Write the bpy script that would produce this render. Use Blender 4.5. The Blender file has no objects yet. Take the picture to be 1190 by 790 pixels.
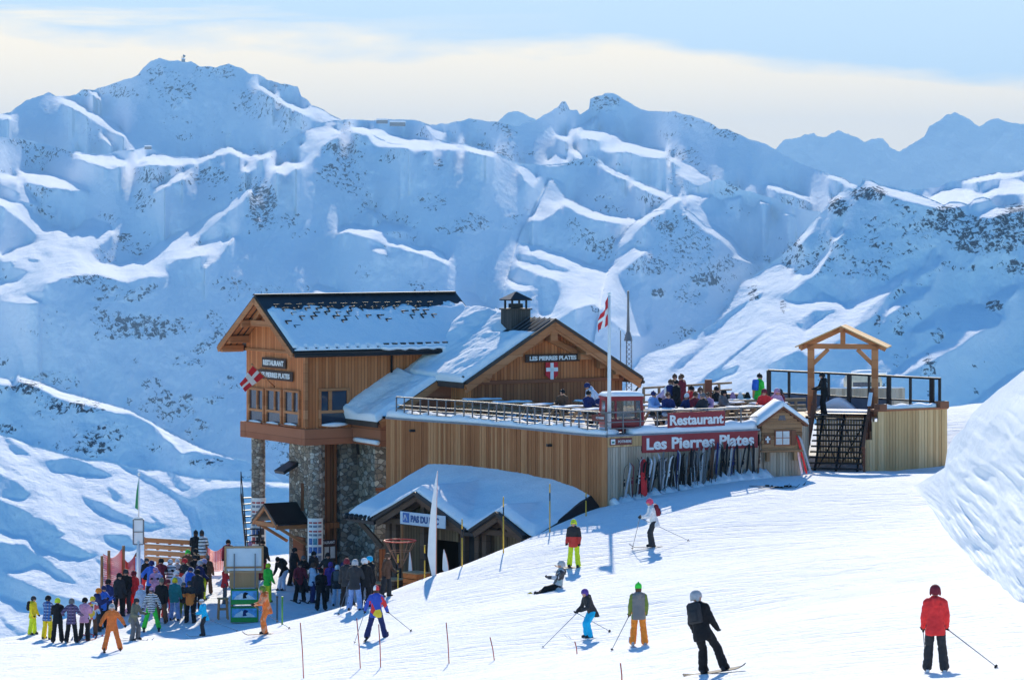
import bpy, bmesh, math, random
import numpy as np
from mathutils import Vector, Matrix
random.seed(7)
S = bpy.context.scene
COL = S.collection
F, CX, HY = 3600.0, 595.0, 250.0          # focal length in photo pixels, image centre, horizon row

def P(px, py, D):
    return Vector(((px - CX) / F * D, D, (HY - py) / F * D))

# ------------------------------------------------------------------ naming
def tag(o, label=None, cat=None, group=None, kind=None):
    if label: o['label'] = label
    if cat: o['category'] = cat
    if group: o['group'] = group
    if kind: o['kind'] = kind
    return o

def empty(name, loc, rz=0.0, label=None, cat=None, group=None):
    o = bpy.data.objects.new(name, None)
    COL.objects.link(o)
    o.location = loc
    o.rotation_euler = (0, 0, rz)
    o.empty_display_size = 0.2
    return tag(o, label, cat, group)

def link(name, me, mat=None, parent=None, loc=None, rz=None):
    o = bpy.data.objects.new(name, me)
    COL.objects.link(o)
    if mat is not None:
        mats = mat if isinstance(mat, (list, tuple)) else [mat]
        for m in mats: me.materials.append(m)
    if parent is not None: o.parent = parent
    if loc is not None: o.location = loc
    if rz is not None: o.rotation_euler = (0, 0, rz)
    return o

# ------------------------------------------------------------------ mesh builder
class MB:
    """collects shapes into one mesh"""
    def __init__(self):
        self.v = []; self.f = []; self.m = []
    def add(self, vs, fs, mi=0):
        b = len(self.v)
        self.v.extend([tuple(v) for v in vs])
        self.f.extend([tuple(i + b for i in f) for f in fs])
        self.m.extend([mi] * len(fs))
        return self
    def box(self, c, s, rz=0.0, mi=0, M=None):
        hx, hy, hz = s[0] / 2, s[1] / 2, s[2] / 2
        vs = [Vector((x, y, z)) for z in (-hz, hz) for x, y in ((-hx, -hy), (hx, -hy), (hx, hy), (-hx, hy))]
        R = Matrix.Rotation(rz, 3, 'Z') if M is None else M
        vs = [R @ v + Vector(c) for v in vs]
        return self.add(vs, [(3, 2, 1, 0), (4, 5, 6, 7), (0, 1, 5, 4), (1, 2, 6, 5), (2, 3, 7, 6), (3, 0, 4, 7)], mi)
    def bar(self, a, b, w, h, mi=0, up=(0, 0, 1)):
        a, b = Vector(a), Vector(b)
        d = b - a
        L = d.length
        if L < 1e-6: return self
        y = d / L
        upv = Vector(up)
        x = y.cross(upv)
        if x.length < 1e-4: x = y.cross(Vector((1, 0, 0)))
        x.normalize()
        z = x.cross(y)
        M = Matrix((x, y, z)).transposed()
        return self.box((a + b) / 2, (w, L, h), mi=mi, M=M)
    def tube(self, pts, r, n=8, mi=0, cap=True):
        pts = [Vector(p) for p in pts]
        rs = r if isinstance(r, (list, tuple)) else [r] * len(pts)
        vs, fs = [], []
        ref = None
        for i, p in enumerate(pts):
            d = (pts[min(i + 1, len(pts) - 1)] - pts[max(i - 1, 0)]).normalized()
            if ref is None:
                ref = d.cross(Vector((0, 0, 1)))
                if ref.length < .05: ref = d.cross(Vector((1, 0, 0)))
            ref = (ref - d * ref.dot(d)).normalized()
            q = d.cross(ref)
            for k in range(n):
                a = 2 * math.pi * k / n
                vs.append(p + (ref * math.cos(a) + q * math.sin(a)) * rs[i])
        for i in range(len(pts) - 1):
            for k in range(n):
                k2 = (k + 1) % n
                fs.append((i * n + k, i * n + k2, (i + 1) * n + k2, (i + 1) * n + k))
        if cap:
            fs.append(tuple(reversed(range(n))))
            fs.append(tuple(range((len(pts) - 1) * n, len(pts) * n)))
        return self.add(vs, fs, mi)
    def loft(self, rings, mi=0, cap=True):
        n = len(rings[0]); vs = [p for r in rings for p in r]; fs = []
        for i in range(len(rings) - 1):
            for k in range(n):
                k2 = (k + 1) % n
                fs.append((i * n + k, i * n + k2, (i + 1) * n + k2, (i + 1) * n + k))
        if cap:
            fs.append(tuple(reversed(range(n)))); fs.append(tuple(range((len(rings) - 1) * n, len(rings) * n)))
        return self.add(vs, fs, mi)
    def prism(self, poly, ext, mi=0):
        """closed polygon (3d points) extruded by a vector"""
        ext = Vector(ext); n = len(poly)
        poly = [Vector(p) for p in poly]
        return self.add(poly + [p + ext for p in poly],
                        [tuple(reversed(range(n))), tuple(range(n, 2 * n))] +
                        [(k, (k + 1) % n, n + (k + 1) % n, n + k) for k in range(n)], mi)
    def ball(self, c, r, n=12, m=8, mi=0):
        c = Vector(c); rx, ry, rz = r if isinstance(r, (tuple, list)) else (r, r, r)
        vs = [c + Vector((0, 0, rz))]; fs = []
        for i in range(1, m):
            t = math.pi * i / m
            for k in range(n):
                a = 2 * math.pi * k / n
                vs.append(c + Vector((rx * math.sin(t) * math.cos(a), ry * math.sin(t) * math.sin(a), rz * math.cos(t))))
        vs.append(c - Vector((0, 0, rz)))
        for k in range(n): fs.append((0, 1 + k, 1 + (k + 1) % n))
        for i in range(m - 2):
            for k in range(n):
                a = 1 + i * n + k; b = 1 + i * n + (k + 1) % n
                fs.append((a, a + n, b + n, b))
        e = len(vs) - 1; o = 1 + (m - 2) * n
        for k in range(n): fs.append((o + k, e, o + (k + 1) % n))
        return self.add(vs, fs, mi)
    def shift(self, d):
        self.v = [(v[0] + d[0], v[1] + d[1], v[2] + d[2]) for v in self.v]; return self
    def mesh(self, name, smooth=False, bevel=0.0):
        me = bpy.data.meshes.new(name)
        me.from_pydata(self.v, [], self.f)
        me.polygons.foreach_set('material_index', self.m)
        bm = bmesh.new(); bm.from_mesh(me)
        bmesh.ops.recalc_face_normals(bm, faces=bm.faces)
        if bevel > 0:
            es = [e for e in bm.edges if e.is_manifold and e.calc_face_angle(0) > 0.6]
            bmesh.ops.bevel(bm, geom=es, offset=bevel, segments=1, affect='EDGES', clamp_overlap=True)
        bm.to_mesh(me); bm.free()
        if smooth: me.polygons.foreach_set('use_smooth', [True] * len(me.polygons))
        me.update()
        return me
    def build(self, name, mat, parent=None, loc=None, rz=None, smooth=False, bevel=0.0):
        return link(name, self.mesh(name, smooth, bevel), mat, parent, loc, rz)

# ------------------------------------------------------------------ materials
class NT:
    def __init__(self, name):
        self.m = bpy.data.materials.new(name); self.m.use_nodes = True
        self.t = self.m.node_tree; self.n = self.t.nodes
        self.n.clear()
        self.out = self.n.new('ShaderNodeOutputMaterial')
        self.b = self.n.new('ShaderNodeBsdfPrincipled')
        self.l(self.b.outputs[0], self.out.inputs['Surface'])
    def l(self, a, b): self.t.links.new(a, b)
    def node(self, typ, **kw):
        n = self.n.new(typ)
        for k, v in kw.items(): setattr(n, k, v)
        return n
    def coord(self, scale=(1, 1, 1), rot=(0, 0, 0), out='Object'):
        tc = self.node('ShaderNodeTexCoord'); mp = self.node('ShaderNodeMapping')
        mp.inputs['Scale'].default_value = scale; mp.inputs['Rotation'].default_value = rot
        self.l(tc.outputs[out], mp.inputs[0]); return mp.outputs[0]
    def noise(self, vec, scale, detail=4, rough=.55, dist=0.0):
        n = self.node('ShaderNodeTexNoise')
        n.inputs['Scale'].default_value = scale; n.inputs['Detail'].default_value = detail
        n.inputs['Roughness'].default_value = rough; n.inputs['Distortion'].default_value = dist
        if vec is not None: self.l(vec, n.inputs['Vector'])
        return n.outputs['Fac']
    def ramp(self, fac, stops, interp='LINEAR'):
        r = self.node('ShaderNodeValToRGB'); e = r.color_ramp.elements; r.color_ramp.interpolation = interp
        while len(e) < len(stops): e.new(.5)
        for i, (p, c) in enumerate(stops):
            e[i].position = p; e[i].color = (c[0], c[1], c[2], 1) if not isinstance(c, (int, float)) else (c, c, c, 1)
        self.l(fac, r.inputs[0]); return r.outputs[0]
    def mix(self, fac, a, b, mode='MIX'):
        m = self.node('ShaderNodeMix', data_type='RGBA', blend_type=mode)
        self.put(fac, m.inputs[0]); self.put(a, m.inputs[6]); self.put(b, m.inputs[7]); return m.outputs[2]
    def math(self, op, a, b=0.0, c=None, clamp=False):
        m = self.node('ShaderNodeMath', operation=op, use_clamp=clamp)
        self.put(a, m.inputs[0]); self.put(b, m.inputs[1])
        if c is not None: self.put(c, m.inputs[2])
        return m.outputs[0]
    def put(self, v, sock):
        if isinstance(v, bpy.types.NodeSocket): self.l(v, sock)
        elif isinstance(v, (int, float)):
            if sock.type == 'RGBA': sock.default_value = (v, v, v, 1)
            else: sock.default_value = v
        else: sock.default_value = (v[0], v[1], v[2], 1)
    def bump(self, h, strength=.5, dist=.1, prev=None):
        b = self.node('ShaderNodeBump'); b.inputs['Strength'].default_value = strength; b.inputs['Distance'].default_value = dist
        self.l(h, b.inputs['Height'])
        if prev is not None: self.l(prev, b.inputs['Normal'])
        self.l(b.outputs[0], self.b.inputs['Normal']); return b.outputs[0]
    def set(self, color=None, rough=None, metal=None, spec=None):
        if color is not None: self.put(color, self.b.inputs['Base Color'])
        if rough is not None: self.put(rough, self.b.inputs['Roughness'])
        if metal is not None: self.put(metal, self.b.inputs['Metallic'])
        if spec is not None: self.b.inputs['Specular IOR Level'].default_value = spec
        return self

_mc = {}
def mat_plain(name, color, rough=.6, metal=0.0, var=.12, scale=6.0, bump=0.0, spec=.4):
    """a plain painted / cloth / metal surface with slight dirt variation"""
    if name in _mc: return _mc[name]
    t = NT(name); v = t.coord()
    n = t.noise(v, scale, 5)
    dark = tuple(c * (1 - var) for c in color); lite = tuple(min(1, c * (1 + var)) for c in color)
    t.set(t.ramp(n, [(.3, dark), (.7, lite)]), rough, metal, spec)
    if bump: t.bump(t.noise(v, scale * 3, 4), bump, .03)
    _mc[name] = t.m
    return t.m

def wood(name, axis, width, cols, gap=.12, rough=.75, grain=1.0, weather=0.0):
    """boards: 'axis' is the object axis the boards are laid out along (0=x, 1=y, 2=z)"""
    if name in _mc: return _mc[name]
    t = NT(name); tc = t.node('ShaderNodeTexCoord'); sp = t.node('ShaderNodeSeparateXYZ'); t.l(tc.outputs['Object'], sp.inputs[0])
    if isinstance(axis, int): u = sp.outputs[axis]
    else: u = t.math('ADD', t.math('MULTIPLY', sp.outputs[0], axis[0]), t.math('MULTIPLY', sp.outputs[1], axis[1]))
    q = t.math('DIVIDE', u, width); fl = t.math('FLOOR', q); fr = t.math('FRACT', q)
    wn = t.node('ShaderNodeTexWhiteNoise', noise_dimensions='1D'); t.l(fl, wn.inputs['W'])
    sc = [1.2, 1.2, 1.2]; sc[axis if isinstance(axis, int) else 0] = 9
    if axis != 2: sc = [9, 9, .8]
    g = t.noise(t.coord(sc), 2.2, 6, .65, .4); g2 = t.noise(t.coord((.6, .6, .35)), 1.3, 4)
    k = t.math('ADD', t.math('MULTIPLY', wn.outputs['Value'], .55), t.math('ADD', t.math('MULTIPLY', g, .5 * grain), t.math('MULTIPLY', g2, .55)))
    c = t.ramp(k, [(.3, cols[0]), (.65, cols[1]), (1., cols[2])])
    line = t.math('LESS_THAN', fr, gap)
    c = t.mix(t.math('MULTIPLY', line, .72), c, tuple(x * .12 for x in cols[0]))
    t.set(c, rough, spec=.2)
    h = t.math('SUBTRACT', t.math('MULTIPLY', g, .3), line); t.bump(h, .5, .02)
    _mc[name] = t.m
    return t.m
def island_wood(name, cols, rough=.75, v=(9, 9, .8)):
    """separate boards: every board has its own tint"""
    if name in _mc: return _mc[name]
    t = NT(name); gi = t.node('ShaderNodeNewGeometry')
    g = t.noise(t.coord(v), 2.2, 6, .65, .4); g2 = t.noise(t.coord((.5, .5, .5)), 1.0, 4)
    k = t.math('ADD', t.math('MULTIPLY', gi.outputs['Random Per Island'], .6), t.math('ADD', t.math('MULTIPLY', g, .45), t.math('MULTIPLY', g2, .35)))
    t.set(t.ramp(k, [(.3, cols[0]), (.68, cols[1]), (1.05, cols[2])]), rough, spec=.2); t.bump(g, .3, .02)
    _mc[name] = t.m
    return t.m
def stone_mat(name, size):
    if name in _mc: return _mc[name]
    t = NT(name); v = t.coord((1, 1, 1.35))
    vo = t.node('ShaderNodeTexVoronoi', feature='F1'); vo.inputs['Scale'].default_value = 1 / size; vo.inputs['Randomness'].default_value = .85
    ve = t.node('ShaderNodeTexVoronoi', feature='DISTANCE_TO_EDGE'); ve.inputs['Scale'].default_value = 1 / size; ve.inputs['Randomness'].default_value = .85
    nz = t.node('ShaderNodeTexNoise'); nz.inputs['Scale'].default_value = 3; t.l(v, nz.inputs['Vector'])
    mx = t.node('ShaderNodeMix', data_type='RGBA'); mx.inputs[0].default_value = .12; t.l(v, mx.inputs[6]); t.l(nz.outputs['Color'], mx.inputs[7])
    t.l(mx.outputs[2], vo.inputs['Vector']); t.l(mx.outputs[2], ve.inputs['Vector'])
    sp = t.node('ShaderNodeSeparateColor'); t.l(vo.outputs['Color'], sp.inputs[0])
    c = t.ramp(sp.outputs[0], [(0, (.15, .12, .095)), (.3, (.28, .225, .175)), (.55, (.4, .33, .25)), (.8, (.45, .42, .38)), (1, (.8, .72, .6))])
    c = t.mix(t.math('MULTIPLY', t.noise(v, 6, 5), .4), c, (.2, .17, .14), 'MIX')
    m = t.ramp(ve.outputs['Distance'], [(.0, 1), (.09, 0)])
    t.set(t.mix(m, c, (.13, .12, .11)), .85, spec=.2)
    t.bump(t.math('SUBTRACT', t.math('MULTIPLY', sp.outputs[1], .4), m), .8, .05)
    _mc[name] = t.m
    return t.m

# ------------------------------------------------------------------ numpy noise
def _hash(ix, iy, seed):
    h = (ix.astype(np.int64) * 374761393 + iy.astype(np.int64) * 668265263 + seed * 1442695041) & 0xffffffff
    h = ((h ^ (h >> 13)) * 1274126177) & 0xffffffff
    h = h ^ (h >> 16)
    return (h & 0xffffff) / float(0xffffff)
def vn(x, y, seed=0):
    ix = np.floor(x); iy = np.floor(y); fx = x - ix; fy = y - iy
    fx = fx * fx * fx * (fx * (fx * 6 - 15) + 10); fy = fy * fy * fy * (fy * (fy * 6 - 15) + 10)
    a = _hash(ix, iy, seed); b = _hash(ix + 1, iy, seed); c = _hash(ix, iy + 1, seed); d = _hash(ix + 1, iy + 1, seed)
    return (a * (1 - fx) + b * fx) * (1 - fy) + (c * (1 - fx) + d * fx) * fy
def fbm(x, y, oct=4, seed=0, gain=.5):
    s = 0; a = 1; t = 0
    for o in range(oct):
        ca, sa = math.cos(.6 * o), math.sin(.6 * o)
        s = s + a * (vn((x * ca - y * sa) * 2 ** o + 17.3 * o, (x * sa + y * ca) * 2 ** o + 5.1 * o, seed + o) - .5); t += a; a *= gain
    return s / t * 2
def blur(a, r):
    for ax in (0, 1):
        for _ in range(2):
            k = max(1, int(r)); c = np.cumsum(np.pad(a, [(k + 1, k) if i == ax else (0, 0) for i in (0, 1)], mode='edge'), axis=ax)
            n = a.shape[ax]
            a = (np.take(c, np.arange(2 * k + 1, n + 2 * k + 1), ax) - np.take(c, np.arange(0, n), ax)) / (2 * k + 1)
    return a
def ss(a, b, x):
    t = np.clip((x - a) / (b - a), 0, 1); return t * t * (3 - 2 * t)
EXPOSURE = .62
HAZE = 6e-5; HAZE_COL = (.42, .7, 1, 1)
CLOUD_TOP = 3.3; SKY_BLUE = (3.5, 4.5, 5.3); CLOUD_COL = (7.0, 5.95, 4.2); CLOUD_LOW = (6.6, 5.6, 4.0)
# ================================================================== LAND
# ---- maps of where a slope lies gently (sunlit) and where rock breaks through
MX0, MY0, MW, MH = -100, 60, 1400, 720
SC = 2
LIT = np.zeros((MH * SC, MW * SC)); ROCK = np.zeros((MH, MW))
def poly_fill(A, pts, val, sc=SC):
    xs = np.array([(p[0] - MX0) * sc for p in pts]); ys = np.array([(p[1] - MY0) * sc for p in pts])
    x0, x1 = int(max(0, xs.min() - 1)), int(min(A.shape[1], xs.max() + 2)); y0, y1 = int(max(0, ys.min() - 1)), int(min(A.shape[0], ys.max() + 2))
    if x1 <= x0 or y1 <= y0: return
    gx, gy = np.meshgrid(np.arange(x0, x1) + .5, np.arange(y0, y1) + .5)
    gx = gx + 2.2 * fbm(gx / 14, gy / 14, 3, 3); gy = gy + 2.2 * fbm(gx / 14, gy / 14, 3, 9)
    ins = np.zeros(gx.shape, bool); n = len(xs)
    for i in range(n):
        j = (i - 1) % n
        if ys[i] == ys[j]: continue
        c = ((ys[i] > gy) != (ys[j] > gy)) & (gx < (xs[j] - xs[i]) * (gy - ys[i]) / (ys[j] - ys[i]) + xs[i])
        ins ^= c
    A[y0:y1, x0:x1][ins] = val
def strip(A, pts, w, val=1.0):
    up = [(x, y - .6) for x, y in pts]; dn = [(x, y + w) for x, y in reversed(pts)]
    poly_fill(A, up + dn, val)

lit_polys = [
 [(70,113),(80,113),(95,122),(110,130),(125,138),(135,143),(143,150),(148,156),(140,153),(125,146),(110,136),(95,126),(78,118)],
 [(85,177),(100,178),(125,180),(135,178),(148,185),(140,190),(130,192),(115,188),(100,183)],
 [(158,187),(165,184),(178,176),(185,178),(205,182),(232,183),(240,182),(225,186),(205,188),(180,187),(170,188),(160,189)],
 [(232,183),(225,192),(205,202),(185,215),(165,227),(175,222),(195,212),(215,202),(230,188)],
 [(283,193),(290,187),(300,183),(300,190),(285,196)],
 [(0,200),(20,204),(22,196),(45,198),(70,204),(90,212),(107,217),(90,217),(65,214),(30,207),(25,212),(35,222),(45,234),(30,230),(18,226),(30,226),(20,218),(0,210)],
 [(-60,220),(0,228),(25,236),(45,247),(60,258),(80,267),(88,266),(98,255),(108,253),(125,258),(133,267),(115,280),(103,290),(115,303),(125,307),(140,305),(165,297),(178,287),(192,276),(200,272),(215,267),(235,255),(265,237),(290,215),(293,217),(283,229),(262,243),(245,260),(228,275),(212,289),(225,287),(245,278),(258,274),(255,285),(240,292),(228,293),(205,296),(190,305),(195,315),(175,316),(150,323),(140,320),(115,314),(100,313),(75,318),(55,326),(50,334),(30,335),(-60,332),(-60,326),(0,328),(20,320),(40,312),(55,308),(35,312),(28,309),(15,305),(25,300),(35,302),(45,303),(55,297),(30,296),(5,300),(0,298),(15,288),(40,277),(42,268),(25,250),(10,240),(0,233),(-60,228)],
 [(0,337),(25,338),(50,346),(35,349),(0,345)],
 [(235,307),(250,285),(258,280),(275,267),(260,288),(250,298),(238,307)],
 [(300,96),(310,102),(325,112),(340,120),(355,126),(365,117),(370,124),(385,133),(397,139),(393,142),(380,140),(365,133),(350,127),(335,120),(318,110),(300,99)],
 [(355,152),(365,147),(380,145),(396,150),(395,155),(385,158),(375,165),(370,175),(360,185),(350,190),(335,197),(318,197),(318,192),(330,187),(345,187),(358,178),(360,172),(350,172),(348,168),(355,163)],
 [(425,150),(445,150),(455,156),(465,158),(490,160),(510,164),(540,168),(525,170),(505,168),(500,170),(480,170),(470,167),(450,166),(440,166),(432,160)],
 [(408,145),(422,147),(430,148),(440,150),(420,151),(410,149)],
 [(495,142),(505,150),(517,153),(512,160),(507,160),(498,150)],
 [(673,151),(690,150),(708,150),(707,155),(720,153),(730,160),(750,168),(772,173),(775,178),(765,180),(745,177),(730,172),(710,172),(697,168),(703,163),(690,157),(676,157)],
 [(778,178),(790,187),(808,195),(820,203),(830,211),(825,213),(810,210),(795,202),(785,195),(800,197),(805,196),(792,190),(780,183)],
 [(643,150),(655,155),(667,160),(665,164),(655,160),(648,155)], [(660,168),(670,172),(678,180),(670,180)],
 [(660,153),(685,138),(695,130),(690,138),(672,150),(663,156)],
 [(633,188),(645,178),(655,177),(660,185),(650,188)],
 [(638,206),(645,206),(656,212),(648,212),(653,222),(662,231),(670,235),(690,243),(705,248),(720,249),(735,253),(745,254),(728,257),(710,253),(690,250),(670,242),(655,233),(645,243),(632,250),(615,253),(625,238),(632,225)],
 [(600,190),(615,195),(625,205),(622,215),(610,205)],
 [(778,225),(793,226),(780,235),(770,242),(757,248),(750,256),(740,264),(728,278),(715,290),(716,280),(728,264),(745,252),(757,243),(772,235)],
 [(797,226),(812,220),(825,215),(828,222),(818,228),(812,235),(820,245),(827,258),(840,266),(852,277),(860,285),(855,290),(840,276),(822,264),(810,255),(797,245),(790,245),(800,242),(798,236)],
 [(852,287),(860,288),(865,295),(890,305),(880,304),(862,297),(852,294)],
 [(845,213),(855,217),(865,222),(857,226),(843,227)],
 [(878,225),(895,230),(900,234),(885,232)],
 [(604,281),(625,283),(640,290),(660,296),(680,303),(695,309),(707,310),(713,300),(725,292),(738,285),(752,286),(740,296),(725,308),(718,316),(722,325),(728,340),(735,355),(742,370),(755,383),(766,388),(750,387),(735,385),(720,375),(705,365),(700,355),(692,348),(680,350),(665,356),(655,363),(645,368),(630,367),(625,365),(640,360),(650,345),(652,332),(650,322),(635,317),(615,310),(600,305),(600,300),(615,302),(635,310),(655,315),(672,315),(660,308),(640,300),(622,293),(605,290)],
 [(590,322),(600,327),(622,331),(610,334),(592,331)],
 [(390,268),(400,260),(412,259),(425,262),(440,262),(445,255),(455,257),(478,265),(455,263),(440,266),(452,274),(470,278),(485,285),(505,287),(515,293),(524,305),(510,298),(495,292),(480,288),(465,283),(450,280),(430,272),(405,265)],
 [(425,240),(435,243),(445,251),(434,246)], [(431,284),(445,287),(453,291),(440,290)],
 [(362,337),(369,328),(378,331),(404,339),(404,346),(362,346)],
 [(540,337),(552,340),(560,350),(575,356),(590,360),(590,372),(540,372)],
 [(925,280),(940,262),(952,250),(945,262),(930,280)],
 [(963,233),(975,223),(988,220),(978,224),(968,232)],
 [(1003,208),(1015,211),(1030,217),(1060,223),(1080,231),(1095,238),(1075,234),(1050,227),(1025,220)],
 [(967,275),(975,268),(982,260),(980,268),(972,275)],
 [(908,237),(930,243),(950,246),(955,249),(930,248),(912,244)], [(893,210),(910,216),(930,223),(953,233),(930,226),(905,217)], [(958,198),(970,201),(985,208),(998,216),(990,214),(970,205)],
 [(735,425),(745,412),(765,405),(790,397),(812,385),(830,373),(845,355),(860,330),(863,326),(890,311),(905,305),(918,304),(922,312),(912,325),(930,315),(950,300),(965,285),(962,295),(950,312),(935,322),(925,332),(905,345),(925,350),(945,350),(955,338),(965,342),(982,352),(995,343),(1010,335),(1030,330),(1045,318),(1065,307),(1080,297),(1095,295),(1094,302),(1080,310),(1066,316),(1070,318),(1055,322),(1040,330),(1028,345),(1020,355),(1005,370),(985,378),(970,400),(940,410),(920,420),(900,440),(880,455),(900,575),(680,575)],
 [(1083,288),(1088,286),(1085,295),(1080,296)],
 [(1030,362),(1040,350),(1050,342),(1065,339),(1075,342),(1060,345),(1045,352),(1032,362)], [(1050,331),(1070,332),(1084,331),(1075,336),(1055,337)],
 [(1060,375),(1075,370),(1085,358),(1100,353),(1120,352),(1135,344),(1120,356),(1100,362),(1140,352),(1148,355),(1128,366),(1150,355),(1166,367),(1155,375),(1140,380),(1125,390),(1115,398),(1100,405),(1080,415),(1060,425),(1035,437),(1050,420),(1075,407),(1095,395),(1100,383),(1085,376),(1060,383)],
 [(1148,345),(1165,335),(1175,330),(1185,329),(1175,340),(1160,350),(1150,352)],
 [(1095,478),(1120,473),(1150,450),(1170,435),(1190,427),(1260,415),(1260,580),(1095,580)],
 [(1075,232),(1090,222),(1110,217),(1130,220),(1140,225),(1150,218),(1170,205),(1190,210),(1250,205),(1250,222),(1190,220),(1160,222),(1150,228),(1130,232),(1110,236),(1095,240)],
 [(1135,247),(1150,242),(1165,238),(1190,235),(1190,240),(1165,244),(1150,247)],
 [(22,436),(45,441),(70,451),(95,459),(97,464),(85,463),(65,455),(45,445),(22,438)],
 [(180,493),(205,503),(235,518),(265,529),(280,534),(265,532),(240,526),(225,524),(212,528),(205,520),(190,508)],
 [(-60,500),(0,503),(15,507),(40,517),(70,525),(100,533),(125,534),(150,541),(165,544),(185,544),(210,551),(240,555),(290,557),(340,559),(450,564),(450,780),(-90,780),(-90,500)],
]
for p in lit_polys: poly_fill(LIT, p, 1.0)
for pts, w in [([(0,131),(12,130)],4), ([(105,104),(112,106),(118,112)],2), ([(118,153),(132,166)],2), ([(232,183),(258,171),(268,170),(278,176),(300,180),(315,175)],2.5),
               ([(540,168),(560,173),(575,177)],2), ([(697,185),(705,192),(715,198),(730,204)],1.6), ([(735,207),(750,214),(765,220),(775,224)],3), ([(97,460),(120,467),(150,476),(182,493)],3.5), ([(-60,439),(0,438),(12,440)],3),
               ([(892,211),(905,217)],2), ([(1120,206),(1140,203),(1160,200),(1190,197)],3)]:
    strip(LIT, pts, w)
for p in [
 [(800,448),(830,430),(855,420),(870,418),(850,432),(820,445),(800,452)], [(925,375),(945,355),(985,355),(960,365),(935,385)], [(890,420),(930,400),(940,410),(900,435)],
 [(870,350),(880,338),(893,330),(884,345)], [(790,415),(812,402),(830,395),(812,409)],
 [(10,515),(28,522),(35,527),(20,527),(10,520)], [(52,536),(80,531),(100,537),(115,545),(132,553),(100,550),(65,547)], [(-60,548),(0,550),(20,560),(35,572),(30,578),(-60,575)],
 [(195,548),(208,553),(215,562),(222,567),(205,566),(198,556)], [(-60,575),(0,580),(25,590),(40,600),(60,605),(75,620),(60,625),(35,618),(20,622),(0,612),(-60,610)],
 [(-60,628),(0,630),(30,632),(42,645),(38,655),(20,662),(-60,662)], [(35,615),(60,620),(85,632),(110,645),(95,648),(60,640),(40,630)],
 [(225,580),(240,568),(285,566),(350,566),(350,700),(270,700),(240,630),(232,605)], [(-60,660),(0,662),(20,672),(60,690),(100,700),(100,720),(0,690)],
 [(95,575),(120,585),(150,600),(190,612),(170,613),(130,600),(100,585)], [(120,620),(150,622),(160,635),(140,634)]]:
    poly_fill(LIT, p, 0.0)
gxx, gyy = np.meshgrid(np.arange(MW * SC) / SC + MX0, np.arange(MH * SC) / SC + MY0)
# wind streaks on the near valley side
_st = fbm((gxx * .75 + gyy * .66) / 60, (-gxx * .5 + gyy * .85) / 9, 4, 31)
LIT *= np.where((gyy > 500) & (gxx < 460), np.clip(1.0 - .8 * ss(.34, .6, _st), 0, 1), 1)
_st = fbm((gxx * .7 - gyy * .66) / 70, (gxx * .62 + gyy * .78) / 8, 4, 37)
LIT *= np.where((gyy > 300) & (gyy < 500) & (gxx > 730), np.clip(1.0 - .75 * ss(.1, .4, _st), 0, 1), 1)
for _k in (3, 8): LIT[_k:] = np.where(gyy[_k:] < 480, np.maximum(LIT[_k:], LIT[:-_k]), LIT[_k:])
LIT = blur(LIT, 1)
_c = np.cumsum(np.pad(LIT, [(31, 30), (0, 0)], mode='edge'), 0); LITW = (_c[61:] - _c[:-61]) / 61
_c = np.cumsum(np.pad(LIT, [(0, 0), (61, 60)], mode='edge'), 1); LITH = (_c[:, 121:] - _c[:, :-121]) / 121
for cx, cy, rx, ry, s in [
 (195,100,35,8,.5),(300,120,40,25,.6),(250,150,50,30,.45),(75,125,40,15,.45),(110,150,20,20,.5),(245,205,30,15,.7),(160,130,20,6,.4),(190,85,25,10,.6),
 (305,240,22,35,.8),(325,185,20,15,.5),(540,205,50,25,.4),(560,230,20,15,.3),(420,185,60,15,.25),(320,100,30,12,.5),
 (700,120,25,12,.7),(655,125,12,10,.6),(810,140,50,10,.45),(765,190,20,8,.35),(690,188,20,6,.6),(845,220,15,10,.7),(590,160,25,10,.35),
 (1010,225,25,10,.9),(1100,255,32,17,1.),(1140,275,40,25,1.),(1170,270,30,30,.9),(975,240,15,12,.9),(1185,250,25,15,1.),(1050,247,8,8,.6),(1030,255,30,8,.4),(1180,310,14,10,.9),(925,290,14,15,.7),(945,305,10,12,.7),
 (100,325,30,8,.75),(130,335,20,6,.7),(170,380,70,18,.75),(265,330,30,12,.65),(145,275,10,5,.85),(50,375,50,20,.45),(270,345,15,10,.6),(170,272,15,4,.5),
 (800,290,50,40,.6),(820,325,20,10,.9),(765,340,10,6,.9),(775,265,15,12,.75),(855,245,25,10,.5),(660,260,20,6,.4),(870,310,20,12,.5),(915,300,10,15,.7),
 (30,450,25,12,.75),(90,473,40,10,.75),(110,520,40,10,.75),(10,498,20,8,.75),(60,480,30,10,.55),(180,520,15,8,.65),(240,538,30,8,.6),(150,500,20,8,.45),(200,465,20,10,.55),(265,445,20,12,.65),
 (1080,430,12,25,.7),(1140,425,15,10,.55),(1155,355,12,8,.95),(1090,390,8,12,.75),(910,355,5,12,.75),(1020,375,5,15,.75),(1045,385,8,10,.7),(875,340,10,12,.7),
 (20,590,20,20,.35),(60,640,50,20,.3),(110,640,30,10,.35),(150,620,30,15,.3)]:
    yy, xx = np.mgrid[0:MH, 0:MW]
    d = ((xx + MX0 - cx) / rx) ** 2 + ((yy + MY0 - cy) / ry) ** 2
    ROCK = np.maximum(ROCK, s * np.clip(1.25 - .75 * d, 0, 1))
def samp(A, px, py, sc):
    x = np.clip((px - MX0) * sc, 0, A.shape[1] - 1.01); y = np.clip((py - MY0) * sc, 0, A.shape[0] - 1.01)
    ix = x.astype(int); iy = y.astype(int); fx = x - ix; fy = y - iy
    return (A[iy, ix] * (1 - fx) + A[iy, ix + 1] * fx) * (1 - fy) + (A[iy + 1, ix] * (1 - fx) + A[iy + 1, ix + 1] * fx) * fy

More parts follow.
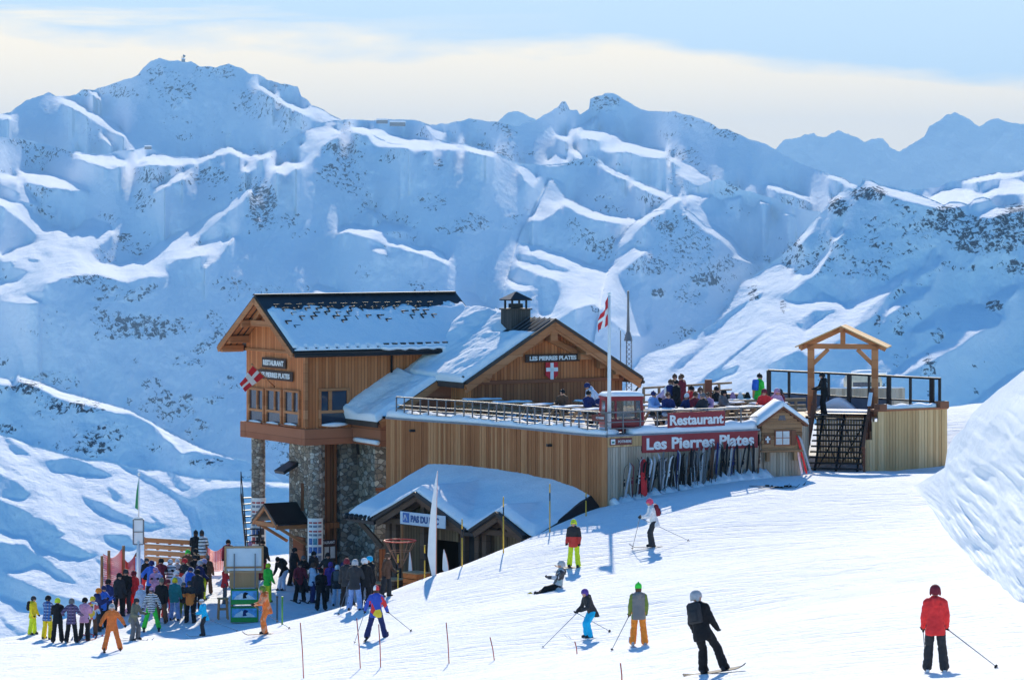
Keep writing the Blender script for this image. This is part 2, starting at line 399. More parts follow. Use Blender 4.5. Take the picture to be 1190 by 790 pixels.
def grid_mesh(name, X, Y, Z, mat, attr=None):
    nr, nc = X.shape
    co = np.stack([X, Y, Z], -1).reshape(-1, 3).astype(np.float32)
    i = np.arange(nr * nc).reshape(nr, nc)
    q = np.stack([i[:-1, :-1], i[1:, :-1], i[1:, 1:], i[:-1, 1:]], -1).reshape(-1, 4)
    me = bpy.data.meshes.new(name)
    me.vertices.add(len(co)); me.vertices.foreach_set('co', co.ravel())
    me.loops.add(q.size); me.loops.foreach_set('vertex_index', q.ravel().astype(np.int32))
    me.polygons.add(len(q)); me.polygons.foreach_set('loop_start', np.arange(0, q.size, 4, dtype=np.int32))
    me.polygons.foreach_set('use_smooth', np.ones(len(q), bool))
    me.update(calc_edges=True); me.validate()
    for k, A in (attr or {}).items():
        at = me.attributes.new(k, 'FLOAT', 'POINT'); at.data.foreach_set('value', A.ravel().astype(np.float32))
    return link(name, me, mat)

def snow_rock_mat(name, size, rockcol=(.075, .08, .095), snow=(.86, .89, .93)):
    """snow with rock breaking through where the 'rock' attribute says so; size = metres of a rock rib"""
    t = NT(name)
    at = t.node('ShaderNodeAttribute'); at.attribute_name = 'rock'
    v = t.coord((1, .7, 1), (.2, .5, .3))
    n1 = t.noise(v, 1.15 / size, 10, .72, .6); n2 = t.noise(v, .1 / size, 3)
    s = t.math('ADD', t.math('MULTIPLY', at.outputs['Fac'], .385), t.math('MULTIPLY', n2, .12))
    k = t.math('SUBTRACT', t.math('ADD', n1, s), .845)
    fac = t.math('MULTIPLY', k, 30, clamp=True)
    rc = t.ramp(t.noise(v, 2.2 / size, 4), [(.3, tuple(c * .6 for c in rockcol)), (.7, tuple(c * 1.7 for c in rockcol))])
    t.set(t.mix(fac, snow, rc), .9, spec=.0)
    t.bump(t.math('ADD', t.noise(v, .55 / size, 9, .66), t.math('MULTIPLY', t.noise(t.coord((1, .6, .35), (.1, .2, .5)), .35 / size, 5, .6), .9)), .6, size * .6)
    return t.m

def solve_depth(tq, a):
    """u with du/dy = -tq as nearly as a laterally smooth surface allows (least squares, reflecting borders)"""
    R, Cn = tq.shape
    v = -tq.copy(); v[-1] = 0
    bq = np.zeros_like(tq); bq[1:] += v[:-1]; bq[:-1] -= v[:-1]
    e = np.block([[bq, bq[:, ::-1]], [bq[::-1], bq[::-1, ::-1]]])
    ly = 2 - 2 * np.cos(2 * np.pi * np.arange(2 * R) / (2 * R)); lx = 2 - 2 * np.cos(2 * np.pi * np.arange(2 * Cn) / (2 * Cn))
    den = ly[:, None] + a * a * lx[None]; den[0, 0] = 1
    fq = np.fft.fft2(e) / den; fq[0, 0] = 0
    return np.real(np.fft.ifft2(fq))[:R, :Cn]
def mountain(name, crest, D, bottom, size, step=1.15, dx=1.5, gsh=.80, glit=.05, jag=1.2, seed=0, x0=-70, x1=1260, amp=.0020, behind=None, join=None, a=.32, rockk=1.0):
    """a range as a height field: every column of ground runs from its crest down towards the viewer, gently where
    the LIT map says a bench or a blown ridge lies, steeply elsewhere"""
    px = np.arange(x0, x1 + dx, dx)
    pc = np.interp(px, [c[0] for c in crest], [c[1] for c in crest])
    pc = pc + jag * fbm(px / 9, px * 0 + seed, 4, seed + 50, .6)
    p0 = pc.min() - 2 * step
    nrow = int((bottom - p0) / step) + 2
    yr = p0 + step * np.arange(nrow)
    PX, PY = np.meshgrid(px, yr)
    under = ss(-1.0, .5, PY - pc[None])
    L = samp(LIT, PX, PY, SC) * under; R = np.minimum(samp(ROCK, PX, PY, 1), .82)
    R = np.maximum(R, .66 * rockk * ss(-.05, .4, fbm(PX / 42, PY / 26, 4, seed + 31)) * (1 - L)) * under
    g = gsh * (1 + .45 * fbm(PX / 60 + PY / 160, PY / 46, 3, seed + 6)) + .26 * fbm(PX / 26, PY / 20, 5, seed + 7, .6) + (.04 + .3 * R) * np.maximum(0, fbm(PX / 5, PY / 5, 3, seed + 8))
    gl = glit + .06 * ss(.5, 1., samp(LITW, PX, PY, SC)) + .15 * ss(.3, .75, samp(LITW, PX, PY, SC)) * (1 - ss(.45, .8, samp(LITH, PX, PY, SC))) + .06 * fbm(PX / 18, PY / 7, 3, seed + 9)
    g = np.maximum(g, .56) * (1 - L) + np.maximum(gl, .04) * L
    va = (HY - PY) / F
    u = solve_depth(step / (F * np.maximum(g - va, .025)), a)
    ic = np.clip(np.ceil((pc - p0) / step).astype(int), 0, nrow - 1)
    uc = u[ic, np.arange(len(px))]
    if behind is None: u = u - np.median(uc) + math.log(D)
    else:
        q = (px > join[0]) & (px < join[1]); u = u - np.median((uc - np.log(behind(px, pc) * .985))[q])
    for k in range(1, nrow): u[k] = np.minimum(u[k], u[k - 1] - step / (F * 2.2))
    Ds = np.exp(u)
    if behind is not None:                     # the left flank grows out of the range behind it
        w = ss(join[0], join[1], PX); Ds = np.minimum(behind(PX, PY) * (1 - w) + Ds * w, behind(PX, PY) * .9985)
    Ds = Ds * (1 + (amp * fbm(PX / 34, PY / 40, 5, seed + 21, .5) - (.0006 + .0016 * R) * np.abs(fbm(PX / 11 + PY / 30, PY / 20, 5, seed + 22, .6)) * (1 - L)) * np.clip((PY - pc) / 14.0, 0, 1))
    top = np.arange(nrow)[:, None] < ic[None]
    Dcr = Ds[ic, np.arange(len(px))]
    Ds = np.where(top, Dcr[None], Ds); PYu = np.where(top, np.minimum(pc, yr[ic])[None], PY)
    X = (PX - CX) / F * Ds; Z = (HY - PYu) / F * Ds
    # far side of the range: falls away behind the crest
    bx, by, bz = [], [], []; De = float(np.mean(Dcr))
    for k in range(8, 0, -1):
        dd = De * .012 * k ** 1.5
        yb = Dcr + dd
        bx.append((px - CX) / F * yb); by.append(yb); bz.append(Z[0] - dd * .45 + De * .001 * fbm(px / 20, px * 0 + k, 3, seed + 4))
    X = np.vstack([np.array(bx), X]); Y = np.vstack([np.array(by), Ds]); Z = np.vstack([np.array(bz), Z])
    R = np.vstack([np.zeros((8, len(px))), R])
    o = grid_mesh(name, X, Y, Z, snow_rock_mat('snow_and_rock_' + name, size), {'rock': R})
    tag(o, kind='structure')
    def depth(qx, qy):
        ix = np.clip(np.round((qx - x0) / dx).astype(int), 0, len(px) - 1); iy = np.clip(np.round((qy - p0) / step).astype(int), 0, nrow - 1)
        return Ds[iy, ix]
    return depth, Ds
c_far = [(-80,190),(540,175),(570,150),(582,137),(590,131),(600,130),(612,134),(622,140),(700,180),(880,195),(895,180),(910,165),(915,161),(925,160),(935,157),(946,156),(950,160),(960,160),(974,150),(985,155),(997,160),(1005,165),(1012,162),(1025,161),(1035,172),(1045,175),(1060,168),(1075,157),(1080,147),(1090,142),(1100,134),(1110,130),(1118,134),(1130,142),(1138,148),(1145,143),(1160,136),(1170,142),(1185,145),(1260,140)]
c_back = [(-80,140),(0,133),(12,131),(30,117),(35,116),(50,110),(56,107),(66,112),(75,111),(88,110),(95,104),(110,104),(125,100),(150,91),(160,88),(167,79),(175,72),(185,68),(195,70),(205,71),(222,72),(232,77),(250,78),(258,76),(266,74),(272,77),(282,80),(290,85),(300,87),(312,94),(328,97),(346,100),(350,112),(358,116),(362,122),(372,125),(385,133),(397,139),(410,139),(432,142),(475,141),(488,141),(500,145),(515,144),(525,142),(535,141),(545,138),(560,140),(580,142),(600,147),(610,143),(622,140),(640,129),(648,125),(653,118),(657,118),(662,128),(672,129),(673,134),(676,132),(685,125),(686,114),(700,111),(703,108),(713,108),(725,116),(745,127),(765,130),(785,129),(792,133),(805,135),(815,138),(825,143),(835,150),(845,151),(860,156),(872,162),(890,168),(900,173),(910,179),(925,187),(950,197),(975,205),(990,213),(1000,216),(1010,222),(1060,245),(1260,330)]
c_plat = [(-80,158),(0,159),(20,161),(45,165),(70,172),(85,177),(100,177.5),(125,180),(132,177),(140,175),(160,174.5),(170,171),(178,174),(185,178),(205,182),(232,183),(245,178),(258,171),(268,170),(278,176),(290,180),(300,180),(315,175),(328,170),(340,160),(355,152),(365,146),(375,143),(390,140),(410,138.5),(430,140),(455,139),(480,139),(487,141),(493,146),(500,155),(508,162),(520,165),(540,168),(560,173),(575,177),(590,184),(600,189),(612,190),(630,191.5),(648,191),(660,189),(675,185),(688,181),(697,185),(705,192),(715,198),(730,204),(745,210),(760,217),(775,224),(785,226),(793,225),(820,240),(900,300),(1000,380),(1260,500)]
c_mid = [(-80,560),(440,560),(500,500),(560,400),(590,320),(605,270),(615,253),(635,215),(640,206),(650,218),(657,230),(665,232),(675,238),(690,245),(705,248),(720,250),(735,253),(745,252),(757,243),(770,235),(780,229),(790,227),(797,225),(800,221),(812,217),(820,212),(828,210),(836,208),(842,210),(845,214),(855,217),(866,222),(872,222),(880,225),(890,228),(903,231),(912,237),(935,244),(955,247),(970,255),(1060,330),(1260,450)]
c_spur = [(-80,560),(600,560),(660,460),(690,400),(702,330),(715,290),(728,266),(740,256),(752,248),(765,244),(785,243),(797,243),(808,250),(820,262),(832,268),(845,278),(855,288),(862,295),(880,303),(897,307),(915,320),(1000,380),(1260,500)]
c_rback = [(-80,400),(940,300),(1000,240),(1040,225),(1060,221),(1075,219),(1090,218),(1105,210),(1115,210),(1125,207),(1140,204),(1155,202),(1175,200),(1190,198),(1260,195)]
c_right = [(-80,600),(640,560),(700,470),(725,428),(735,418),(745,412),(765,405),(790,397),(812,385),(830,375),(848,355),(862,328),(865,326),(880,317),(890,311),(897,305),(905,300),(920,285),(930,273),(940,262),(948,254),(955,247),(960,243),(963,234),(975,224),(985,220),(995,219),(1001,213),(1003,208),(1012,209),(1022,214),(1040,217),(1060,223),(1075,228),(1090,235),(1097,238),(1103,235),(1115,234),(1125,238),(1132,232),(1142,229),(1150,231),(1156,238),(1165,241),(1175,239),(1190,236),(1260,232)]
c_left1 = [(-80,442),(0,437.5),(10,439),(22,436),(45,442),(70,453),(95,460),(120,467),(150,476),(175,488),(190,498),(210,508),(235,520),(260,529),(285,534),(300,540),(330,560),(400,620),(1260,900)]
c_left2 = [(-80,500),(0,504),(15,508),(40,518),(70,526),(100,534),(125,535),(150,542),(165,545),(185,545),(210,552),(240,556),(290,558),(340,560),(450,568),(520,640),(1260,900)]
mountain('far_mountains', c_far, 15000, 262, 60, jag=2.6, seed=1, dx=2.0, gsh=.9, glit=.5, amp=.003, rockk=0)
mountain('back_mountains', c_back, 6600, 330, 11, jag=1.6, seed=2)
dep1, D1 = mountain('plateau_mountain', c_plat, 4700, 640, 8, seed=3)
dep2, D2 = mountain('middle_mountain', c_mid, 4400, 640, 7, seed=4, x0=560, behind=dep1, join=(618, 680))
dep3, D3 = mountain('spur_mountain', c_spur, 4200, 640, 6, seed=5, x0=680, behind=dep2, join=(715, 770))
mountain('snow_shoulder', c_rback, 2900, 300, 6, seed=6, x0=930, jag=1.8)
dep4, D4 = mountain('rocky_mountain', c_right, 2000, 640, 4.2, seed=7, x0=640, glit=.12)
mountain('valley_hill', c_left1, 1000, 640, 2.6, seed=8, x1=420)
mountain('valley_slope', c_left2, 560, 800, 1.6, seed=9, x1=560, glit=.16, rockk=.5)
print('DEPTHS', D1.min(), D2.min(), D3.min(), D4.min())

# valley floor far below, carries everything to the horizon
mb = MB(); mb.add([(-30000, 100, -700), (30000, 100, -700), (30000, 19000, -700), (-30000, 19000, -700)], [(0, 1, 2, 3)])
tag(mb.build('valley_ground', mat_plain('valley_snow', (.84, .87, .92), .85, var=.05, scale=.004)), kind='structure')
# ================================================================== SKI SLOPE
ctrl = [  # px, py, D
 (1087,783,61),(828,782,65.5),(742,751,85),(688,743,88),(667,661,107),(643,684,103),(760,637,108),(437,744,98),
 (238,738,112),(309,736,112),(129,756,107),(40,737,120),(90,745,116),(200,727,121),(0,741,118),(0,790,95),(100,790,98),(250,790,94),(450,790,84),(650,790,74),
 (1000,790,60),(1190,790,55),(595,840,55),(1190,900,38),(0,900,60),(595,960,38),
 (440,699,116),(520,655,111),(600,627,114),(680,595,118.5),(722,577,120.5),(745,573,121.3),(880,551,124),(960,549,130),(1050,551,131),(1100,552,132.5),
 (900,650,97),(1000,700,79),(850,600,112),(1000,600,112),(560,700,95),(560,745,88),(1100,610,108),(900,720,77),(1190,700,75),(1150,640,95),
 (340,715,121),(300,722,124),(400,712,118),
 (1105,482,141),(1200,470,150),(850,540,131),(1300,560,110),(1300,700,75),(-150,790,100),(-150,745,118)]
_c = np.array([tuple(P(*c)) for c in ctrl])
_pc = [P(300,690,135), P(360,690,134), P(420,694,131), P(250,658,142), P(200,690,131), P(150,695,129), P(500,690,130), P(560,690,132), P(320,655,146)]
def tps_fit(pts, lam):
    n = len(pts); d = np.hypot(pts[:, None, 0] - pts[None, :, 0], pts[:, None, 1] - pts[None, :, 1])
    K = np.where(d > 0, d * d * np.log(d + 1e-9), 0) + lam * np.eye(n)
    Pm = np.c_[np.ones(n), pts[:, :2]]
    A = np.block([[K, Pm], [Pm.T, np.zeros((3, 3))]])
    return np.linalg.solve(A, np.r_[pts[:, 2], 0, 0, 0])
def tps_eval(w, pts, x, y):
    sh = x.shape; x = x.ravel(); y = y.ravel(); out = np.zeros(len(x))
    for i in range(0, len(x), 20000):
        d = np.hypot(x[i:i+20000, None] - pts[None, :, 0], y[i:i+20000, None] - pts[None, :, 1])
        out[i:i+20000] = (np.where(d > 0, d * d * np.log(d + 1e-9), 0) @ w[:-3]) + w[-3] + w[-2] * x[i:i+20000] + w[-1] * y[i:i+20000]
    return out.reshape(sh)
_w = tps_fit(_c, 60.0)
# lip of the slope: beyond it the snow drops to the yard of the restaurant
_lip = np.array([tuple(P(*p))[:2] for p in [(300,733,117.5),(380,716,117),(440,699,116),(520,655,112),(600,627,114.5),(680,595,118.3),(722,577,120.6)]])
_lip = np.vstack([[_lip[0][0] - 14, _lip[0][1] + 1], _lip, [_lip[-1][0] + 2, _lip[-1][1] + 5]])
def lip_dist(x, y):
    """signed distance behind the lip (positive = towards the restaurant yard)"""
    best = np.full(x.shape, 1e9)
    for (ax, ay), (bx, by) in zip(_lip[:-1], _lip[1:]):
        dx, dy = bx - ax, by - ay; L = math.hypot(dx, dy)
        t = np.clip(((x - ax) * dx + (y - ay) * dy) / L ** 2, 0, 1)
        best = np.minimum(best, np.hypot(x - ax - t * dx, y - ay - t * dy))
    return best * np.sign(y - np.interp(x, _lip[:, 0], _lip[:, 1]))
_edge = np.array([tuple(P(*p))[:2] for p in [(-100,740,117),(0,740,118.5),(55,738,121.5),(110,716,126),(140,700,131),(180,680,139),(250,658,143.5),(330,655,147),(420,660,149),(520,600,150),(800,600,150),(1000,560,150),(1100,480,152),(1400,560,165)]])
def slope_z(x, y):
    x = np.asarray(x, float); y = np.asarray(y, float)
    z = tps_eval(_w, _c, x, y)
    pl = -15.95 - .10 * np.clip((y - 128) / 10, 0, 1.2) - .25 * np.clip((x + 12) / 10, 0, 1)
    t = ss(.6, 7.0, lip_dist(x, y)) * ss(9.5, 5.0, x)
    z = z * (1 - t) + pl * t
    ye = np.interp(x, _edge[:, 0], _edge[:, 1])
    over = np.maximum(0, y - ye)
    z = z - .75 * over + .75 * 1.2 * (1 - np.exp(-over / 1.2))
    return z
def slope_n(x, y):
    n = .05 * fbm(x / 3.1, y / 3.1, 3, 71) + .022 * fbm(x / .8, y / .9, 3, 72)
    return n
def ground(x, y):
    return float(slope_z(np.array([x]), np.array([y]))[0] + slope_n(np.array([x]), np.array([y]))[0])
def on_ground(px, py, lo=45, hi=160):
    """the point of the snow seen at a photo pixel: nearest hit along the view ray"""
    D = np.arange(lo, hi, .25); x = (px - CX) / F * D; zr = (HY - py) / F * D
    z = slope_z(x, D); below = np.where(zr <= z)[0]
    d = D[below[0]] if len(below) else hi
    return Vector(((px - CX) / F * d, d, ground((px - CX) / F * d, d)))

_D = np.concatenate([np.arange(34, 60, .5), np.arange(60, 160, .3), np.arange(160, 230, 1.5)])
_px = np.arange(-180, 1370, 4.0)
PXg, Dg = np.meshgrid(_px, _D)
Xg = (PXg - CX) / F * Dg
Zg = slope_z(Xg, Dg) + slope_n(Xg, Dg)

def snow_mat(name, rough_bumps=1.0, groomed=True):
    t = NT(name); v = t.coord()
    n1 = t.noise(t.coord((1, 1, 1)), .5, 5, .6)
    n2 = t.noise(t.coord((1.0, .55, 1), (0, 0, .35)), 3.2, 7, .66)
    n3 = t.noise(v, 14, 4, .6)
    tr = t.noise(t.coord((.28, 2.6, 1), (0, 0, .22)), 1.3, 5, .6, 1.2)       # ski tracks run across the slope
    tr2 = t.noise(t.coord((.18, 2.2, 1), (0, 0, -.3)), 1.7, 5, .6, .8)
    lum = t.ramp(t.math('ADD', t.math('MULTIPLY', n1, .6), t.math('MULTIPLY', n2, .4)), [(.3, (.82, .85, .885)), (.65, (.9, .91, .92))])
    t.set(lum, .8, spec=.0)
    h = t.math('ADD', t.math('MULTIPLY', n2, .9 * rough_bumps), t.math('MULTIPLY', n3, .35 * rough_bumps))
    if groomed:
        wv = t.node('ShaderNodeTexWave'); wv.bands_direction = 'Y'; wv.inputs['Scale'].default_value = .42; wv.inputs['Distortion'].default_value = 9; wv.inputs['Detail'].default_value = 1; wv.inputs['Detail Scale'].default_value = .16
        t.l(t.coord((1, 1, 1), (0, 0, .28)), wv.inputs[0])
        gr = t.math('MULTIPLY', t.ramp(wv.outputs['Fac'], [(.03, 1), (.10, 0)]), t.ramp(t.noise(v, .16, 3), [(.42, 0), (.55, 1)]))
        cut = t.ramp(t.math('MINIMUM', tr, tr2), [(.30, 0), (.40, 1)])
        h = t.math('ADD', h, t.math('SUBTRACT', t.math('MULTIPLY', cut, .6), t.math('MULTIPLY', gr, .7))); h = t.math('ADD', h, t.math('MULTIPLY', tr, .6)); h = t.math('ADD', h, t.math('MULTIPLY', t.noise(t.coord((.5, 1.2, 1), (0, 0, .3)), .9, 5, .6), .9))
    t.bump(h, .62, .19 if groomed else .10)
    return t.m
M_SNOW = snow_mat('groomed_snow')
M_SNOWR = snow_mat('settled_snow', 1.2, False)
tag(grid_mesh('ski_slope', Xg, Dg, Zg, M_SNOW), kind='structure')

# ---- ploughed snow bank on the right
bx = np.arange(1040, 1400, 1.2)
sil = np.interp(bx, [1040,1058,1070,1085,1098,1101,1108,1120,1130,1140,1150,1160,1170,1180,1190,1250,1400], [566,566,560,551,543,522,508,497,480,470,462,453,446,438,430,385,280])
foot = np.interp(bx, [1040,1060,1085,1110,1150,1200,1260,1400], [566.5,570,592,630,668,712,770,860])
Dfoot = np.array([on_ground(a, min(b, 790), 40, 150)[1] for a, b in zip(bx, foot)]) + .3
Dtop = np.interp(bx, [1040,1060,1085,1100,1120,1150,1190,1400], [0,0,6,11,17,24,31,50]) + Dfoot + .4
B = np.zeros((400 * 3, 420 * 3))
def bfill(pts, val):
    global MX0, MY0
    a, b = MX0, MY0; MX0, MY0 = 1030, 400
    poly_fill(B, pts, val, 3); MX0, MY0 = a, b
for p in [[(1085,560),(1100,572),(1120,586),(1140,597),(1157,600),(1167,622),(1165,630),(1150,607),(1130,600),(1105,590),(1090,574)],
          [(1130,545),(1135,553),(1150,551),(1165,546),(1180,556),(1200,562),(1200,548),(1175,542),(1165,532),(1150,537)],
          [(1142,512),(1146,495),(1160,481),(1168,486),(1164,503),(1154,514)], [(1170,548),(1172,522),(1180,506),(1200,496),(1200,548)],
          [(1104,530),(1112,505),(1127,488),(1131,500),(1122,518),(1112,530)], [(1065,600),(1070,597),(1090,600),(1092,610),(1075,608)], [(1120,635),(1130,622),(1138,626),(1128,645)],
          [(1172,665),(1185,645),(1200,640),(1200,672),(1180,682)], [(1165,690),(1175,686),(1175,708),(1168,704)], [(1215,560),(1230,545),(1260,560),(1260,600),(1225,590)]]:
    bfill(p, 1.0)
B = blur(B, 2)
NR = 300
s = np.linspace(0, 1, NR)[:, None]
PYb = sil[None] + (foot - sil)[None] * s
PXb = np.broadcast_to(bx, PYb.shape)
xi = np.clip((PXb - 1030) * 3, 0, B.shape[1] - 1).astype(int); yi = np.clip((PYb - 400) * 3, 0, B.shape[0] - 1).astype(int)
shade = B[yi, xi]
steep = np.clip(.95 * shade + .3 * ss(.12, .5, fbm(PXb / 16, PYb / 12, 4, 91)) * ss(.0, .3, s), 0, 1)
hgt = np.maximum(foot - sil, .5)[None] / (NR - 1)
gb_ = .26 * (1 - steep) + 3.0 * steep
tq_ = hgt / (F * np.maximum(gb_ - (HY - PYb) / F, .05))
ub = solve_depth(tq_, .2)
off = np.log(Dfoot) - ub[-1]; kk_ = 9; c_ = np.cumsum(np.pad(off, (kk_ + 1, kk_), mode='edge')); off = (c_[2 * kk_ + 1:] - c_[:-2 * kk_ - 1]) / (2 * kk_ + 1)
Db = np.exp(ub + off[None])
XW = (PXb - CX) / F * Db; ZW = (HY - PYb) / F * Db
amp_ = np.clip(s * 6, 0, 1) * np.clip((PXb - 1058) / 45, .15, 1)
# crusts and clods of ploughed snow, rougher near the foot
Db = Db - amp_ * (1.1 * np.abs(fbm(XW / 1.9 + ZW / 3, ZW / 1.2, 2, 93)) + 1.5 * np.abs(fbm(XW / .62 + ZW / 2, ZW / .42, 2, 92)) * (.55 + .5 * s) + .42 * fbm(XW / .2, ZW / .11, 3, 94) * ss(.3, .75, s))
Zb = (HY - PYb) / F * Db
Xb = (PXb - CX) / F * Db
rb = []
for k in range(10, 0, -1):
    dd = .85 * k ** 1.6
    rb.append(((bx - CX) / F * (Db[0] + dd), Db[0] + dd, Zb[0] - .09 * dd - .0015 * dd ** 2))
Xb = np.vstack([np.array([r[0] for r in rb]), Xb]); Zb2 = np.vstack([np.array([r[2] for r in rb]), Zb]); Yb = np.vstack([np.array([r[1] for r in rb]), Db])
# skirt into the ground at the foot
Xb = np.vstack([Xb, Xb[-1:]]); Yb = np.vstack([Yb, Yb[-1:] - .2]); Zb2 = np.vstack([Zb2, Zb2[-1:] - .6])
tag(grid_mesh('snow_bank', Xb, Yb, Zb2, M_SNOWR), kind='structure')

# ================================================================== RESTAURANT
ANG = math.atan2(.515, .857)
U1 = Vector((math.cos(ANG), math.sin(ANG), 0)); U2 = Vector((-math.sin(ANG), math.cos(ANG), 0))
O = Vector(((645 - CX) / F * 134, 134, 0)); ZB = -16.4
def at_s(px, py, s):
    k = (px - CX) / F; D = (s + U2.dot(O)) / (U2.x * k + U2.y); p = Vector((k * D, D, 0)) - O
    return p.dot(U1), (HY - py) / F * D
def at_t(px, py, t):
    k = (px - CX) / F; D = (t + U1.dot(O)) / (U1.x * k + U1.y); p = Vector((k * D, D, 0)) - O
    return p.dot(U2), (HY - py) / F * D
def wpt(t, s, z): return O + U1 * t + U2 * s + Vector((0, 0, z))

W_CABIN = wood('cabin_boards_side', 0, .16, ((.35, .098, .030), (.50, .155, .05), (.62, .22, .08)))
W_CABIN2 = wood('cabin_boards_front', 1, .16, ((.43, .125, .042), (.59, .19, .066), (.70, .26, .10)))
W_DARKB = wood('lower_boards', 0, .18, ((.20, .062, .024), (.29, .095, .036), (.38, .14, .055)))
W_BEAM = wood('beam_wood', 2, .45, ((.23, .075, .035), (.31, .105, .05), (.38, .14, .07)), gap=.03)
W_LIGHT = wood('timber', 2, .4, ((.33, .115, .045), (.45, .175, .07), (.54, .235, .105)), gap=.02)
M_ROOF = mat_plain('dark_roof_metal', (.018, .019, .022), .45, .3, .25, 1.5)
M_ROOFE = mat_plain('roof_edge_brown', (.05, .033, .025), .6, 0, .2, 3)
M_STONE = stone_mat('rubble_stone', .24)
M_GREY = mat_plain('grey_slab', (.22, .24, .27), .7, 0, .15, 2)
M_WHITE = mat_plain('white_paint', (.8, .8, .78), .55, 0, .05, 4)
M_RED = mat_plain('flag_red', (.62, .02, .03), .7, 0, .1, 4)
M_SIGNB = mat_plain('dark_sign_wood', (.06, .03, .02), .7, 0, .3, 6)
M_BLACK = mat_plain('black_metal', (.015, .015, .017), .45, .4, .2, 5)
M_STEEL = mat_plain('galvanised_steel', (.16, .16, .17), .5, .5, .15, 6)
t_ = NT('window_glass'); t_.set((.02, .035, .06), .06, 0, .8); t_.bump(t_.noise(t_.coord(), .9, 2), .12, .2); M_GLASS = t_.m

rest = empty('mountain_restaurant', (O.x, O.y, ZB), ANG, 'large chalet restaurant of orange boards on stone, snow lying on its two crossing roofs', 'restaurant')
def rp(mb, name, mat, parent=rest, smooth=False, bevel=0.0):
    return mb.shift((0, 0, -ZB)).build(name, mat, parent, smooth=smooth, bevel=bevel)
CT, CS0, CS1 = -9.42, 5.2, 11.0        # cabin: gable plane, side wall, far side wall
CR, CRZ, CSL = 8.1, -3.5, .62          # ridge line of the cabin roof
ZT, ZBM = -9.22, -9.92                 # floor beam
def croof(s): return CRZ - CSL * abs(s - CR)
# --- cabin body: gable prism running along t
mb = MB(); zc = lambda s: croof(s) - .22
pg = [(CT, CS0, ZT), (CT, CS1, ZT), (CT, CS1, zc(CS1)), (CT, CR, zc(CR)), (CT, CS0, zc(CS0))]
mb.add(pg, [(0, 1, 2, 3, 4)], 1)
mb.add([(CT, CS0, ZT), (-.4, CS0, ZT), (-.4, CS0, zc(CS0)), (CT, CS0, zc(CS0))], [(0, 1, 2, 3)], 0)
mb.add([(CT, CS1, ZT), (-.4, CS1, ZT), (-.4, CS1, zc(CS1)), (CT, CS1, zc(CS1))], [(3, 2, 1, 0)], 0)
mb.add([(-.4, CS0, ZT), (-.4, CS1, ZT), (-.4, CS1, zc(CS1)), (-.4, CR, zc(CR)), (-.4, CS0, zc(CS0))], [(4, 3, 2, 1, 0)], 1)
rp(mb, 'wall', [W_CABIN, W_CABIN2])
# horizontal board line under the gable triangle, corner posts
mb = MB(); mb.box((CT - .03, (CS0 + CS1) / 2, -5.98), (.07, CS1 - CS0 + .06, .12)); mb.box((CT - .02, CS0 - .02, -7.5), (.16, .16, 3.3)); rp(mb, 'corner_post', W_LIGHT, bevel=.01)
# --- floor beam round the underside
mb = MB(); mb.box(((CT - 7.2) / 2 - .1, CS0 + .2, (ZT + ZBM) / 2), (7.2 + CT * -1 - 14.4 + 2.45 + 2 * 0, .55, ZT - ZBM)) if False else None
mb.box(((CT - .12 + -7.15) / 2, CS0 + .12, (ZT + ZBM) / 2), (-7.15 - CT + .12, .5, ZT - ZBM))
mb.box((CT + .1, (CS0 + CS1) / 2 + .2, (ZT + ZBM) / 2 + .003), (.46, CS1 - CS0 + .1, ZT - ZBM - .006))
mb.box((CT + .1, CS1 + .1, (ZT + ZBM) / 2), (.5, .5, ZT - ZBM)); rp(mb, 'floor_beam', W_BEAM, bevel=.02)
mb = MB(); mb.box((-4.9, 8.1, ZBM + .35), (8.8, 5.7, .1)); rp(mb, 'floor', W_BEAM)
# --- cabin roof
def slab(mb, p, th, mi=0):
    p = [Vector(q) for q in p]; nrm = (p[1] - p[0]).cross(p[2] - p[0]).normalized()
    if nrm.z < 0: nrm = -nrm
    return mb.prism(p, -nrm * th, mi)
T0, T1 = -10.45, -.3
mb = MB()
for sg in (-1, 1):
    e = CR + sg * 3.75
    slab(mb, [(T0, CR, CRZ), (T1, CR, CRZ), (T1, e, croof(e)), (T0, e, croof(e))], .12)
roofA = rp(mb, 'roof', M_ROOF)
mb = MB()
for sg in (-1, 1):                                   # barge boards and fascia
    e = CR + sg * 3.72
    for tt in (T0 - .02, T1 + .02):
        slab(mb, [(tt - .03, CR, CRZ - .1), (tt + .03, CR, CRZ - .1), (tt + .03, e, croof(e) - .1), (tt - .03, e, croof(e) - .1)], .24, 0 if tt < -5 else 1)
    slab(mb, [(T0 + .06, e - .04, croof(e) - .08), (T1 - .06, e - .04, croof(e) - .08), (T1 - .06, e + .04, croof(e) - .1), (T0 + .06, e + .04, croof(e) - .1)], .2, 1)
mb.box((-5.4, CR, CRZ + .015), (10.1, .26, .06), mi=1)
rp(mb, 'fascia', [W_LIGHT, M_ROOFE], roofA)
mb = MB()
for s in (CS0 + .25, 6.6, CR, 9.6, CS1 - .2): mb.box((T0 + .62, s, croof(s) - .36), (1.1, .24, .32))
mb.box((T0 + .42, CR, CRZ - 1.25), (.26, 2.0, .26)); mb.bar((T0 + .45, CR - .95, CRZ - 1.2), (T0 + .45, CR, CRZ - .45), .16, .2); mb.bar((T0 + .45, CR + .95, CRZ - 1.2), (T0 + .45, CR, CRZ - .45), .16, .2)
for sg in (-1, 1):
    e = CR + sg * 3.6
    for tt in np.arange(T0 + .25, CT, .3): slab(mb, [(tt, CR, CRZ - .135), (tt + .22, CR, CRZ - .135), (tt + .22, e, croof(e) - .135), (tt, e, croof(e) - .135)], .03)
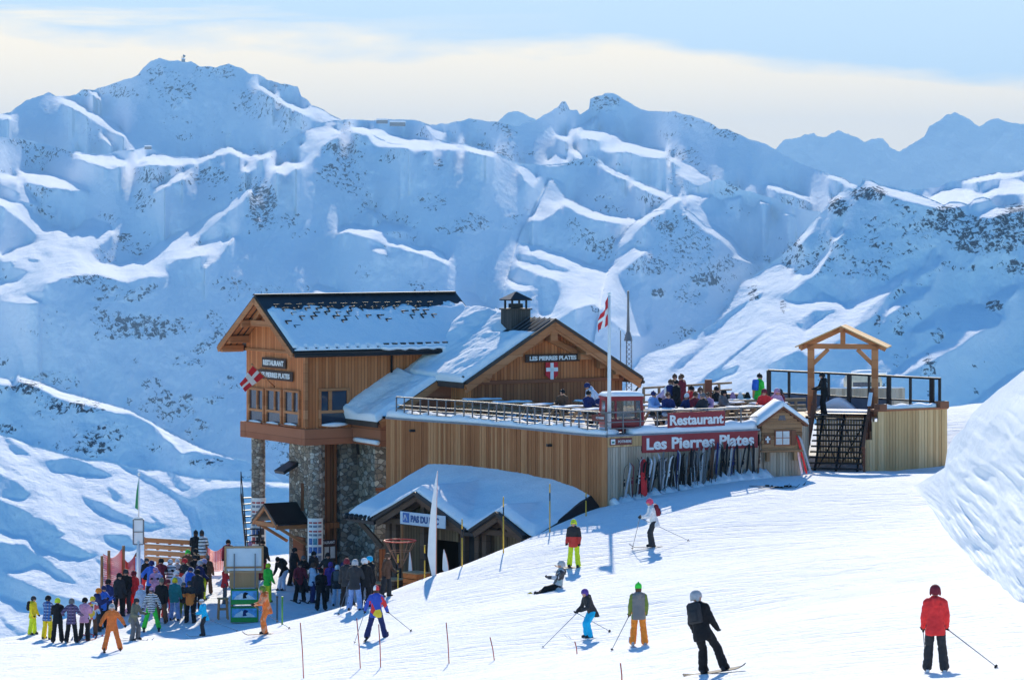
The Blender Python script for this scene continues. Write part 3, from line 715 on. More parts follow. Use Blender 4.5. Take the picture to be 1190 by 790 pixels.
mb.box((T0 + .6, CS1 + .6, croof(CS1 + .6) - .3), (1.05, .26, .3)); mb.box((T0 + .6, CS0 - .5, croof(CS0 - .5) - .3), (1.05, .26, .3))
rp(mb, 'purlin', W_LIGHT, bevel=.012)
# --- snow sheet helper: height field over a roof plane
def snow_sheet(name, a, b, c, d, nu, nv, thick, parent, seed):
    """a,b = upper edge, d,c = lower edge (local points); thick(u,v) in metres, negative sinks under the roof"""
    a, b, c, d = [np.array(q, float) for q in (a, b, c, d)]
    u, v = np.meshgrid(np.linspace(0, 1, nu), np.linspace(0, 1, nv))
    U, V = u[..., None], v[..., None]
    p = a * (1 - U) * (1 - V) + b * U * (1 - V) + c * U * V + d * (1 - U) * V
    nrm = np.cross(b - a, d - a); nrm = nrm / np.linalg.norm(nrm); nrm = nrm if nrm[2] > 0 else -nrm
    th = thick(u, v, p)
    edge = np.minimum(np.minimum(u, 1 - u) * np.linalg.norm(b - a), np.minimum(v, 1 - v) * np.linalg.norm(d - a))
    rnd = np.sqrt(np.clip(edge / .16, 0, 1))
    th = np.where(th > 0, th * rnd - .03 * (1 - rnd), th)
    q = p + nrm * th[..., None]; q[..., 2] -= ZB
    return_ = grid_mesh(name, q[..., 0], q[..., 1], q[..., 2], M_ROOFSNOW); return_.parent = parent
    return return_
M_ROOFSNOW = snow_mat('roof_snow', .7, False)
e = CR - 3.72
def thA(u, v, p):
    n = fbm(p[..., 0] / .9, p[..., 1] / .9, 4, 5); n2 = fbm(p[..., 0] / .35, p[..., 1] / .35, 3, 6)
    bound = .20 - .1 * ss(.75, 1.0, u) + .10 * n + .05 * n2
    th = .16 * ss(bound, bound + .12, v) - .035 + .03 * n
    low = np.exp(-((v - .96) / .018) ** 2) * (((u * 20) % 1) < .35) * (u < .45)
    th = th - .2 * low
    return th
snow_sheet('snow_cover', (T0 + .08, CR - .1, croof(CR - .1)), (T1 - .05, CR - .1, croof(CR - .1)), (T1 - .05, e, croof(e)), (T0 + .08, e, croof(e)), 330, 130, thA, roofA, 1)
e2 = CR + 3.72
snow_sheet('snow_cover', (T0 + .08, CR + .1, croof(CR + .1)), (T1 - .05, CR + .1, croof(CR + .1)), (T1 - .05, e2, croof(e2)), (T0 + .08, e2, croof(e2)), 60, 30, lambda u, v, p: .16 + .04 * fbm(p[..., 0], p[..., 1], 3, 8), roofA, 2)
# snow roll along the eave
mb = MB(); pts = [(x, e - .02, croof(e) + .02 + .03 * math.sin(x * 9)) for x in np.arange(-6.2, -2.7, .2)]; mb.tube(pts, [.05 + .05 * abs(math.sin(k * 1.3)) for k in range(len(pts))], 8)
rp(mb, 'snow_roll', M_ROOFSNOW, roofA, smooth=True)
rg_ = random.Random(4)
for r in range(6):                                   # bent sheet-metal guards poking out of the snow
    for k in range(18):
        tt_ = T0 + .5 + .55 * k + .27 * (r % 2); v_ = .235 + .075 * r
        if tt_ > -2.2 or rg_.random() < (.0, .1, .3, .55, .8, .9)[r] + .25 * (k > 13): continue
        s0_ = CR - 3.72 * v_; zz0 = croof(s0_) + .15 + rg_.uniform(-.02, .02); s1_ = s0_ - rg_.uniform(.16, .3)
        mb = MB(); mb.bar((tt_, s0_, zz0), (tt_ + rg_.uniform(.24, .36), s0_, zz0), .05, .055); mb.bar((tt_, s0_, zz0), (tt_, s1_, zz0 - CSL * (s0_ - s1_) + .02), .045, .05); rp(mb, 'snow_guard', M_BLACK, roofA)
for x in np.arange(-6.0, -2.6, .42): mb = MB(); mb.bar((x, e + .12, croof(e) + .2), (x + .26, e + .12, croof(e) + .2), .12, .09); rp(mb, 'snow_guard', M_BLACK, roofA)
mb = MB(); mb.tube([(T0 + .1, e - .06, croof(e) - .2), (-2.6, e - .06, croof(e) - .2)], .07, 8); mb.tube([(-5.25, e - .03, croof(e) - .25), (-5.25, CS0 - .1, croof(CS0) - .5), (-5.25, CS0 - .08, -7.35)], .05, 8)
mb.tube([(-7.0, CS0 - .1, -8.2), (-7.08, CS0 - .12, -9.2), (-6.9, CS0 - .1, -10.4)], .06, 8)
rp(mb, 'gutter', M_BLACK, smooth=True)

# --- windows
def win_t(px0, px1, py0, py1, trans, mull, label=None):
    (s1, z1), (s0, z0) = at_t(px0, py0, CT), at_t(px1, py1, CT)
    z1 = (at_t(px0, py0, CT)[1] + at_t(px1, py0 + 1.5, CT)[1]) / 2; z0 = (at_t(px0, py1, CT)[1] + at_t(px1, py1 + 1.5, CT)[1]) / 2
    x = CT; mb = MB(); w = .11
    for a in (s0, s1): mb.box((x - .02, a, (z0 + z1) / 2), (.16, w, z1 - z0 + w))
    for z in (z0, z1, z0 + (z1 - z0) * trans): mb.box((x - .02, (s0 + s1) / 2, z), (.15, s1 - s0 - w, w))
    sm = s0 + (s1 - s0) * mull; zt = z0 + (z1 - z0) * trans
    mb.box((x - .02, sm, (zt + z1) / 2), (.155, w * .9, z1 - zt - w))
    f = rp(mb, 'window', W_LIGHT, bevel=.008)
    mb = MB(); mb.box((x - .012, (s0 + s1) / 2, (z0 + z1) / 2), (.02, s1 - s0 - w, z1 - z0 - w)); rp(mb, 'pane', M_GLASS, f)
    mb = MB(); mb.box((x - .12, (s0 + s1) / 2, z0 - .04), (.2, s1 - s0 + .1, .06)); rp(mb, 'sill', W_BEAM, f)
    mb = MB(); n = 9; pts = [(x - .13, s0 + (s1 - s0) * (.1 + .8 * i / n), z0 + .01) for i in range(n + 1)]; mb.tube(pts, [.02 + .05 * math.sin(math.pi * i / n) for i in range(n + 1)], 8); rp(mb, 'sill_snow', M_ROOFSNOW, f, smooth=True)
win_t(290.6, 307.6, 451, 489, .36, .42); win_t(311, 328, 452, 491, .36, .42); win_t(332, 349, 453.5, 492.5, .36, .42)
(t0, z1), (t1, z0) = at_s(371, 453, CS0), at_s(404, 493, CS0)
mb = MB(); w = .12; y = CS0
for a in (t0, t1): mb.box((a, y - .02, (z0 + z1) / 2), (w, .16, z1 - z0 + w))
zt = z0 + (z1 - z0) * .38; tm = t0 + (t1 - t0) * .36
for z in (z0, z1, zt): mb.box(((t0 + t1) / 2, y - .02, z), (t1 - t0 - w, .15, w))
mb.box((tm, y - .02, (zt + z1) / 2), (w * 1.3, .155, z1 - zt - w)); f = rp(mb, 'window', W_LIGHT, bevel=.008)
mb = MB(); mb.box(((t0 + t1) / 2, y - .012, (z0 + z1) / 2), (t1 - t0 - w, .02, z1 - z0 - w)); rp(mb, 'pane', M_GLASS, f)
mb = MB(); pts = [(t0 + (t1 - t0) * (.05 + .9 * i / 9), y - .1, z0 + .02) for i in range(10)]; mb.tube(pts, [.03 + .07 * math.sin(math.pi * i / 9) for i in range(10)], 8); rp(mb, 'sill_snow', M_ROOFSNOW, f, smooth=True)

# --- main gable house
MZ, ML = -4.47, .582
mroof = lambda t: MZ - ML * abs(t)
TS = 0.85                                             # gable wall plane
mb = MB(); wl, wr = -3.72, 4.0
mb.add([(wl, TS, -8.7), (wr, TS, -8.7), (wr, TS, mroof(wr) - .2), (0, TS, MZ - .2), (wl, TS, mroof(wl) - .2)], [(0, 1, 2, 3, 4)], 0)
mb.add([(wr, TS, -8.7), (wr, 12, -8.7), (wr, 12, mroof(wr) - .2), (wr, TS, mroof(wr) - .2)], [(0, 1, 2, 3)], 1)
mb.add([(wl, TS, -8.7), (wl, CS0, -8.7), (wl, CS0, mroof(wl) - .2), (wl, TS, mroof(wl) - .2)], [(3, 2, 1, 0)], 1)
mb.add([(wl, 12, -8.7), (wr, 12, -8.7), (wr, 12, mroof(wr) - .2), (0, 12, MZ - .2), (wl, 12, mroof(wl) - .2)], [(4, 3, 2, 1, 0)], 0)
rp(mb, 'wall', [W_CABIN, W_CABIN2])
mb = MB(); mb.box(((wl + wr) / 2, TS - .025, -7.95), (wr - wl - .02, .05, 1.4)); rp(mb, 'lower_cladding', W_DARKB)
mb = MB(); mb.box(((wl + wr) / 2, TS - .06, -7.2), (wr - wl + .06, .12, .16)); rp(mb, 'wall_rail', W_BEAM, bevel=.01)
mb = MB()
slab(mb, [(-4.53, 0, mroof(4.53)), (0, 0, MZ), (0, 12.2, MZ), (-4.53, 12.2, mroof(4.53))], .14)
slab(mb, [(0, 0, MZ), (4.55, 0, mroof(4.55)), (4.55, 12.2, mroof(4.55)), (0, 12.2, MZ)], .14)
slab(mb, [(-7.45, 2.3, mroof(7.45)), (-4.53, 2.3, mroof(4.53)), (-4.53, 12.2, mroof(4.53)), (-7.45, 12.2, mroof(7.45))], .14)
roofB = rp(mb, 'roof', M_ROOF)
mb = MB()
for sg, te in ((-1, 4.5), (1, 4.52)):
    for k, (o, dz, hh, mi) in enumerate(((-.03, .015, .13, 1), (.02, -.12, .26, 0), (.07, -.36, .16, 0))):
        slab(mb, [(0, o - .03, MZ + dz), (sg * te, o - .03, mroof(te) + dz), (sg * te, o + .03, mroof(te) + dz), (0, o + .03, MZ + dz)], hh, mi)
slab(mb, [(-7.42, 2.26, mroof(7.42) - .02), (-4.6, 2.26, mroof(4.6) - .02), (-4.6, 2.33, mroof(4.6) - .02), (-7.42, 2.33, mroof(7.42) - .02)], .3, 0)
for te, s0, s1 in ((-4.56, .02, 2.2), (-7.48, 2.3, 5.3), (4.58, .02, 12)):
    mb.box((te, (s0 + s1) / 2, mroof(te) - .12), (.06, s1 - s0, .24), mi=1)
rp(mb, 'fascia', [W_LIGHT, M_ROOFE], roofB)
mb = MB()
for tt in (-3.3, -1.75, 0, 1.75, 3.3): mb.box((tt, .45, mroof(tt) - .42), (.3, .85, .34))
mb.box((0, .3, MZ - .72), (.36, .5, .5)); mb.box((-3.3, .55, mroof(3.3) - .62), (.34, .6, .3)); mb.box((3.3, .55, mroof(3.3) - .62), (.34, .6, .3)); mb.box((1.9, .6, -6.1), (.6, .3, .42)); mb.box((2.9, .6, -6.5), (.6, .3, .42))
for sg in (-1, 1): mb.bar((sg * .15, TS - .06, MZ - .9), (sg * 2.1, TS - .06, MZ - 1.75), .12, .26)
rp(mb, 'purlin', W_LIGHT, bevel=.015)
def thB(u, v, p):
    t, s = p[..., 0], p[..., 1]
    n = fbm(t / 1.6, s / 1.6, 4, 11)
    th = .26 + .10 * n + .05 * fbm(t / .4, s / .4, 3, 12)
    bare = ss(-1.35 - .12 * (s - 1), -.9 - .12 * (s - 1), t + .15 * n) * ss(3.4, 2.2, s)
    th = th * (1 - bare) - .06 * bare
    th = th * (.55 + .45 * ss(0, .5, s)) 
    valley = ss(2.6, .2, np.abs((croof(s) - mroof(np.abs(t)))) * 1.4) * ss(4.0, 5.2, s)
    return th + .35 * valley * (t > -4.4)
snow_sheet('snow_cover', (-.02, .1, MZ), (-.02, 12, MZ), (-4.56, 12, mroof(4.56)), (-4.56, .1, mroof(4.56)), 190, 80, thB, roofB, 3)
def thC(u, v, p):
    t, s = p[..., 0], p[..., 1]; n = fbm(t / 1.4, s / 1.4, 4, 13)
    up = np.clip((CS0 - s) / 2.2, 0, 1)
    return .27 + .08 * n + .04 * fbm(t / .4, s / .4, 3, 14) + .3 * ss(.55, .0, up)
snow_sheet('snow_cover', (-4.5, 2.34, mroof(4.5) + .03), (-4.5, 8.6, mroof(4.5) + .03), (-7.5, 8.6, mroof(7.5)), (-7.5, 2.34, mroof(7.5)), 110, 60, thC, roofB, 4)
snow_sheet('snow_cover', (.05, .1, MZ), (.05, 12, MZ), (4.5, 12, mroof(4.5)), (4.5, .1, mroof(4.5)), 60, 40, lambda u, v, p: .05 + .1 * ss(2, 3.5, p[..., 1]) - .12 * ss(3, 1.5, p[..., 1]), roofB, 5)
mb = MB()                                             # standing seams where the sheet is bare
for s in np.arange(.35, 3.2, .42): mb.bar((-.03, s, MZ + .03), (-1.7, s, mroof(1.7) + .03), .035, .05)
rp(mb, 'roof_seam', M_STEEL, roofB)
mb = MB()
for s in np.arange(2.55, 5.1, .34): mb.ball((-7.3, s, mroof(7.3) + .1), (.13, .13, .11), 10, 6)
for s in np.arange(.3, 2.2, .34): mb.ball((-4.42, s, mroof(4.42) + .11), (.12, .13, .11), 10, 6)
rp(mb, 'snow_guard', M_BLACK, roofB, smooth=True)
mb = MB(); mb.tube([(4.66, .1, mroof(4.6) - .2), (4.66, 9, mroof(4.6) - .2)], .07, 8); mb.tube([(4.66, .3, mroof(4.6) - .25), (4.5, .5, -7.75), (4.12, TS + .1, -7.95), (4.1, TS + .1, -8.6)], .05, 8); rp(mb, 'gutter', M_BLACK, smooth=True)
# wall under the catslide
mb = MB(); mb.add([(-7.2, 2.55, -9.9), (-3.72, 2.55, -9.9), (-3.72, 2.55, mroof(3.72) - .2), (-7.2, 2.55, mroof(7.2) - .2)], [(0, 1, 2, 3)])
mb.add([(-7.2, 2.55, -9.9), (-7.2, CS0, -9.9), (-7.2, CS0, mroof(7.2) - .2), (-7.2, 2.55, mroof(7.2) - .2)], [(3, 2, 1, 0)]); rp(mb, 'wall', W_BEAM)
mb = MB(); pts = [(-7.35 + .02 * i, 2.5 + .3 * i, -9.72) for i in range(9)]; mb.tube(pts, .1, 8); rp(mb, 'ledge_snow', M_ROOFSNOW, smooth=True)
# chimney
ct, cs = -.42, 2.6
mb = MB(); mb.box((ct, cs, -5.0), (1.0, .85, 1.75)); mb.box((ct, cs, -4.12), (1.12, .97, .06)); ch = rp(mb, 'chimney', wood('chimney_cladding', (1, .8), .1, ((.045, .038, .034), (.075, .06, .052), (.1, .085, .075))), roofB)
mb = MB()
for a in (-1, 1):
    for b in (-1, 1): mb.box((ct + a * .36, cs + b * .3, -3.92), (.07, .07, .36))
mb.box((ct, cs, -3.98), (.5, .4, .2))
mb.loft([[(ct - .55, cs - .47, -3.74), (ct + .55, cs - .47, -3.74), (ct + .55, cs + .47, -3.74), (ct - .55, cs + .47, -3.74)], [(ct - .56, cs - .48, -3.69), (ct + .56, cs - .48, -3.69), (ct + .56, cs + .48, -3.69), (ct - .56, cs + .48, -3.69)], [(ct - .03, cs - .03, -3.36), (ct + .03, cs - .03, -3.36), (ct + .03, cs + .03, -3.36), (ct - .03, cs + .03, -3.36)]])
rp(mb, 'chimney_cap', M_BLACK, ch)

# --- stone storey under the cabin, columns
mb = MB(); SS = 6.1
sl_ = at_t(336, 600, -8.75)[0]
mb.box(((-8.75 - 8.03) / 2, (SS + sl_) / 2, (ZB + ZBM) / 2 + .1), (.72, sl_ - SS, ZBM - ZB + .3))
mb.box((-6.3, SS + 1.6, (ZB + ZBM) / 2 + .1), (1.9, 3.2, ZBM - ZB + .3))
mb.box((-5.9, 5.3, -13.0), (1.1, 1.7, 6.7)); rp(mb, 'stone_wall', M_STONE)
mb = MB(); mb.box((-7.64, SS + .55, (ZB + ZBM) / 2), (.8, .3, ZBM - ZB)); mb.box((-7.64, SS + .3, -13.55), (.84, .4, .25)); mb.box((-7.4, SS + .25, -13.2), (.12, .12, 6.4))
rp(mb, 'recessed_door', W_DARKB)
mb = MB(); mb.box((-5.12, 4.6, -11.9), (.45, .6, 4.2)); rp(mb, 'grey_pillar', M_GREY)
mb = MB(); mb.box((-6.2, 4.44, -12.35), (.26, .06, .66)); rp(mb, 'window', W_DARKB); mb = MB(); mb.box((-6.2, 4.43, -11.9), (.44, .1, .14)); rp(mb, 'lintel', W_BEAM)
mb = MB(); mb.box((-8.77, SS + .7, -12.3), (.06, .2, 1.2)); rp(mb, 'window', W_DARKB)
mb = MB(); mb.box((-6.0, 4.43, -15.4), (.5, .08, 1.8)); rp(mb, 'door', W_DARKB)
def column(t, s, z1):
    mb = MB(); n = 20; zs = np.linspace(ZB - .3, z1, 14)
    mb.loft([[(t + (.31 + .008 * math.sin(5 * a * k)) * math.cos(2 * math.pi * a / n), s + .31 * math.sin(2 * math.pi * a / n), z) for a in range(n)] for k, z in enumerate(zs)])
    rp(mb, 'stone_column', stone_mat('column_stone', .17))
column(-9.05, 10.55, ZBM + .02); column(-8.78, 5.55, ZBM + .02)
# posters wrapped round the columns
def poster(t, s, z0, z1, half, label):
    rng = random.Random(int(z0 * 10) + 3); n = 14; P0 = empty('poster_wrap', wpt(t, s, z0), ANG, label, 'poster')
    mb = MB(); rr = .335
    def arc(a0, a1, za, zb, r, mi, k=8):
        vs = []; 
        for i in range(k + 1):
            a = a0 + (a1 - a0) * i / k
            vs += [(r * math.cos(a), r * math.sin(a), za), (r * math.cos(a), r * math.sin(a), zb)]
        mb.add(vs, [(2 * i, 2 * i + 2, 2 * i + 3, 2 * i + 1) for i in range(k)], mi)
    A0, A1 = math.radians(-205), math.radians(-35); H = z1 - z0
    arc(A0, A1, 0, H, rr, 0, 16)
    for r in range(6):
        for c in range(3):
            a0 = A0 + (A1 - A0) * (.2 + .22 * c); a1 = a0 + (A1 - A0) * .18
            zc = H * (.06 + .155 * r)
            if r >= 4: arc(a0, a1, zc, zc + H * .04, rr + .006, 5); arc(a0, a1, zc + H * .07, zc + H * .1, rr + .006, 4)
            else: arc(a0, a1, zc, zc + H * .115, rr + .006, rng.choice([1, 2, 3, 4, 5]))
    mb.build('poster', [M_WHITE] + [mat_plain('poster_' + k, c, .5, 0, .5, 14) for k, c in (('blue', (.06, .16, .42)), ('dark', (.04, .05, .08)), ('teal', (.1, .3, .4)), ('red', (.45, .08, .08)), ('slate', (.2, .25, .33)))], P0)
poster(-9.05, 10.55, -15.2, -12.6, 0, 'tall poster of small pictures wrapped round the far left stone column')
poster(-8.78, 5.55, -15.5, -13.1, 0, 'tall bluish poster of small pictures wrapped round the nearer stone column')
# porch on the left flank
mb = MB(); z0, z1 = -13.35, -12.55; ts, sc = -9.6, 7.4
slab(mb, [(ts - .75, sc, z1), (-8.7, sc, z1), (-8.7, sc - 1.2, z0), (ts - .75, sc - 1.2, z0)], .1); slab(mb, [(ts - .75, sc, z1), (-8.7, sc, z1), (-8.7, sc + 1.2, z0), (ts - .75, sc + 1.2, z0)], .1); pr = rp(mb, 'porch_roof', M_ROOF)
mb = MB()
for sg in (-1, 1): mb.bar((ts - .7, sc, z1 - .14), (ts - .7, sc + sg * 1.15, z0 - .12), .08, .2); mb.bar((ts - .6, sc + sg * .9, z0 - .2), (-8.75, sc + sg * .9, z0 - .2), .14, .16); mb.bar((ts - .4, sc + sg * .9, z0 - .25), (-8.75, sc + sg * .9, z0 - 1.0), .12, .12)
mb.box((ts - .68, sc, z0 - .1), (.1, 1.8, .18)); rp(mb, 'porch_frame', W_LIGHT, pr)
mb = MB(); mb.box((-8.82, SS + .9, -15.2), (.1, 1.0, 2.3)); rp(mb, 'door', W_BEAM)
mb = MB(); slab(mb, [(-9.5, sl_ - .9, -11.2), (-8.75, sl_ - .9, -10.8), (-8.75, sl_, -10.8), (-9.5, sl_, -11.2)], .14); rp(mb, 'canopy', M_ROOF)
# outside steel stairs on the left flank
st = empty('steel_stairs', wpt(-9.5, 10.2, ZB), ANG, 'narrow steel outside stairs climbing beside the left stone wall', 'stairs')
mb = MB()
for a in (-.35, .35): mb.bar((a - .55, -1.5, 0), (a + .35, 1.2, 3.9), .06, .16)
mb2 = MB()
for i in range(15): k = i / 15; mb2.box((-.55 + .9 * k, -1.5 + 2.7 * k, 3.9 * k + .1), (.7, .22, .04))
mb.build('stringer', M_BLACK, st); mb2.build('tread', M_BLACK, st)
mb = MB()
for a in (-.35, .35):
    mb.bar((a - .55, -1.5, 1.0), (a + .35, 1.2, 4.9), .04, .04)
    for i in range(6): k = i / 5; mb.bar((a - .55 + .9 * k, -1.5 + 2.7 * k, 3.9 * k), (a - .55 + .9 * k, -1.5 + 2.7 * k, 3.9 * k + 1.0), .03, .03)
mb.build('handrail', M_BLACK, st)

# --- signs with lettering
def text_mesh(txt, size, width=None, height=None, ext=.012, bold=.0):
    cu = bpy.data.curves.new('txt', 'FONT'); cu.body = txt; cu.size = size; cu.align_x = 'CENTER'; cu.align_y = 'CENTER'; cu.extrude = ext; cu.offset = bold; cu.resolution_u = 3
    o = bpy.data.objects.new('txt', cu); COL.objects.link(o); bpy.context.view_layer.update()
    me = bpy.data.meshes.new_from_object(o.evaluated_get(bpy.context.evaluated_depsgraph_get())); bpy.data.objects.remove(o); bpy.data.curves.remove(cu)
    n = len(me.vertices); co = np.zeros(n * 3); me.vertices.foreach_get('co', co); co = co.reshape(-1, 3)
    w = co[:, 0].max() - co[:, 0].min(); h = co[:, 1].max() - co[:, 1].min(); co[:, :2] -= (co[:, :2].max(0) + co[:, :2].min(0)) / 2
    if width: co[:, 0] *= width / w
    if height: co[:, 1] *= height / h
    me.vertices.foreach_set('co', co.ravel()); me.update(); return me
def sign(name, loc, rz, w, h, txt, board_m, text_m, label, cat='sign', tw=.86, th=.55, bold=.0, depth=.05, frame=None, tx=0.0):
    """board facing local -y"""
    e = empty(name, loc, rz, label, cat)
    mb = MB(); mb.box((0, 0, 0), (w, depth, h)); mb.build('board', board_m, e, bevel=.008)
    if frame:
        mb = MB()
        for a in (-1, 1): mb.box((0, -.01, a * h / 2), (w + .08, depth + .04, .07)); mb.box((a * w / 2, -.011, 0), (.07, depth + .04, h - .07))
        mb.build('frame', frame, e)
    if txt:
        me = text_mesh(txt, .3, w * tw, h * th, .008, bold); me.materials.append(text_m)
        o = bpy.data.objects.new('lettering', me); COL.objects.link(o); o.parent = e; o.rotation_euler = (math.pi / 2, 0, 0); o.location = (tx, -depth / 2 - .012, 0)
    return e
c0 = (at_t(305, 416.5, CT), at_t(331.5, 428, CT))
def tsign(px0, px1, py0, py1, txt, label):
    s1, za = at_t(px0, (py0 + py1) / 2 - .7, CT - .08); s0, zb = at_t(px1, (py0 + py1) / 2 + .7, CT - .08)
    h = (py1 - py0) / F * 136
    sign('name_board', wpt(CT - .07, (s0 + s1) / 2, (za + zb) / 2), ANG - math.pi / 2, abs(s1 - s0), h, txt, M_SIGNB, M_WHITE, label, bold=.012)
tsign(304.5, 332, 416, 427.5, 'RESTAURANT', 'short dark board with white capitals RESTAURANT, upper of two on the cabin gable')
tsign(300, 340, 430.5, 441.5, 'LES PIERRES PLATES', 'longer dark board below the RESTAURANT board on the cabin gable, half behind a flag')
ta, za = at_s(609.5, 416.5, TS - .05); tb, zb = at_s(672.5, 415, TS - .05)
sign('name_board', wpt((ta + tb) / 2, TS - .13, (za + zb) / 2), ANG, tb - ta, .34, 'LES PIERRES PLATES', M_SIGNB, M_WHITE, 'wide dark board lettered LES PIERRES PLATES high on the big front gable', bold=.014)
# cross shield under it
tc_, zc_ = at_s(640.5, 430.5, TS - .1)
sh = empty('cross_shield', wpt(tc_, TS - .16, zc_), ANG, 'small red shield with a white cross under the gable board', 'shield')
mb = MB(); w, h = .31, .36
pr_ = [(-w, 0, h), (w, 0, h), (w, 0, -h * .55), (w * .55, 0, -h * .85), (0, 0, -h * 1.1), (-w * .55, 0, -h * .85), (-w, 0, -h * .55)]; mb.prism(pr_, (0, .04, 0)); mb.build('shield', M_RED, sh)
mb = MB(); mb.box((0, -.012, -.02), (.16, .02, .72)); mb.box((0, -.0125, .05), (.6, .019, .17)); mb.build('cross', M_WHITE, sh)
# flag on the cabin gable
def cross_flag(mb, A, B, C, D_, n=18, wav=.03):
    """cloth quad A-B-C-D (A,B on the hoist); red with white cross, gently waving; returns via material index"""
    A, B, C, D_ = [Vector(q) for q in (A, B, C, D_)]; nrm = (B - A).cross(D_ - A).normalized()
    vs = []; fs = []; ms = []
    for j in range(n + 1):
        for i in range(n + 1):
            u, v = i / n, j / n
            p = A * (1 - u) * (1 - v) + D_ * u * (1 - v) + C * u * v + B * (1 - u) * v
            vs.append(p + nrm * wav * math.sin(u * 7 + v * 3) * u)
    for j in range(n):
        for i in range(n):
            u, v = (i + .5) / n, (j + .5) / n
            fs.append((j * (n + 1) + i, j * (n + 1) + i + 1, (j + 1) * (n + 1) + i + 1, (j + 1) * (n + 1) + i)); ms.append(1 if abs(u - .5) < .11 or abs(v - .5) < .11 else 0)
    b = len(mb.v); mb.v += [tuple(v) for v in vs]; mb.f += [tuple(i + b for i in f) for f in fs]; mb.m += ms
def cloth_obj(mb, name, parent):
    o = mb.build(name, [M_RED, M_WHITE], parent, smooth=True)
    md = o.modifiers.new('thick', 'SOLIDIFY'); md.thickness = .012
    return o
s_, z_ = at_t(319, 449.5, CT)
base = wpt(CT, s_, z_); tip = P(293.5, 424, base[1] - 1.6)
fl = empty('wall_flag', base, 0, 'red flag with white cross on a slanting pole from the cabin gable', 'flag')
mb = MB(); mb.tube([(0, 0, 0), tip - base], [.03, .022], 8); mb.tube([tip - base, tip - base + (tip - base).normalized() * .08], .045, 8); mb.build('pole', W_LIGHT, fl, smooth=True)
A = (tip - base) * .98; Bq = (tip - base) * .48 ; D1q = P(278.5, 446, base[1] - 1.5) - base; C1q = P(284.5, 455, base[1] - .95) - base
mb = MB(); cross_flag(mb, A, Bq, C1q, D1q); cloth_obj(mb, 'flag_cloth', fl)
# ================================================================== TERRACE AND ITS WALLS
W_WALL = island_wood('larch_boards', ((.28, .09, .03), (.41, .148, .052), (.56, .25, .105)))
W_PALE = island_wood('pale_boards', ((.48, .275, .12), (.62, .38, .175), (.74, .49, .25)))
W_GREYB = island_wood('weathered_boards', ((.30, .23, .16), (.42, .33, .24), (.54, .44, .33)))
W_DECK = wood('deck_boards', 0, .14, ((.2, .13, .08), (.3, .2, .13), (.38, .28, .2)))
W_POST = island_wood('red_brown_wood', ((.13, .045, .025), (.2, .075, .04), (.27, .11, .06)))
M_SIGNRED = mat_plain('sign_red', (.30, .022, .028), .55, 0, .12, 3)
M_CAP = mat_plain('zinc_cap', (.16, .2, .25), .45, .5, .15, 3)
ZD = -8.62
def cr(pts, n):
    """Catmull-Rom through plan points"""
    p = [Vector((*q, 0)) for q in pts]; p = [p[0] * 2 - p[1]] + p + [p[-1] * 2 - p[-2]]; out = []
    for i in range(1, len(p) - 2):
        for k in range(n):
            t = k / n; a, b, c, d = p[i - 1], p[i], p[i + 1], p[i + 2]
            out.append(.5 * (2 * b + (c - a) * t + (2 * a - 5 * b + 4 * c - d) * t * t + (3 * b - a - 3 * c + d) * t ** 3))
    return out + [p[-2]]
def along(path, step):
    """points at equal spacing on a polyline, with directions"""
    out = []; acc = 0.0; nxt = 0.0
    for a, b in zip(path[:-1], path[1:]):
        L = (b - a).length; d = (b - a) / max(L, 1e-9)
        while nxt <= acc + L: out.append((a + d * (nxt - acc), d)); nxt += step
        acc += L
    return out
K = Vector((3.67, 120.0, 0)); E = K + U1 * 7.25
WC = cr([(-5.3, 130.9), (-3.5, 128.9), (-1.9, 127.35), (-.75, 126.0), (.95, 123.7), (2.5, 121.3), (3.67, 120.0)], 14)
PL0 = Vector((14.75, 130.2, 0)); PL1 = PL0 + U1 * 4.45
ter = empty('terrace', (3.67, 120.0, -11.6), 0, 'raised restaurant terrace behind a curved wall of upright brown boards', 'terrace')
TB = Vector((3.67, 120.0, -11.6))
def tp(mb, name, mat, **k): return mb.shift(-TB).build(name, mat, ter, **k)
rnd = random.Random(5)
def boards(path, step, z0, z1, thick=.045):
    mb = MB(); zf = z1 if callable(z1) else (lambda p: z1); zg = z0 if callable(z0) else (lambda p: z0)
    for p, d in along(path, step):
        w = step - .014; q = p + d * step / 2
        nrm = Vector((d.y, -d.x, 0)); q = q + nrm * rnd.uniform(0, .018)
        mb.box((q.x, q.y, (zg(q) + zf(q)) / 2), (w, thick, zf(q) - zg(q)), math.atan2(d.y, d.x))
    return mb
tp(boards(WC, .145, -16.3, ZD + .02), 'board_wall', W_WALL)
def backing(path, z0, z1, off=.06):
    mb = MB(); vs = []
    for i, p in enumerate(path):
        d = (path[min(i + 1, len(path) - 1)] - path[max(i - 1, 0)]).normalized(); n = Vector((-d.y, d.x, 0)); q = p + n * off
        vs += [(q.x, q.y, z0), (q.x, q.y, z1)]
    mb.add(vs, [(2 * i, 2 * i + 2, 2 * i + 3, 2 * i + 1) for i in range(len(path) - 1)]); return mb
SW = [K, E, Vector((12.15, 129.0, 0)), Vector((12.45, 130.3, 0))]
mbk = backing(WC, -16.4, ZD); mb2 = backing(SW, -12.5, ZD); mbk.add(mb2.v, mb2.f); tp(mbk, 'wall_backing', mat_plain('backing', (.02, .015, .012), .9))
tp(boards([K + U1 * 1.55, E], .12, -11.9, -9.2), 'board_wall', W_GREYB); tp(boards([K + U1 * .02, K + U1 * 1.55], .12, -11.9, -9.0), 'board_wall', W_GREYB)
tp(boards([K + U1 * .02, K + U1 * 1.55], .145, -8.99, ZD + .03), 'board_wall', W_PALE)
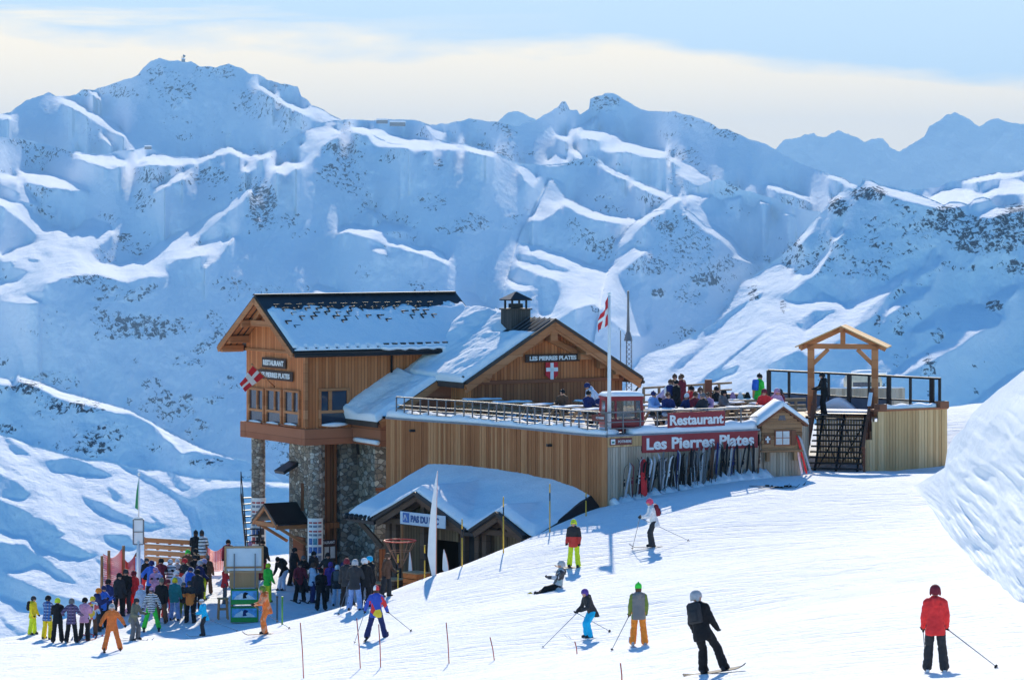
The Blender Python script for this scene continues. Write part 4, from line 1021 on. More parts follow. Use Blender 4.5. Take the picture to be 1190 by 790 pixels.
tp(boards([E + U1 * .01, SW[2], SW[3]], .12, -11.9, ZD), 'board_wall', W_GREYB)
def ribbon(path, prof):
    """sweep a profile [(outward, z)] along a plan path"""
    mb = MB(); rings = []
    for i, p in enumerate(path):
        d = (path[min(i + 1, len(path) - 1)] - path[max(i - 1, 0)]).normalized(); n = Vector((d.y, -d.x, 0))
        rings.append([(p + n * o + Vector((0, 0, z))) for o, z in (prof(i, p) if callable(prof) else prof)])
    return mb.loft(rings)
tp(ribbon(WC, [(.06, ZD + .02), (.06, ZD + .1), (-.3, ZD + .1), (-.3, ZD + .02)]), 'wall_cap', M_CAP)
tp(ribbon([K, E], [(.05, ZD + .031), (.05, ZD + .1), (-.3, ZD + .1), (-.3, ZD + .031)]), 'wall_cap', M_CAP)
def berm(i, p):
    k = .26 + .16 * float(fbm(np.array([p.x * 1.7]), np.array([p.y * 1.7]), 3, 41)[0])
    return [(.02, ZD + .1), (-.02, ZD + .1 + .55 * k), (-.16, ZD + .1 + .95 * k), (-.42, ZD + .1 + k), (-.7, ZD + .12 + .5 * k), (-.9, ZD + .02)]
fine = [p for p, d in along(WC, .16)]
tp(ribbon(fine, berm), 'snow_ridge', M_ROOFSNOW, smooth=True)
tp(ribbon([p for p, d in along([K + U1 * 1.2, E], .16)], berm), 'snow_ridge', M_ROOFSNOW, smooth=True)
# deck
dk = [p + Vector((-.0, .1, 0)) for p in WC[::6]] + [K, E, Vector((12.2, 129.2, 0)), Vector((12.6, 133.0, 0)), Vector((14.9, 133.6, 0)), PL1, PL1 + Vector((-.4, 1.2, 0)), Vector((11.9, 142.0, 0)), Vector((5, 142, 0)), Vector((-3, 137, 0))]
mb = MB(); mb.prism([(p.x, p.y, ZD - .12) for p in dk], (0, 0, .12)); tp(mb, 'deck', W_DECK)
# trodden snow lying on the deck
sx_, sy_ = np.meshgrid(np.linspace(-5.5, 12, 130), np.linspace(119.5, 141, 130))
sd_ = .10 * fbm(sx_ / 1.1, sy_ / 1.1, 4, 51) + .045
wy = np.interp(sx_, [p.x for p in WC] + [E.x, 12.4], [p.y for p in WC] + [E.y, 130]) + .5
sy_ = np.maximum(sy_, wy)
o = grid_mesh('deck_snow', sx_ - TB.x, sy_ - TB.y, ZD + sd_ - TB.z, M_ROOFSNOW); o.parent = ter
# flood lamps on the wall
for px_ in (481, 641):
    k = min(WC, key=lambda p: abs(CX + F * p.x / p.y - px_)); mb = MB(); mb.box((k.x - .03, k.y - .1, (HY - (500 if px_ < 500 else 517)) / F * k.y), (.26, .16, .1), .4); tp(mb, 'wall_lamp', M_BLACK)

# right-hand platform beside the stairs
pf = empty('stair_platform', (PL0.x, PL0.y, -11.2), 0, 'platform clad in pale yellow upright boards to the right of the wooden gateway', 'platform'); PB = Vector((PL0.x, PL0.y, -11.2))
def pp(mb, name, mat, **k): return mb.shift(-PB).build(name, mat, pf, **k)
stepz = lambda p: -8.28 if (p - PL0).dot(U1) > .78 else (-8.7 if (p - PL0).dot(U1) > .42 else -9.45)
pp(boards([PL0, PL1], .155, -11.6, stepz), 'board_wall', W_PALE)
pp(boards([PL1, PL1 + U2 * 3.5], .155, -11.6, -8.28), 'board_wall', W_PALE)
pp(backing([PL0 + U1 * .8, PL1], -11.6, -8.3), 'wall_backing', mat_plain('backing', (.02, .015, .012), .9))
pp(ribbon([PL0 + U1 * .78, PL1 + U1 * .05], [(.08, -8.28), (.08, -8.2), (-.5, -8.2), (-.5, -8.28)]), 'wall_cap', W_BEAM)
mb = MB(); q = PL1 - U1 * .15 - U2 * -.1; mb.box((q.x, q.y, -8.1), (.5, .4, .3), ANG); pp(mb, 'corner_block', W_POST, bevel=.02); mb = MB(); q = PL0 + U1 * .95; mb.box((q.x, q.y + .1, -8.12), (.4, .4, .3), ANG); pp(mb, 'corner_block', W_POST, bevel=.02)
pp(ribbon([p for p, d in along([PL0 + U1 * 1.1, PL1 - U1 * .4], .15)], lambda i, p: [(-.02, -8.2), (-.05, -8.08 + .05 * math.sin(i * .7)), (-.3, -8.02 + .04 * math.sin(i)), (-.5, -8.2)]), 'snow_ridge', M_ROOFSNOW, smooth=True)

# ---- railing along the curved wall
def railing(name, label, path, zb, h, step, rails, mpost, mrail, pw=.045, rw=.04, off=0.0):
    e = empty(name, (path[0].x, path[0].y, zb), 0, label, 'railing'); B0 = Vector((path[0].x, path[0].y, zb))
    pts = along(path, .3) + [(path[-1], (path[-1] - path[-2]).normalized())]
    for z in rails:
        mb = MB()
        for (a, _), (b, _) in zip(pts[:-1], pts[1:]): mb.bar(a + Vector((0, 0, z)) - B0 + Vector((0, 0, zb)), b + Vector((0, 0, z)) - B0 + Vector((0, 0, zb)), rw, rw if z < h - .05 else rw * 1.3)
        mb.build('rail', mrail, e)
    mb = MB(); mb.box((0, 0, h / 2), (pw, pw, h)); me = mb.mesh('post'); me.materials.append(mpost)
    for p, d in along(path, step):
        o = link('post', me, None, e); o.location = p - Vector((B0.x, B0.y, 0)); o.rotation_euler = (0, 0, math.atan2(d.y, d.x))
    return e
inner = [p + Vector((.04, .1, 0)) for p in WC]
railing('terrace_railing', 'grey steel railing running along the top of the curved board wall', inner[3:], ZD + .08, .88, .52, (.22, .38, .54, .88), M_STEEL, M_STEEL)
railing('terrace_railing', 'grey steel railing above the red name sign, left and right of the hanging sign', [K + U1 * .05 + U2 * .15, E + U2 * .15], ZD + .08, .88, .8, (.25, .5, .88), M_STEEL, M_STEEL)

# ---- red signs
mid = K + U1 * 4.36 - U2 * .05
sign('name_sign', (mid.x, mid.y, -8.93), ANG, 5.52, .68, 'Les Pierres Plates', M_SIGNRED, M_WHITE, 'long dark red sign lettered Les Pierres Plates on the wall behind the skis', tw=.93, th=.68, bold=.010, depth=.05)
mid = K + U1 * 4.24 + U2 * .06
sign('name_sign', (mid.x, mid.y, -8.05), ANG, 2.72, .6, 'Restaurant', M_SIGNRED, M_WHITE, 'shorter dark red sign lettered Restaurant hanging on the terrace railing', tw=.94, th=.68, bold=.010, depth=.05)
mid = K + U1 * .62 - U2 * .05
sg_ = sign('lift_sign', (mid.x, mid.y, -8.78), ANG, 1.02, .27, 'POTINIERE', mat_plain('sign_brown', (.2, .045, .03), .6), M_WHITE, 'small brown board with a white square emblem at the corner of the board wall', tw=.6, th=.38, tx=.16)
mb = MB(); mb.box((-.38, -.03, 0), (.19, .02, .2)); mb.build('emblem', M_WHITE, sg_); mb = MB(); mb.box((-.38, -.042, -.02), (.12, .01, .07)); mb.build('emblem_mark', mat_plain('sign_green', (.02, .2, .13), .6), sg_)
q = min(WC, key=lambda p: abs(CX + F * p.x / p.y - 694))
sg_ = sign('lift_sign', (q.x + .02, q.y + .02, ZD + .75), math.radians(-35), .62, .24, 'POTINIERE', mat_plain('sign_brown', (.2, .045, .03), .6), M_WHITE, 'small brown board fixed to the end of the curved railing beside the red cabin', tw=.6, th=.4, tx=.09)

# ---- red cable-car cabin on the terrace corner
gb = K + U1 * 1.32 + U2 * 1.0; gd = empty('cable_car_cabin', (gb.x, gb.y, ZD + .05), math.radians(12), 'old dark red cable-car cabin with big windows standing on the terrace corner', 'cable car'); gd.scale = (.93, .93, .9)
mb = MB(); w, d = .86, .62
def rrect(w, d, z, r=.14, n=4):
    out = []
    for cx, cy, a0 in ((w - r, d - r, 0), (-w + r, d - r, 90), (-w + r, -d + r, 180), (w - r, -d + r, 270)):
        for k in range(n + 1): a = math.radians(a0 + 90 * k / n); out.append((cx + r * math.cos(a), cy + r * math.sin(a), z))
    return out
mb.loft([rrect(w * .8, d * .8, .12), rrect(w * .93, d * .93, .22), rrect(w, d, .42), rrect(w, d, .66)]); mb.build('body', mat_plain('cabin_red', (.24, .02, .025), .45, 0, .15, 4), gd, smooth=False, bevel=.01)
mb = MB()
for a in (-1, 1):
    for b in (-1, 1): mb.bar((a * (w - .06), b * (d - .06), .64), (a * (w - .12), b * (d - .12), 1.56), .09, .09)
    mb.bar((a * (w - .1), -(d - .08), 1.52), (a * (w - .1), d - .08, 1.52), .08, .1)
for b in (-1, 1): mb.bar((-w + .08, b * (d - .1), 1.52), (w - .08, b * (d - .1), 1.52), .08, .1); mb.bar((.12 * b - .25, b * (d - .06), .64), (.12 * b - .25, b * (d - .11), 1.5), .06, .06)
mb.build('window_frame', M_SIGNRED, gd)
t_ = NT('cabin_window'); t_.set((.38, .36, .3), .12, 0, .6); t_.b.inputs['Transmission Weight'].default_value = .75; t_.b.inputs['IOR'].default_value = 1.05; M_CW = t_.m
for b in (-1, 1):
    mb = MB(); mb.add([(-w + .1, b * (d - .07), .66), (w - .1, b * (d - .07), .66), (w - .14, b * (d - .12), 1.5), (-w + .14, b * (d - .12), 1.5)], [(0, 1, 2, 3)]); mb.build('window', M_CW, gd)
    mb = MB(); mb.add([(b * (w - .07), -d + .1, .66), (b * (w - .07), d - .1, .66), (b * (w - .12), d - .14, 1.5), (b * (w - .12), -d + .14, 1.5)], [(0, 1, 2, 3)]); mb.build('window', M_CW, gd)
mb = MB(); mb.loft([rrect(w * 1.0, d * 1.0, 1.55), rrect(w * 1.02, d * 1.02, 1.62), rrect(w * .85, d * .85, 1.72)]); mb.build('roof', M_SIGNRED, gd)
mb = MB(); mb.loft([rrect(w * .98, d * .98, 1.66), rrect(w * 1.0, d * 1.0, 1.72), rrect(w * .85, d * .85, 1.82), rrect(w * .4, d * .4, 1.86)]); mb.build('roof_snow', M_ROOFSNOW, gd, smooth=True)
mb = MB(); mb.tube([(-.5, -d - .1, .08), (-.2, -d - .12, .32), (.2, -d - .12, .32), (.5, -d - .1, .08)], .025, 6); mb.bar((-.55, -d + .1, .06), (.55, -d + .1, .06), .06, .06); mb.bar((0, -d - .12, .1), (0, -d - .12, .42), .03, .03); mb.build('ski_rack', M_BLACK, gd)
# ---- flag pole
fb = K + U1 * .1 + U2 * .5; fb = Vector(((708 - CX) / F * 120.6, 120.6, ZD + .1)); fp = empty('flag_pole', fb, 0, 'tall white flagpole with a limp red and white flag at the terrace corner', 'flagpole')
zt_ = (HY - 343) / F * 120.6 - fb.z
mb = MB(); mb.tube([(0, 0, 0), (0, 0, zt_)], [.085, .055], 10); mb.ball((0, 0, zt_ + .05), .07, 10, 6); mb.build('pole', M_WHITE, fp, smooth=True)
fq = lambda px_, py_, dd=0: P(px_, py_, 120.6 + dd) - fb
mb = MB(); cross_flag(mb, fq(706.6, 344.5), fq(706.9, 377), fq(694.5, 386, -.25), fq(699.5, 365, -.25), wav=.12); cloth_obj(mb, 'flag_cloth', fp)
# ---- antenna mast
ab = P(730, 470, 141); an = empty('antenna_mast', (ab.x, ab.y, -8.6), 0, 'thin lattice antenna mast behind the right end of the front gable', 'antenna')
mb = MB(); hz = lambda py_: (HY - py_) / F * 141 + 8.6
tri = [(.16 * math.cos(a), .16 * math.sin(a)) for a in (0, 2.1, 4.2)]
for x_, y_ in tri: mb.bar((x_, y_, 0), (x_, y_, hz(392)), .035, .035)
for i in range(14):
    for k in range(3):
        a, b = tri[k], tri[(k + 1) % 3]; z0 = hz(392) * i / 14; z1 = hz(392) * (i + 1) / 14; mb.bar((*a, z0), (*b, z1), .02, .02)
mb.build('lattice', M_STEEL, an)
mb = MB(); mb.tube([(0, 0, hz(394)), (0, 0, hz(362)), (0, 0, hz(338))], [.09, .05, .05], 8); mb.tube([(0, 0, hz(396)), (0, 0, hz(386))], [.2, .1], 8); mb.build('aerial', M_STEEL, an)
mb = MB(); mb.tube([(-.35, 0, 0), (-.35, 0, hz(384))], .025, 6); mb.build('side_aerial', M_STEEL, an)

# ---- stairs and gateway
SA = math.radians(-13); sb = P(969.5, 549, 130.0); stz = empty('terrace_stairs', (sb.x, sb.y, -10.85), SA, 'open black steel stairs rising from the snow through the wooden gateway', 'stairs')
HW, NS, RUN, RISE = 1.14, 11, .29, .212
for i in range(NS):
    mb = MB(); mb.box((0, i * RUN + .15, (i + 1) * RISE), (2 * HW, .25, .04)); mb.box((0, i * RUN + .01, (i + 1) * RISE - .01), (2 * HW, .03, .05)); mb.build('tread', M_BLACK, stz)
for a in (-.85, .05, .95):
    mb = MB(); mb.bar((a, 0, .0), (a, NS * RUN, NS * RISE - .05), .07, .18); mb.build('stringer', M_BLACK, stz)
for a, b in ((-.8, 0), (.9, .1)):
    mb = MB(); mb.bar((a, .9, .2), (b, 2.8, 1.9), .035, .035); mb.bar((b, .9, .2), (a, 2.8, 1.9), .035, .035); mb.build('brace', M_BLACK, stz)
mb = boards([Vector((-1.2, NS * RUN + .25, 0)), Vector((1.25, NS * RUN + .25, 0))], .12, -.5, NS * RISE - .15); mb.build('back_wall', W_PALE, stz)
mb = MB(); mb.box((0, NS * RUN + 1.2, NS * RISE - .03), (2.5, 2.2, .1)); mb.build('landing', W_DECK, stz)
mb = MB(); mb.box((.1, NS * RUN + 1.0, NS * RISE + .05), (2.2, 1.6, .08)); mb.build('landing_snow', M_ROOFSNOW, stz, bevel=.03)
for sg in (-1, 1):
    hr = empty('stair_rail', (0, 0, 0)); hr.parent = stz
    x_ = sg * (HW + .07)
    for z_ in (.3, .55, .8, 1.02):
        mb = MB(); mb.bar((x_, -.05, z_ + .1), (x_, NS * RUN + .25, NS * RISE + z_ + .05), .06 if z_ < 1 else .12, .14 if z_ < 1 else .07); mb.build('board', W_POST, hr)
    for k in range(5):
        mb = MB(); mb.box((x_ + sg * .05, k / 4 * NS * RUN, k / 4 * NS * RISE + .5), (.09, .1, 1.2)); mb.build('post', W_POST, hr)
    if sg > 0:
        mb = MB(); mb.box((x_, NS * RUN * .8, NS * RISE * .8 + 1.13), (.16, .9, .05), M=Matrix.Rotation(math.atan2(RISE, RUN), 3, 'X')); mb.build('rail_snow', M_ROOFSNOW, hr, bevel=.02)
# gateway
GY = NS * RUN + .35
Rz = Matrix.Rotation(SA, 3, 'Z'); gb0 = P(979.5, 487, 133.6); gt = empty('gateway', (gb0.x, gb0.y, ZD), SA, 'open timber gateway with a small pitched roof on two posts over the stairs', 'gateway')
GH = 2.86; gw = 1.38
for sg in (-1, 1):
    mb = MB(); mb.box((sg * gw, 0, GH / 2), (.27, .27, GH)); mb.build('post', W_LIGHT, gt, bevel=.012)
    mb = MB(); mb.bar((sg * gw, 0, GH - .75), (sg * (gw - .75), 0, GH - .02), .14, .17); mb.build('brace', W_LIGHT, gt)
mb = MB(); mb.box((0, 0, GH + .1), (3.1, .2, .22)); mb.build('tie_beam', W_LIGHT, gt, bevel=.012)
mb = MB(); mb.box((0, 0, GH + .52), (.2, .18, .64)); mb.build('king_post', W_LIGHT, gt)
for sg in (-1, 1):
    mb = MB(); mb.bar((0, 0, GH + .88), (sg * 1.85, 0, GH + .0), .2, .22); mb.build('rafter', W_LIGHT, gt)
    mb = MB()
    for k in range(14):
        yy = -.75 + .135 * k
        mb.prism([(0, yy, GH + 1.02), (0, yy + .128, GH + 1.02), (sg * 1.98, yy + .128, GH + .11), (sg * 1.98, yy, GH + .11)], (0, 0, -.05))
    mb.build('roof_boards', W_PALE, gt)
mb = MB(); mb.box((0, .2, GH + .86), (.16, 1.7, .18))
for sg in (-1, 1): mb.box((sg * 1.75, .2, GH + .08), (.16, 1.7, .16))
mb.build('purlin', W_LIGHT, gt)

# ---- glazed railing behind
ga, gc = P(893, 455, 141.2), P(1093, 465, 133.9); ga.z = gc.z = 0
gl = empty('glass_railing', (ga.x, ga.y, -8.5), math.atan2(gc.y - ga.y, gc.x - ga.x), 'black-framed glass railing running behind the gateway to the platform corner', 'railing')
LG = (gc - ga).length; ft = lambda px_: (lambda k: ((k * ga.y - ga.x) / (((gc - ga) / LG).x - k * ((gc - ga) / LG).y)))((px_ - CX) / F)
H2 = 1.43
for px_, w_ in ((893.5, .2), (917, .09), (963, .09), (987, .2), (1010, .09), (1033, .2), (1058, .09), (1083, .22), (1092, .09)):
    mb = MB(); mb.box((ft(px_), 0, H2 / 2 - .1), (w_, .1, H2 + .2)); mb.build('post', M_BLACK, gl)
mb = MB(); mb.box((LG / 2, 0, H2), (LG, .1, .09)); mb.build('top_rail', M_BLACK, gl)
mb = MB(); mb.box((LG / 2, .02, .42), (LG, .08, .07)); mb.build('bottom_rail', M_BLACK, gl)
t_ = NT('clear_glass'); t_.set((.95, .98, 1), .02, 0, .5); t_.b.inputs['Transmission Weight'].default_value = 1; t_.b.inputs['IOR'].default_value = 1.02; M_CLEAR = t_.m
mb = MB(); mb.add([(0, .01, .45), (LG, .01, .45), (LG, .01, H2), (0, .01, H2)], [(0, 1, 2, 3)]); mb.build('glass', M_CLEAR, gl)
mb = MB(); mb.box((LG * .36, .04, .1), (LG * .72, .1, .58)); mb.build('skirt_panel', mat_plain('shade_toned_panel', (.07, .1, .15), .6, 0, .15, 2), gl)  # parapet side; its dark blue-grey has the shade painted into the colour
mb = MB(); mb.loft([[(ft(955) + i * .15, .0 - .3, -.2), (ft(955) + i * .15, -.3, -.1 + .35 * math.sin(math.pi * min(1, i / 14)) ), (ft(955) + i * .15, -.02, -.1 + .5 * math.sin(math.pi * min(1, i / 14))), (ft(955) + i * .15, -.02, -.2)] for i in range(15)]); mb.build('drift_snow', M_ROOFSNOW, gl, smooth=True)
# fence and cream cabin beyond
fa = P(968, 455, 150); fe = empty('board_fence', (fa.x, fa.y, -9.2), math.radians(8), 'low grey board fence seen beyond the glass railing', 'fence')
mb = boards([Vector((0, 0, 0)), Vector((3.75, 0, 0))], .16, 0, .82); mb.build('boards', W_GREYB, fe); mb = MB(); mb.box((1.9, .08, .65), (3.8, .06, .1)); mb.build('rail', W_GREYB, fe); mb = MB(); mb.loft([[(i * .25, -.08, .82), (i * .25, -.05, .88 + .03 * math.sin(i)), (i * .25, .08, .88), (i * .25, .1, .82)] for i in range(16)]); mb.build('snow_cap', M_ROOFSNOW, fe, smooth=True)
ca = P(1010, 455, 156); ce = empty('snow_cabin', (ca.x, ca.y, -9.3), math.radians(10), 'small cream cabin with dark window band and snowy roof behind the fence', 'cabin')
mb = MB(); mb.loft([rrect(.86, .6, .0, .1), rrect(.86, .6, 1.0, .1), rrect(.74, .5, 1.35, .1)]); mb.build('body', mat_plain('cream_paint', (.55, .5, .38), .5), ce)
mb = MB(); mb.box((0, -.605, .8), (1.4, .02, .28)); mb.build('window', M_GLASS, ce)
mb = MB(); mb.loft([rrect(.8, .56, 1.33, .1), rrect(.8, .56, 1.42, .1), rrect(.5, .36, 1.5, .1)]); mb.build('roof_snow', M_ROOFSNOW, ce, smooth=True)

# ---- notice kiosk
kb = P(904.5, 553, 124.4); ki = empty('notice_kiosk', (kb.x, kb.y, -10.62), math.radians(14), 'rustic timber kiosk with a snow-topped gable and a small pale window', 'kiosk')
W_KI = island_wood('kiosk_wood', ((.18, .09, .042), (.3, .155, .075), (.43, .24, .12)))
mb = boards([Vector((-.72, -.3, 0)), Vector((.72, -.3, 0))], .13, -.3, 1.25); mb.build('lower_boards', W_GREYB, ki)
mb = MB()
for k in range(7): mb.box((0, -.42, 1.25 + .155 * k), (1.72 - .03 * (k % 2), .1, .145))
mb.build('board_front', W_KI, ki, bevel=.01)
mb = MB()
for sg in (-1, 1):
    for k in range(7): mb.box((sg * .83, .05, 1.25 + .155 * k), (.08, .9, .145))
mb.build('side_boards', W_KI, ki)
mb = MB()
for k in range(5): hw = .86 - .16 * k - .06; mb.box((0, -.42, 2.31 + .115 * k), (2 * hw, .09, .108))
mb.build('gable_boards', W_KI, ki)
mb = MB(); mb.box((0, -.5, 1.2), (1.85, .26, .09)); mb.box((-.62, -.46, .98), (.12, .2, .38)); mb.box((.55, -.46, .98), (.14, .2, .34)); mb.build('shelf', W_KI, ki)
for sg in (-1, 1):
    mb = MB(); mb.prism([(0, -.62, 2.98), (0, .6, 2.98), (sg * 1.05, .6, 2.24), (sg * 1.05, -.62, 2.24)], (0, 0, -.09)); mb.build('roof', W_POST, ki)
    mb = MB(); n = 12
    mb.loft([[(sg * 1.08 * k / n, -.64, 2.99 - .74 * k / n), (sg * 1.08 * k / n, -.6, 2.99 - .74 * k / n + .2 * (1 - .25 * (k / n)) * (1 if k < n else .3)), (sg * 1.08 * k / n, .55, 2.99 - .74 * k / n + .24 * (1 if k < n else .3)), (sg * 1.08 * k / n, .62, 2.99 - .74 * k / n)] for k in range(n + 1)]); mb.build('roof_snow', M_ROOFSNOW, ki, smooth=True)
wd = MB(); wd.box((.0, -.5, 1.72), (.66, .06, .62)); wf = wd.build('window', W_BEAM, ki); mb = MB()
for a in (-1, 1):
    for b in (-1, 1): mb.box((a * .15, -.535, 1.72 + b * .14), (.26, .02, .25))
mb.build('pane', mat_plain('pale_paper', (.6, .6, .58), .4), wf); mb = MB(); mb.box((.46, -.52, 1.72), (.2, .05, .6)); mb.build('shutter', W_POST, wf)
mb = MB(); mb.box((-.62, -.49, 1.66), (.26, .04, .36)); pl = mb.build('plaque', W_POST, ki); mb = MB(); mb.box((-.62, -.52, 1.66), (.07, .02, .26)); mb.box((-.62, -.521, 1.68), (.2, .018, .07)); mb.build('cross', M_WHITE, pl)
mb = MB(); mb.prism([(-.16, -.48, 2.42), (.16, -.48, 2.42), (.1, -.48, 2.62), (-.1, -.48, 2.62)], (0, .02, 0)); mb.build('gable_pane', M_GLASS, ki)

# ================================================================== SHOP ANNEX
AL = Vector((-5.78, 126.0, 0)); A1 = Vector((.668, -.744, 0)); B1 = Vector((.744, .668, 0)); AA = math.atan2(-.744, .668)
ax = empty('ski_shop', (AL.x, AL.y, -16.2), AA, 'low dark timber shop under one deep snow roof with a large and a small gable', 'shop')
def apart(mb, name, mat, parent=ax, **k): return mb.shift((0, 0, 16.2)).build(name, mat, parent, **k)
W_SH = wood('shop_boards', 0, .17, ((.13, .075, .04), (.2, .12, .065), (.28, .18, .1)))
W_SHD = wood('shop_timber', 2, .5, ((.07, .035, .022), (.11, .058, .036), (.15, .085, .055)), gap=.02)
za = lambda d: -12.1 + .40 * d                          # main roof plane
G1, G2 = (1.12, 3.62, 6.5, -10.98), (7.05, 8.45, 9.85, -11.42)
mb = MB()
mb.box((2.0, 1.0, -14.3), (1.9, .2, 4.0)); mb.box((3.15, .98, -12.6), (2.6, .14, .8)); mb.box((6.25, .9, -14.3), (1.1, .22, 4.2)); mb.box((7.3, .5, -14.2), (1.2, .2, 4.0)); mb.box((9.4, .5, -14.2), (1.2, .2, 4.0)); mb.box((8.4, .52, -12.7), (1.0, .14, .9)); mb.box((1.1, 2.8, -14.2), (.2, 3.6, 4.0)); mb.box((9.95, 1.6, -14.2), (.2, 2.4, 3.6))
apart(mb, 'wall', W_SH)
for c_, s_ in (((4.75, 1.6, -14.3), (2.1, .1, 4.0)), ((8.4, 1.2, -14.4), (1.0, .1, 3.6))): mb = MB(); mb.box(c_, s_); apart(mb, 'doorway', mat_plain('painted_interior_shade', (.012, .012, .016), .6))  # near-black slab in each opening stands for the unlit inside
mb = MB()
for x_ in (1.15, 1.55, 3.3, 5.75, 6.6, 7.1, 9.8): mb = MB(); mb.box((x_, .1 if x_ < 7 else .05, -14.3), (.26, .26, 4.1)); apart(mb, 'post', W_SHD, bevel=.01)
mb = MB(); mb.bar((.9, -.1, -13.4), (.0, -.5, -12.45), .16, .18); mb.box((-.1, .3, -12.42), (2.4, .2, .2)); apart(mb, 'bracket', W_SHD)
nu, nv = 150, 60
def annex_roof(a, d):
    z = za(d) + 0 * a
    for l, m, r, zt_ in (G1, G2):
        zg = zt_ - (zt_ + 12.12) * np.abs(a - m) / ((r - l) / 2)
        z = np.maximum(z, np.where((a > l - .4) & (a < r + .4), zg, -99))
    return z
a_, d_ = np.meshgrid(np.linspace(-.95, 10.35, 190), np.linspace(-.75, 7.0, 120))
eave = np.interp(a_, [-.95, .9, 1.1, 6.6, 10.35], [-.45, -.62, -.62, -.6, -.35])
dd_ = np.maximum(d_, eave)
zr_ = annex_roof(a_, dd_)
gable_front = annex_roof(a_, dd_) > za(dd_) + .02
nn = fbm(a_ / 1.8, dd_ / 1.8, 4, 61); rim = np.clip((np.minimum(np.minimum(d_ - eave, a_ + .95), 10.35 - a_)) / .35, 0, 1)
thk = (.30 + .08 * nn) * np.sqrt(rim) + .0
smz = blur(zr_, 2); zz = np.maximum(zr_, smz) + thk
zz = zz - .5 * np.clip((a_ - 8.6) / 1.7, 0, 1) ** 2 * np.clip(dd_ / 2.5, 0, 1)
o = grid_mesh('snow_cover', a_, dd_, zz + 16.2, M_ROOFSNOW); 
rf = MB()
rf.prism([(-.95, -.5, za(-.5)), (1.0, -.62, za(-.62)), (1.0, 6.8, za(6.8)), (-.95, 6.8, za(6.8))], (0, 0, -.14)); rf.prism([(6.5, -.6, za(-.6)), (7.05, -.6, za(-.6)), (7.05, 5, za(5)), (6.5, 5, za(5))], (0, 0, -.14)); rf.prism([(9.85, -.4, za(-.4)), (10.4, -.38, za(-.38)), (10.4, 4, za(4) - .5), (9.85, 4, za(4))], (0, 0, -.14))
for l, m, r, zt_ in (G1, G2):
    for x_ in (l - .1, r + .1): rf.prism([(m, -.66, zt_ - .01), (m, 3, zt_ - .01), (x_, 3, -12.2), (x_, -.66, -12.2)], (0, 0, -.14))
rfo = apart(rf, 'roof', M_ROOF); o.parent = rfo
mb = MB()
for l, m, r, zt_ in (G1, G2):
    for x_ in (l - .16, r + .16):
        mb.prism([(m, -.7, zt_ + .03), (m, -.6, zt_ + .03), (x_, -.6, -12.2), (x_, -.7, -12.2)], (0, 0, -.13))
apart(mb, 'verge_trim', M_ROOF, rfo)
mb = MB()
for l, m, r, zt_ in (G1, G2):
    for x_ in (l, r): mb.bar((m, -.55, zt_ - .22), (x_, -.55, -12.4), .1, .26)
    for x_ in (l + .25, r - .25): mb.bar((m, .0, zt_ - .3), (x_, .0, -12.35), .12, .2)
    mb.box((m, -.2, -12.28), (r - l - .3, .18, .22)); mb.box((m, -.2, (zt_ - 12.3) / 2), (.2, .16, zt_ + 12.2)); mb.box((m, .0, -12.0), ((r - l) * .55, .16, .2))
apart(mb, 'gable_frame', W_LIGHT if False else W_SHD, rfo)
mb = MB()
for l, m, r, zt_ in (G1, G2): mb.prism([(l + .2, .25, -12.3), (r - .2, .25, -12.3), (m, .25, zt_ - .25)], (0, .05, 0))
apart(mb, 'gable_boards', W_SH)
mb = MB()
for i, x_ in enumerate(np.arange(-.85, .95, .3)): mb.ball((x_, -.5, za(-.5) + .05), (.15, .14, .13), 8, 6)
apart(mb, 'snow_guard', M_BLACK, rfo, smooth=True)
# sign on the gable
sgp = AL + A1 * 4.25 + B1 * -.78; sign('shop_sign', (sgp.x, sgp.y, -12.02), AA, 2.75, .5, 'PAS DU LAC', mat_plain('sign_pale_blue', (.55, .62, .7), .5, 0, .05), mat_plain('sign_navy', (.03, .09, .25), .5), 'white sign lettered PAS DU LAC in blue on the shop gable', tw=.62, th=.56, bold=.014, tx=.15)
sm = bpy.data.objects[-1] if False else None
lg = empty('sign_emblem', (sgp.x - A1.x * .99 - B1.x * .04, sgp.y - A1.y * .99 - B1.y * .04, -12.0), AA, 'small blue square emblem at the left end of the white shop sign', 'emblem')
mb = MB(); mb.box((0, 0, 0), (.36, .03, .38)); mb.build('square', mat_plain('sign_blue', (.04, .14, .4), .5), lg); mb = MB(); mb.bar((-.1, -.02, -.1), (-.02, -.02, .12), .02, .05, up=(0, 1, 0)); mb.bar((-.02, -.02, .12), (.1, -.02, -.1), .02, .05, up=(0, 1, 0)); mb.build('peak_mark', M_WHITE, lg)
# ================================================================== PEOPLE
DG = bpy.context.evaluated_depsgraph_get
def rot(ax, deg): return Matrix.Rotation(math.radians(deg), 3, ax)
def capsule(mb, a, b, ra, rb, n=12, sq=1.0):
    """tapered limb with rounded ends; sq flattens it front to back"""
    a, b = Vector(a), Vector(b); d = (b - a); L = d.length; d = d / max(L, 1e-6)
    ref = d.cross(Vector((0, 1, 0)));  ref = ref if ref.length > .1 else d.cross(Vector((1, 0, 0))); ref.normalize(); q = d.cross(ref)
    rings = []
    for t in (-.95, -.7, -.35, 0): r = ra * math.sqrt(1 - t * t); rings.append((a + d * ra * t, r))
    for t in (0, .35, .7, .95): r = rb * math.sqrt(1 - t * t); rings.append((b + d * rb * t, r))
    mb.loft([[c + (ref * math.cos(2 * math.pi * k / n) + q * math.sin(2 * math.pi * k / n) * sq) * r for k in range(n)] for c, r in rings])
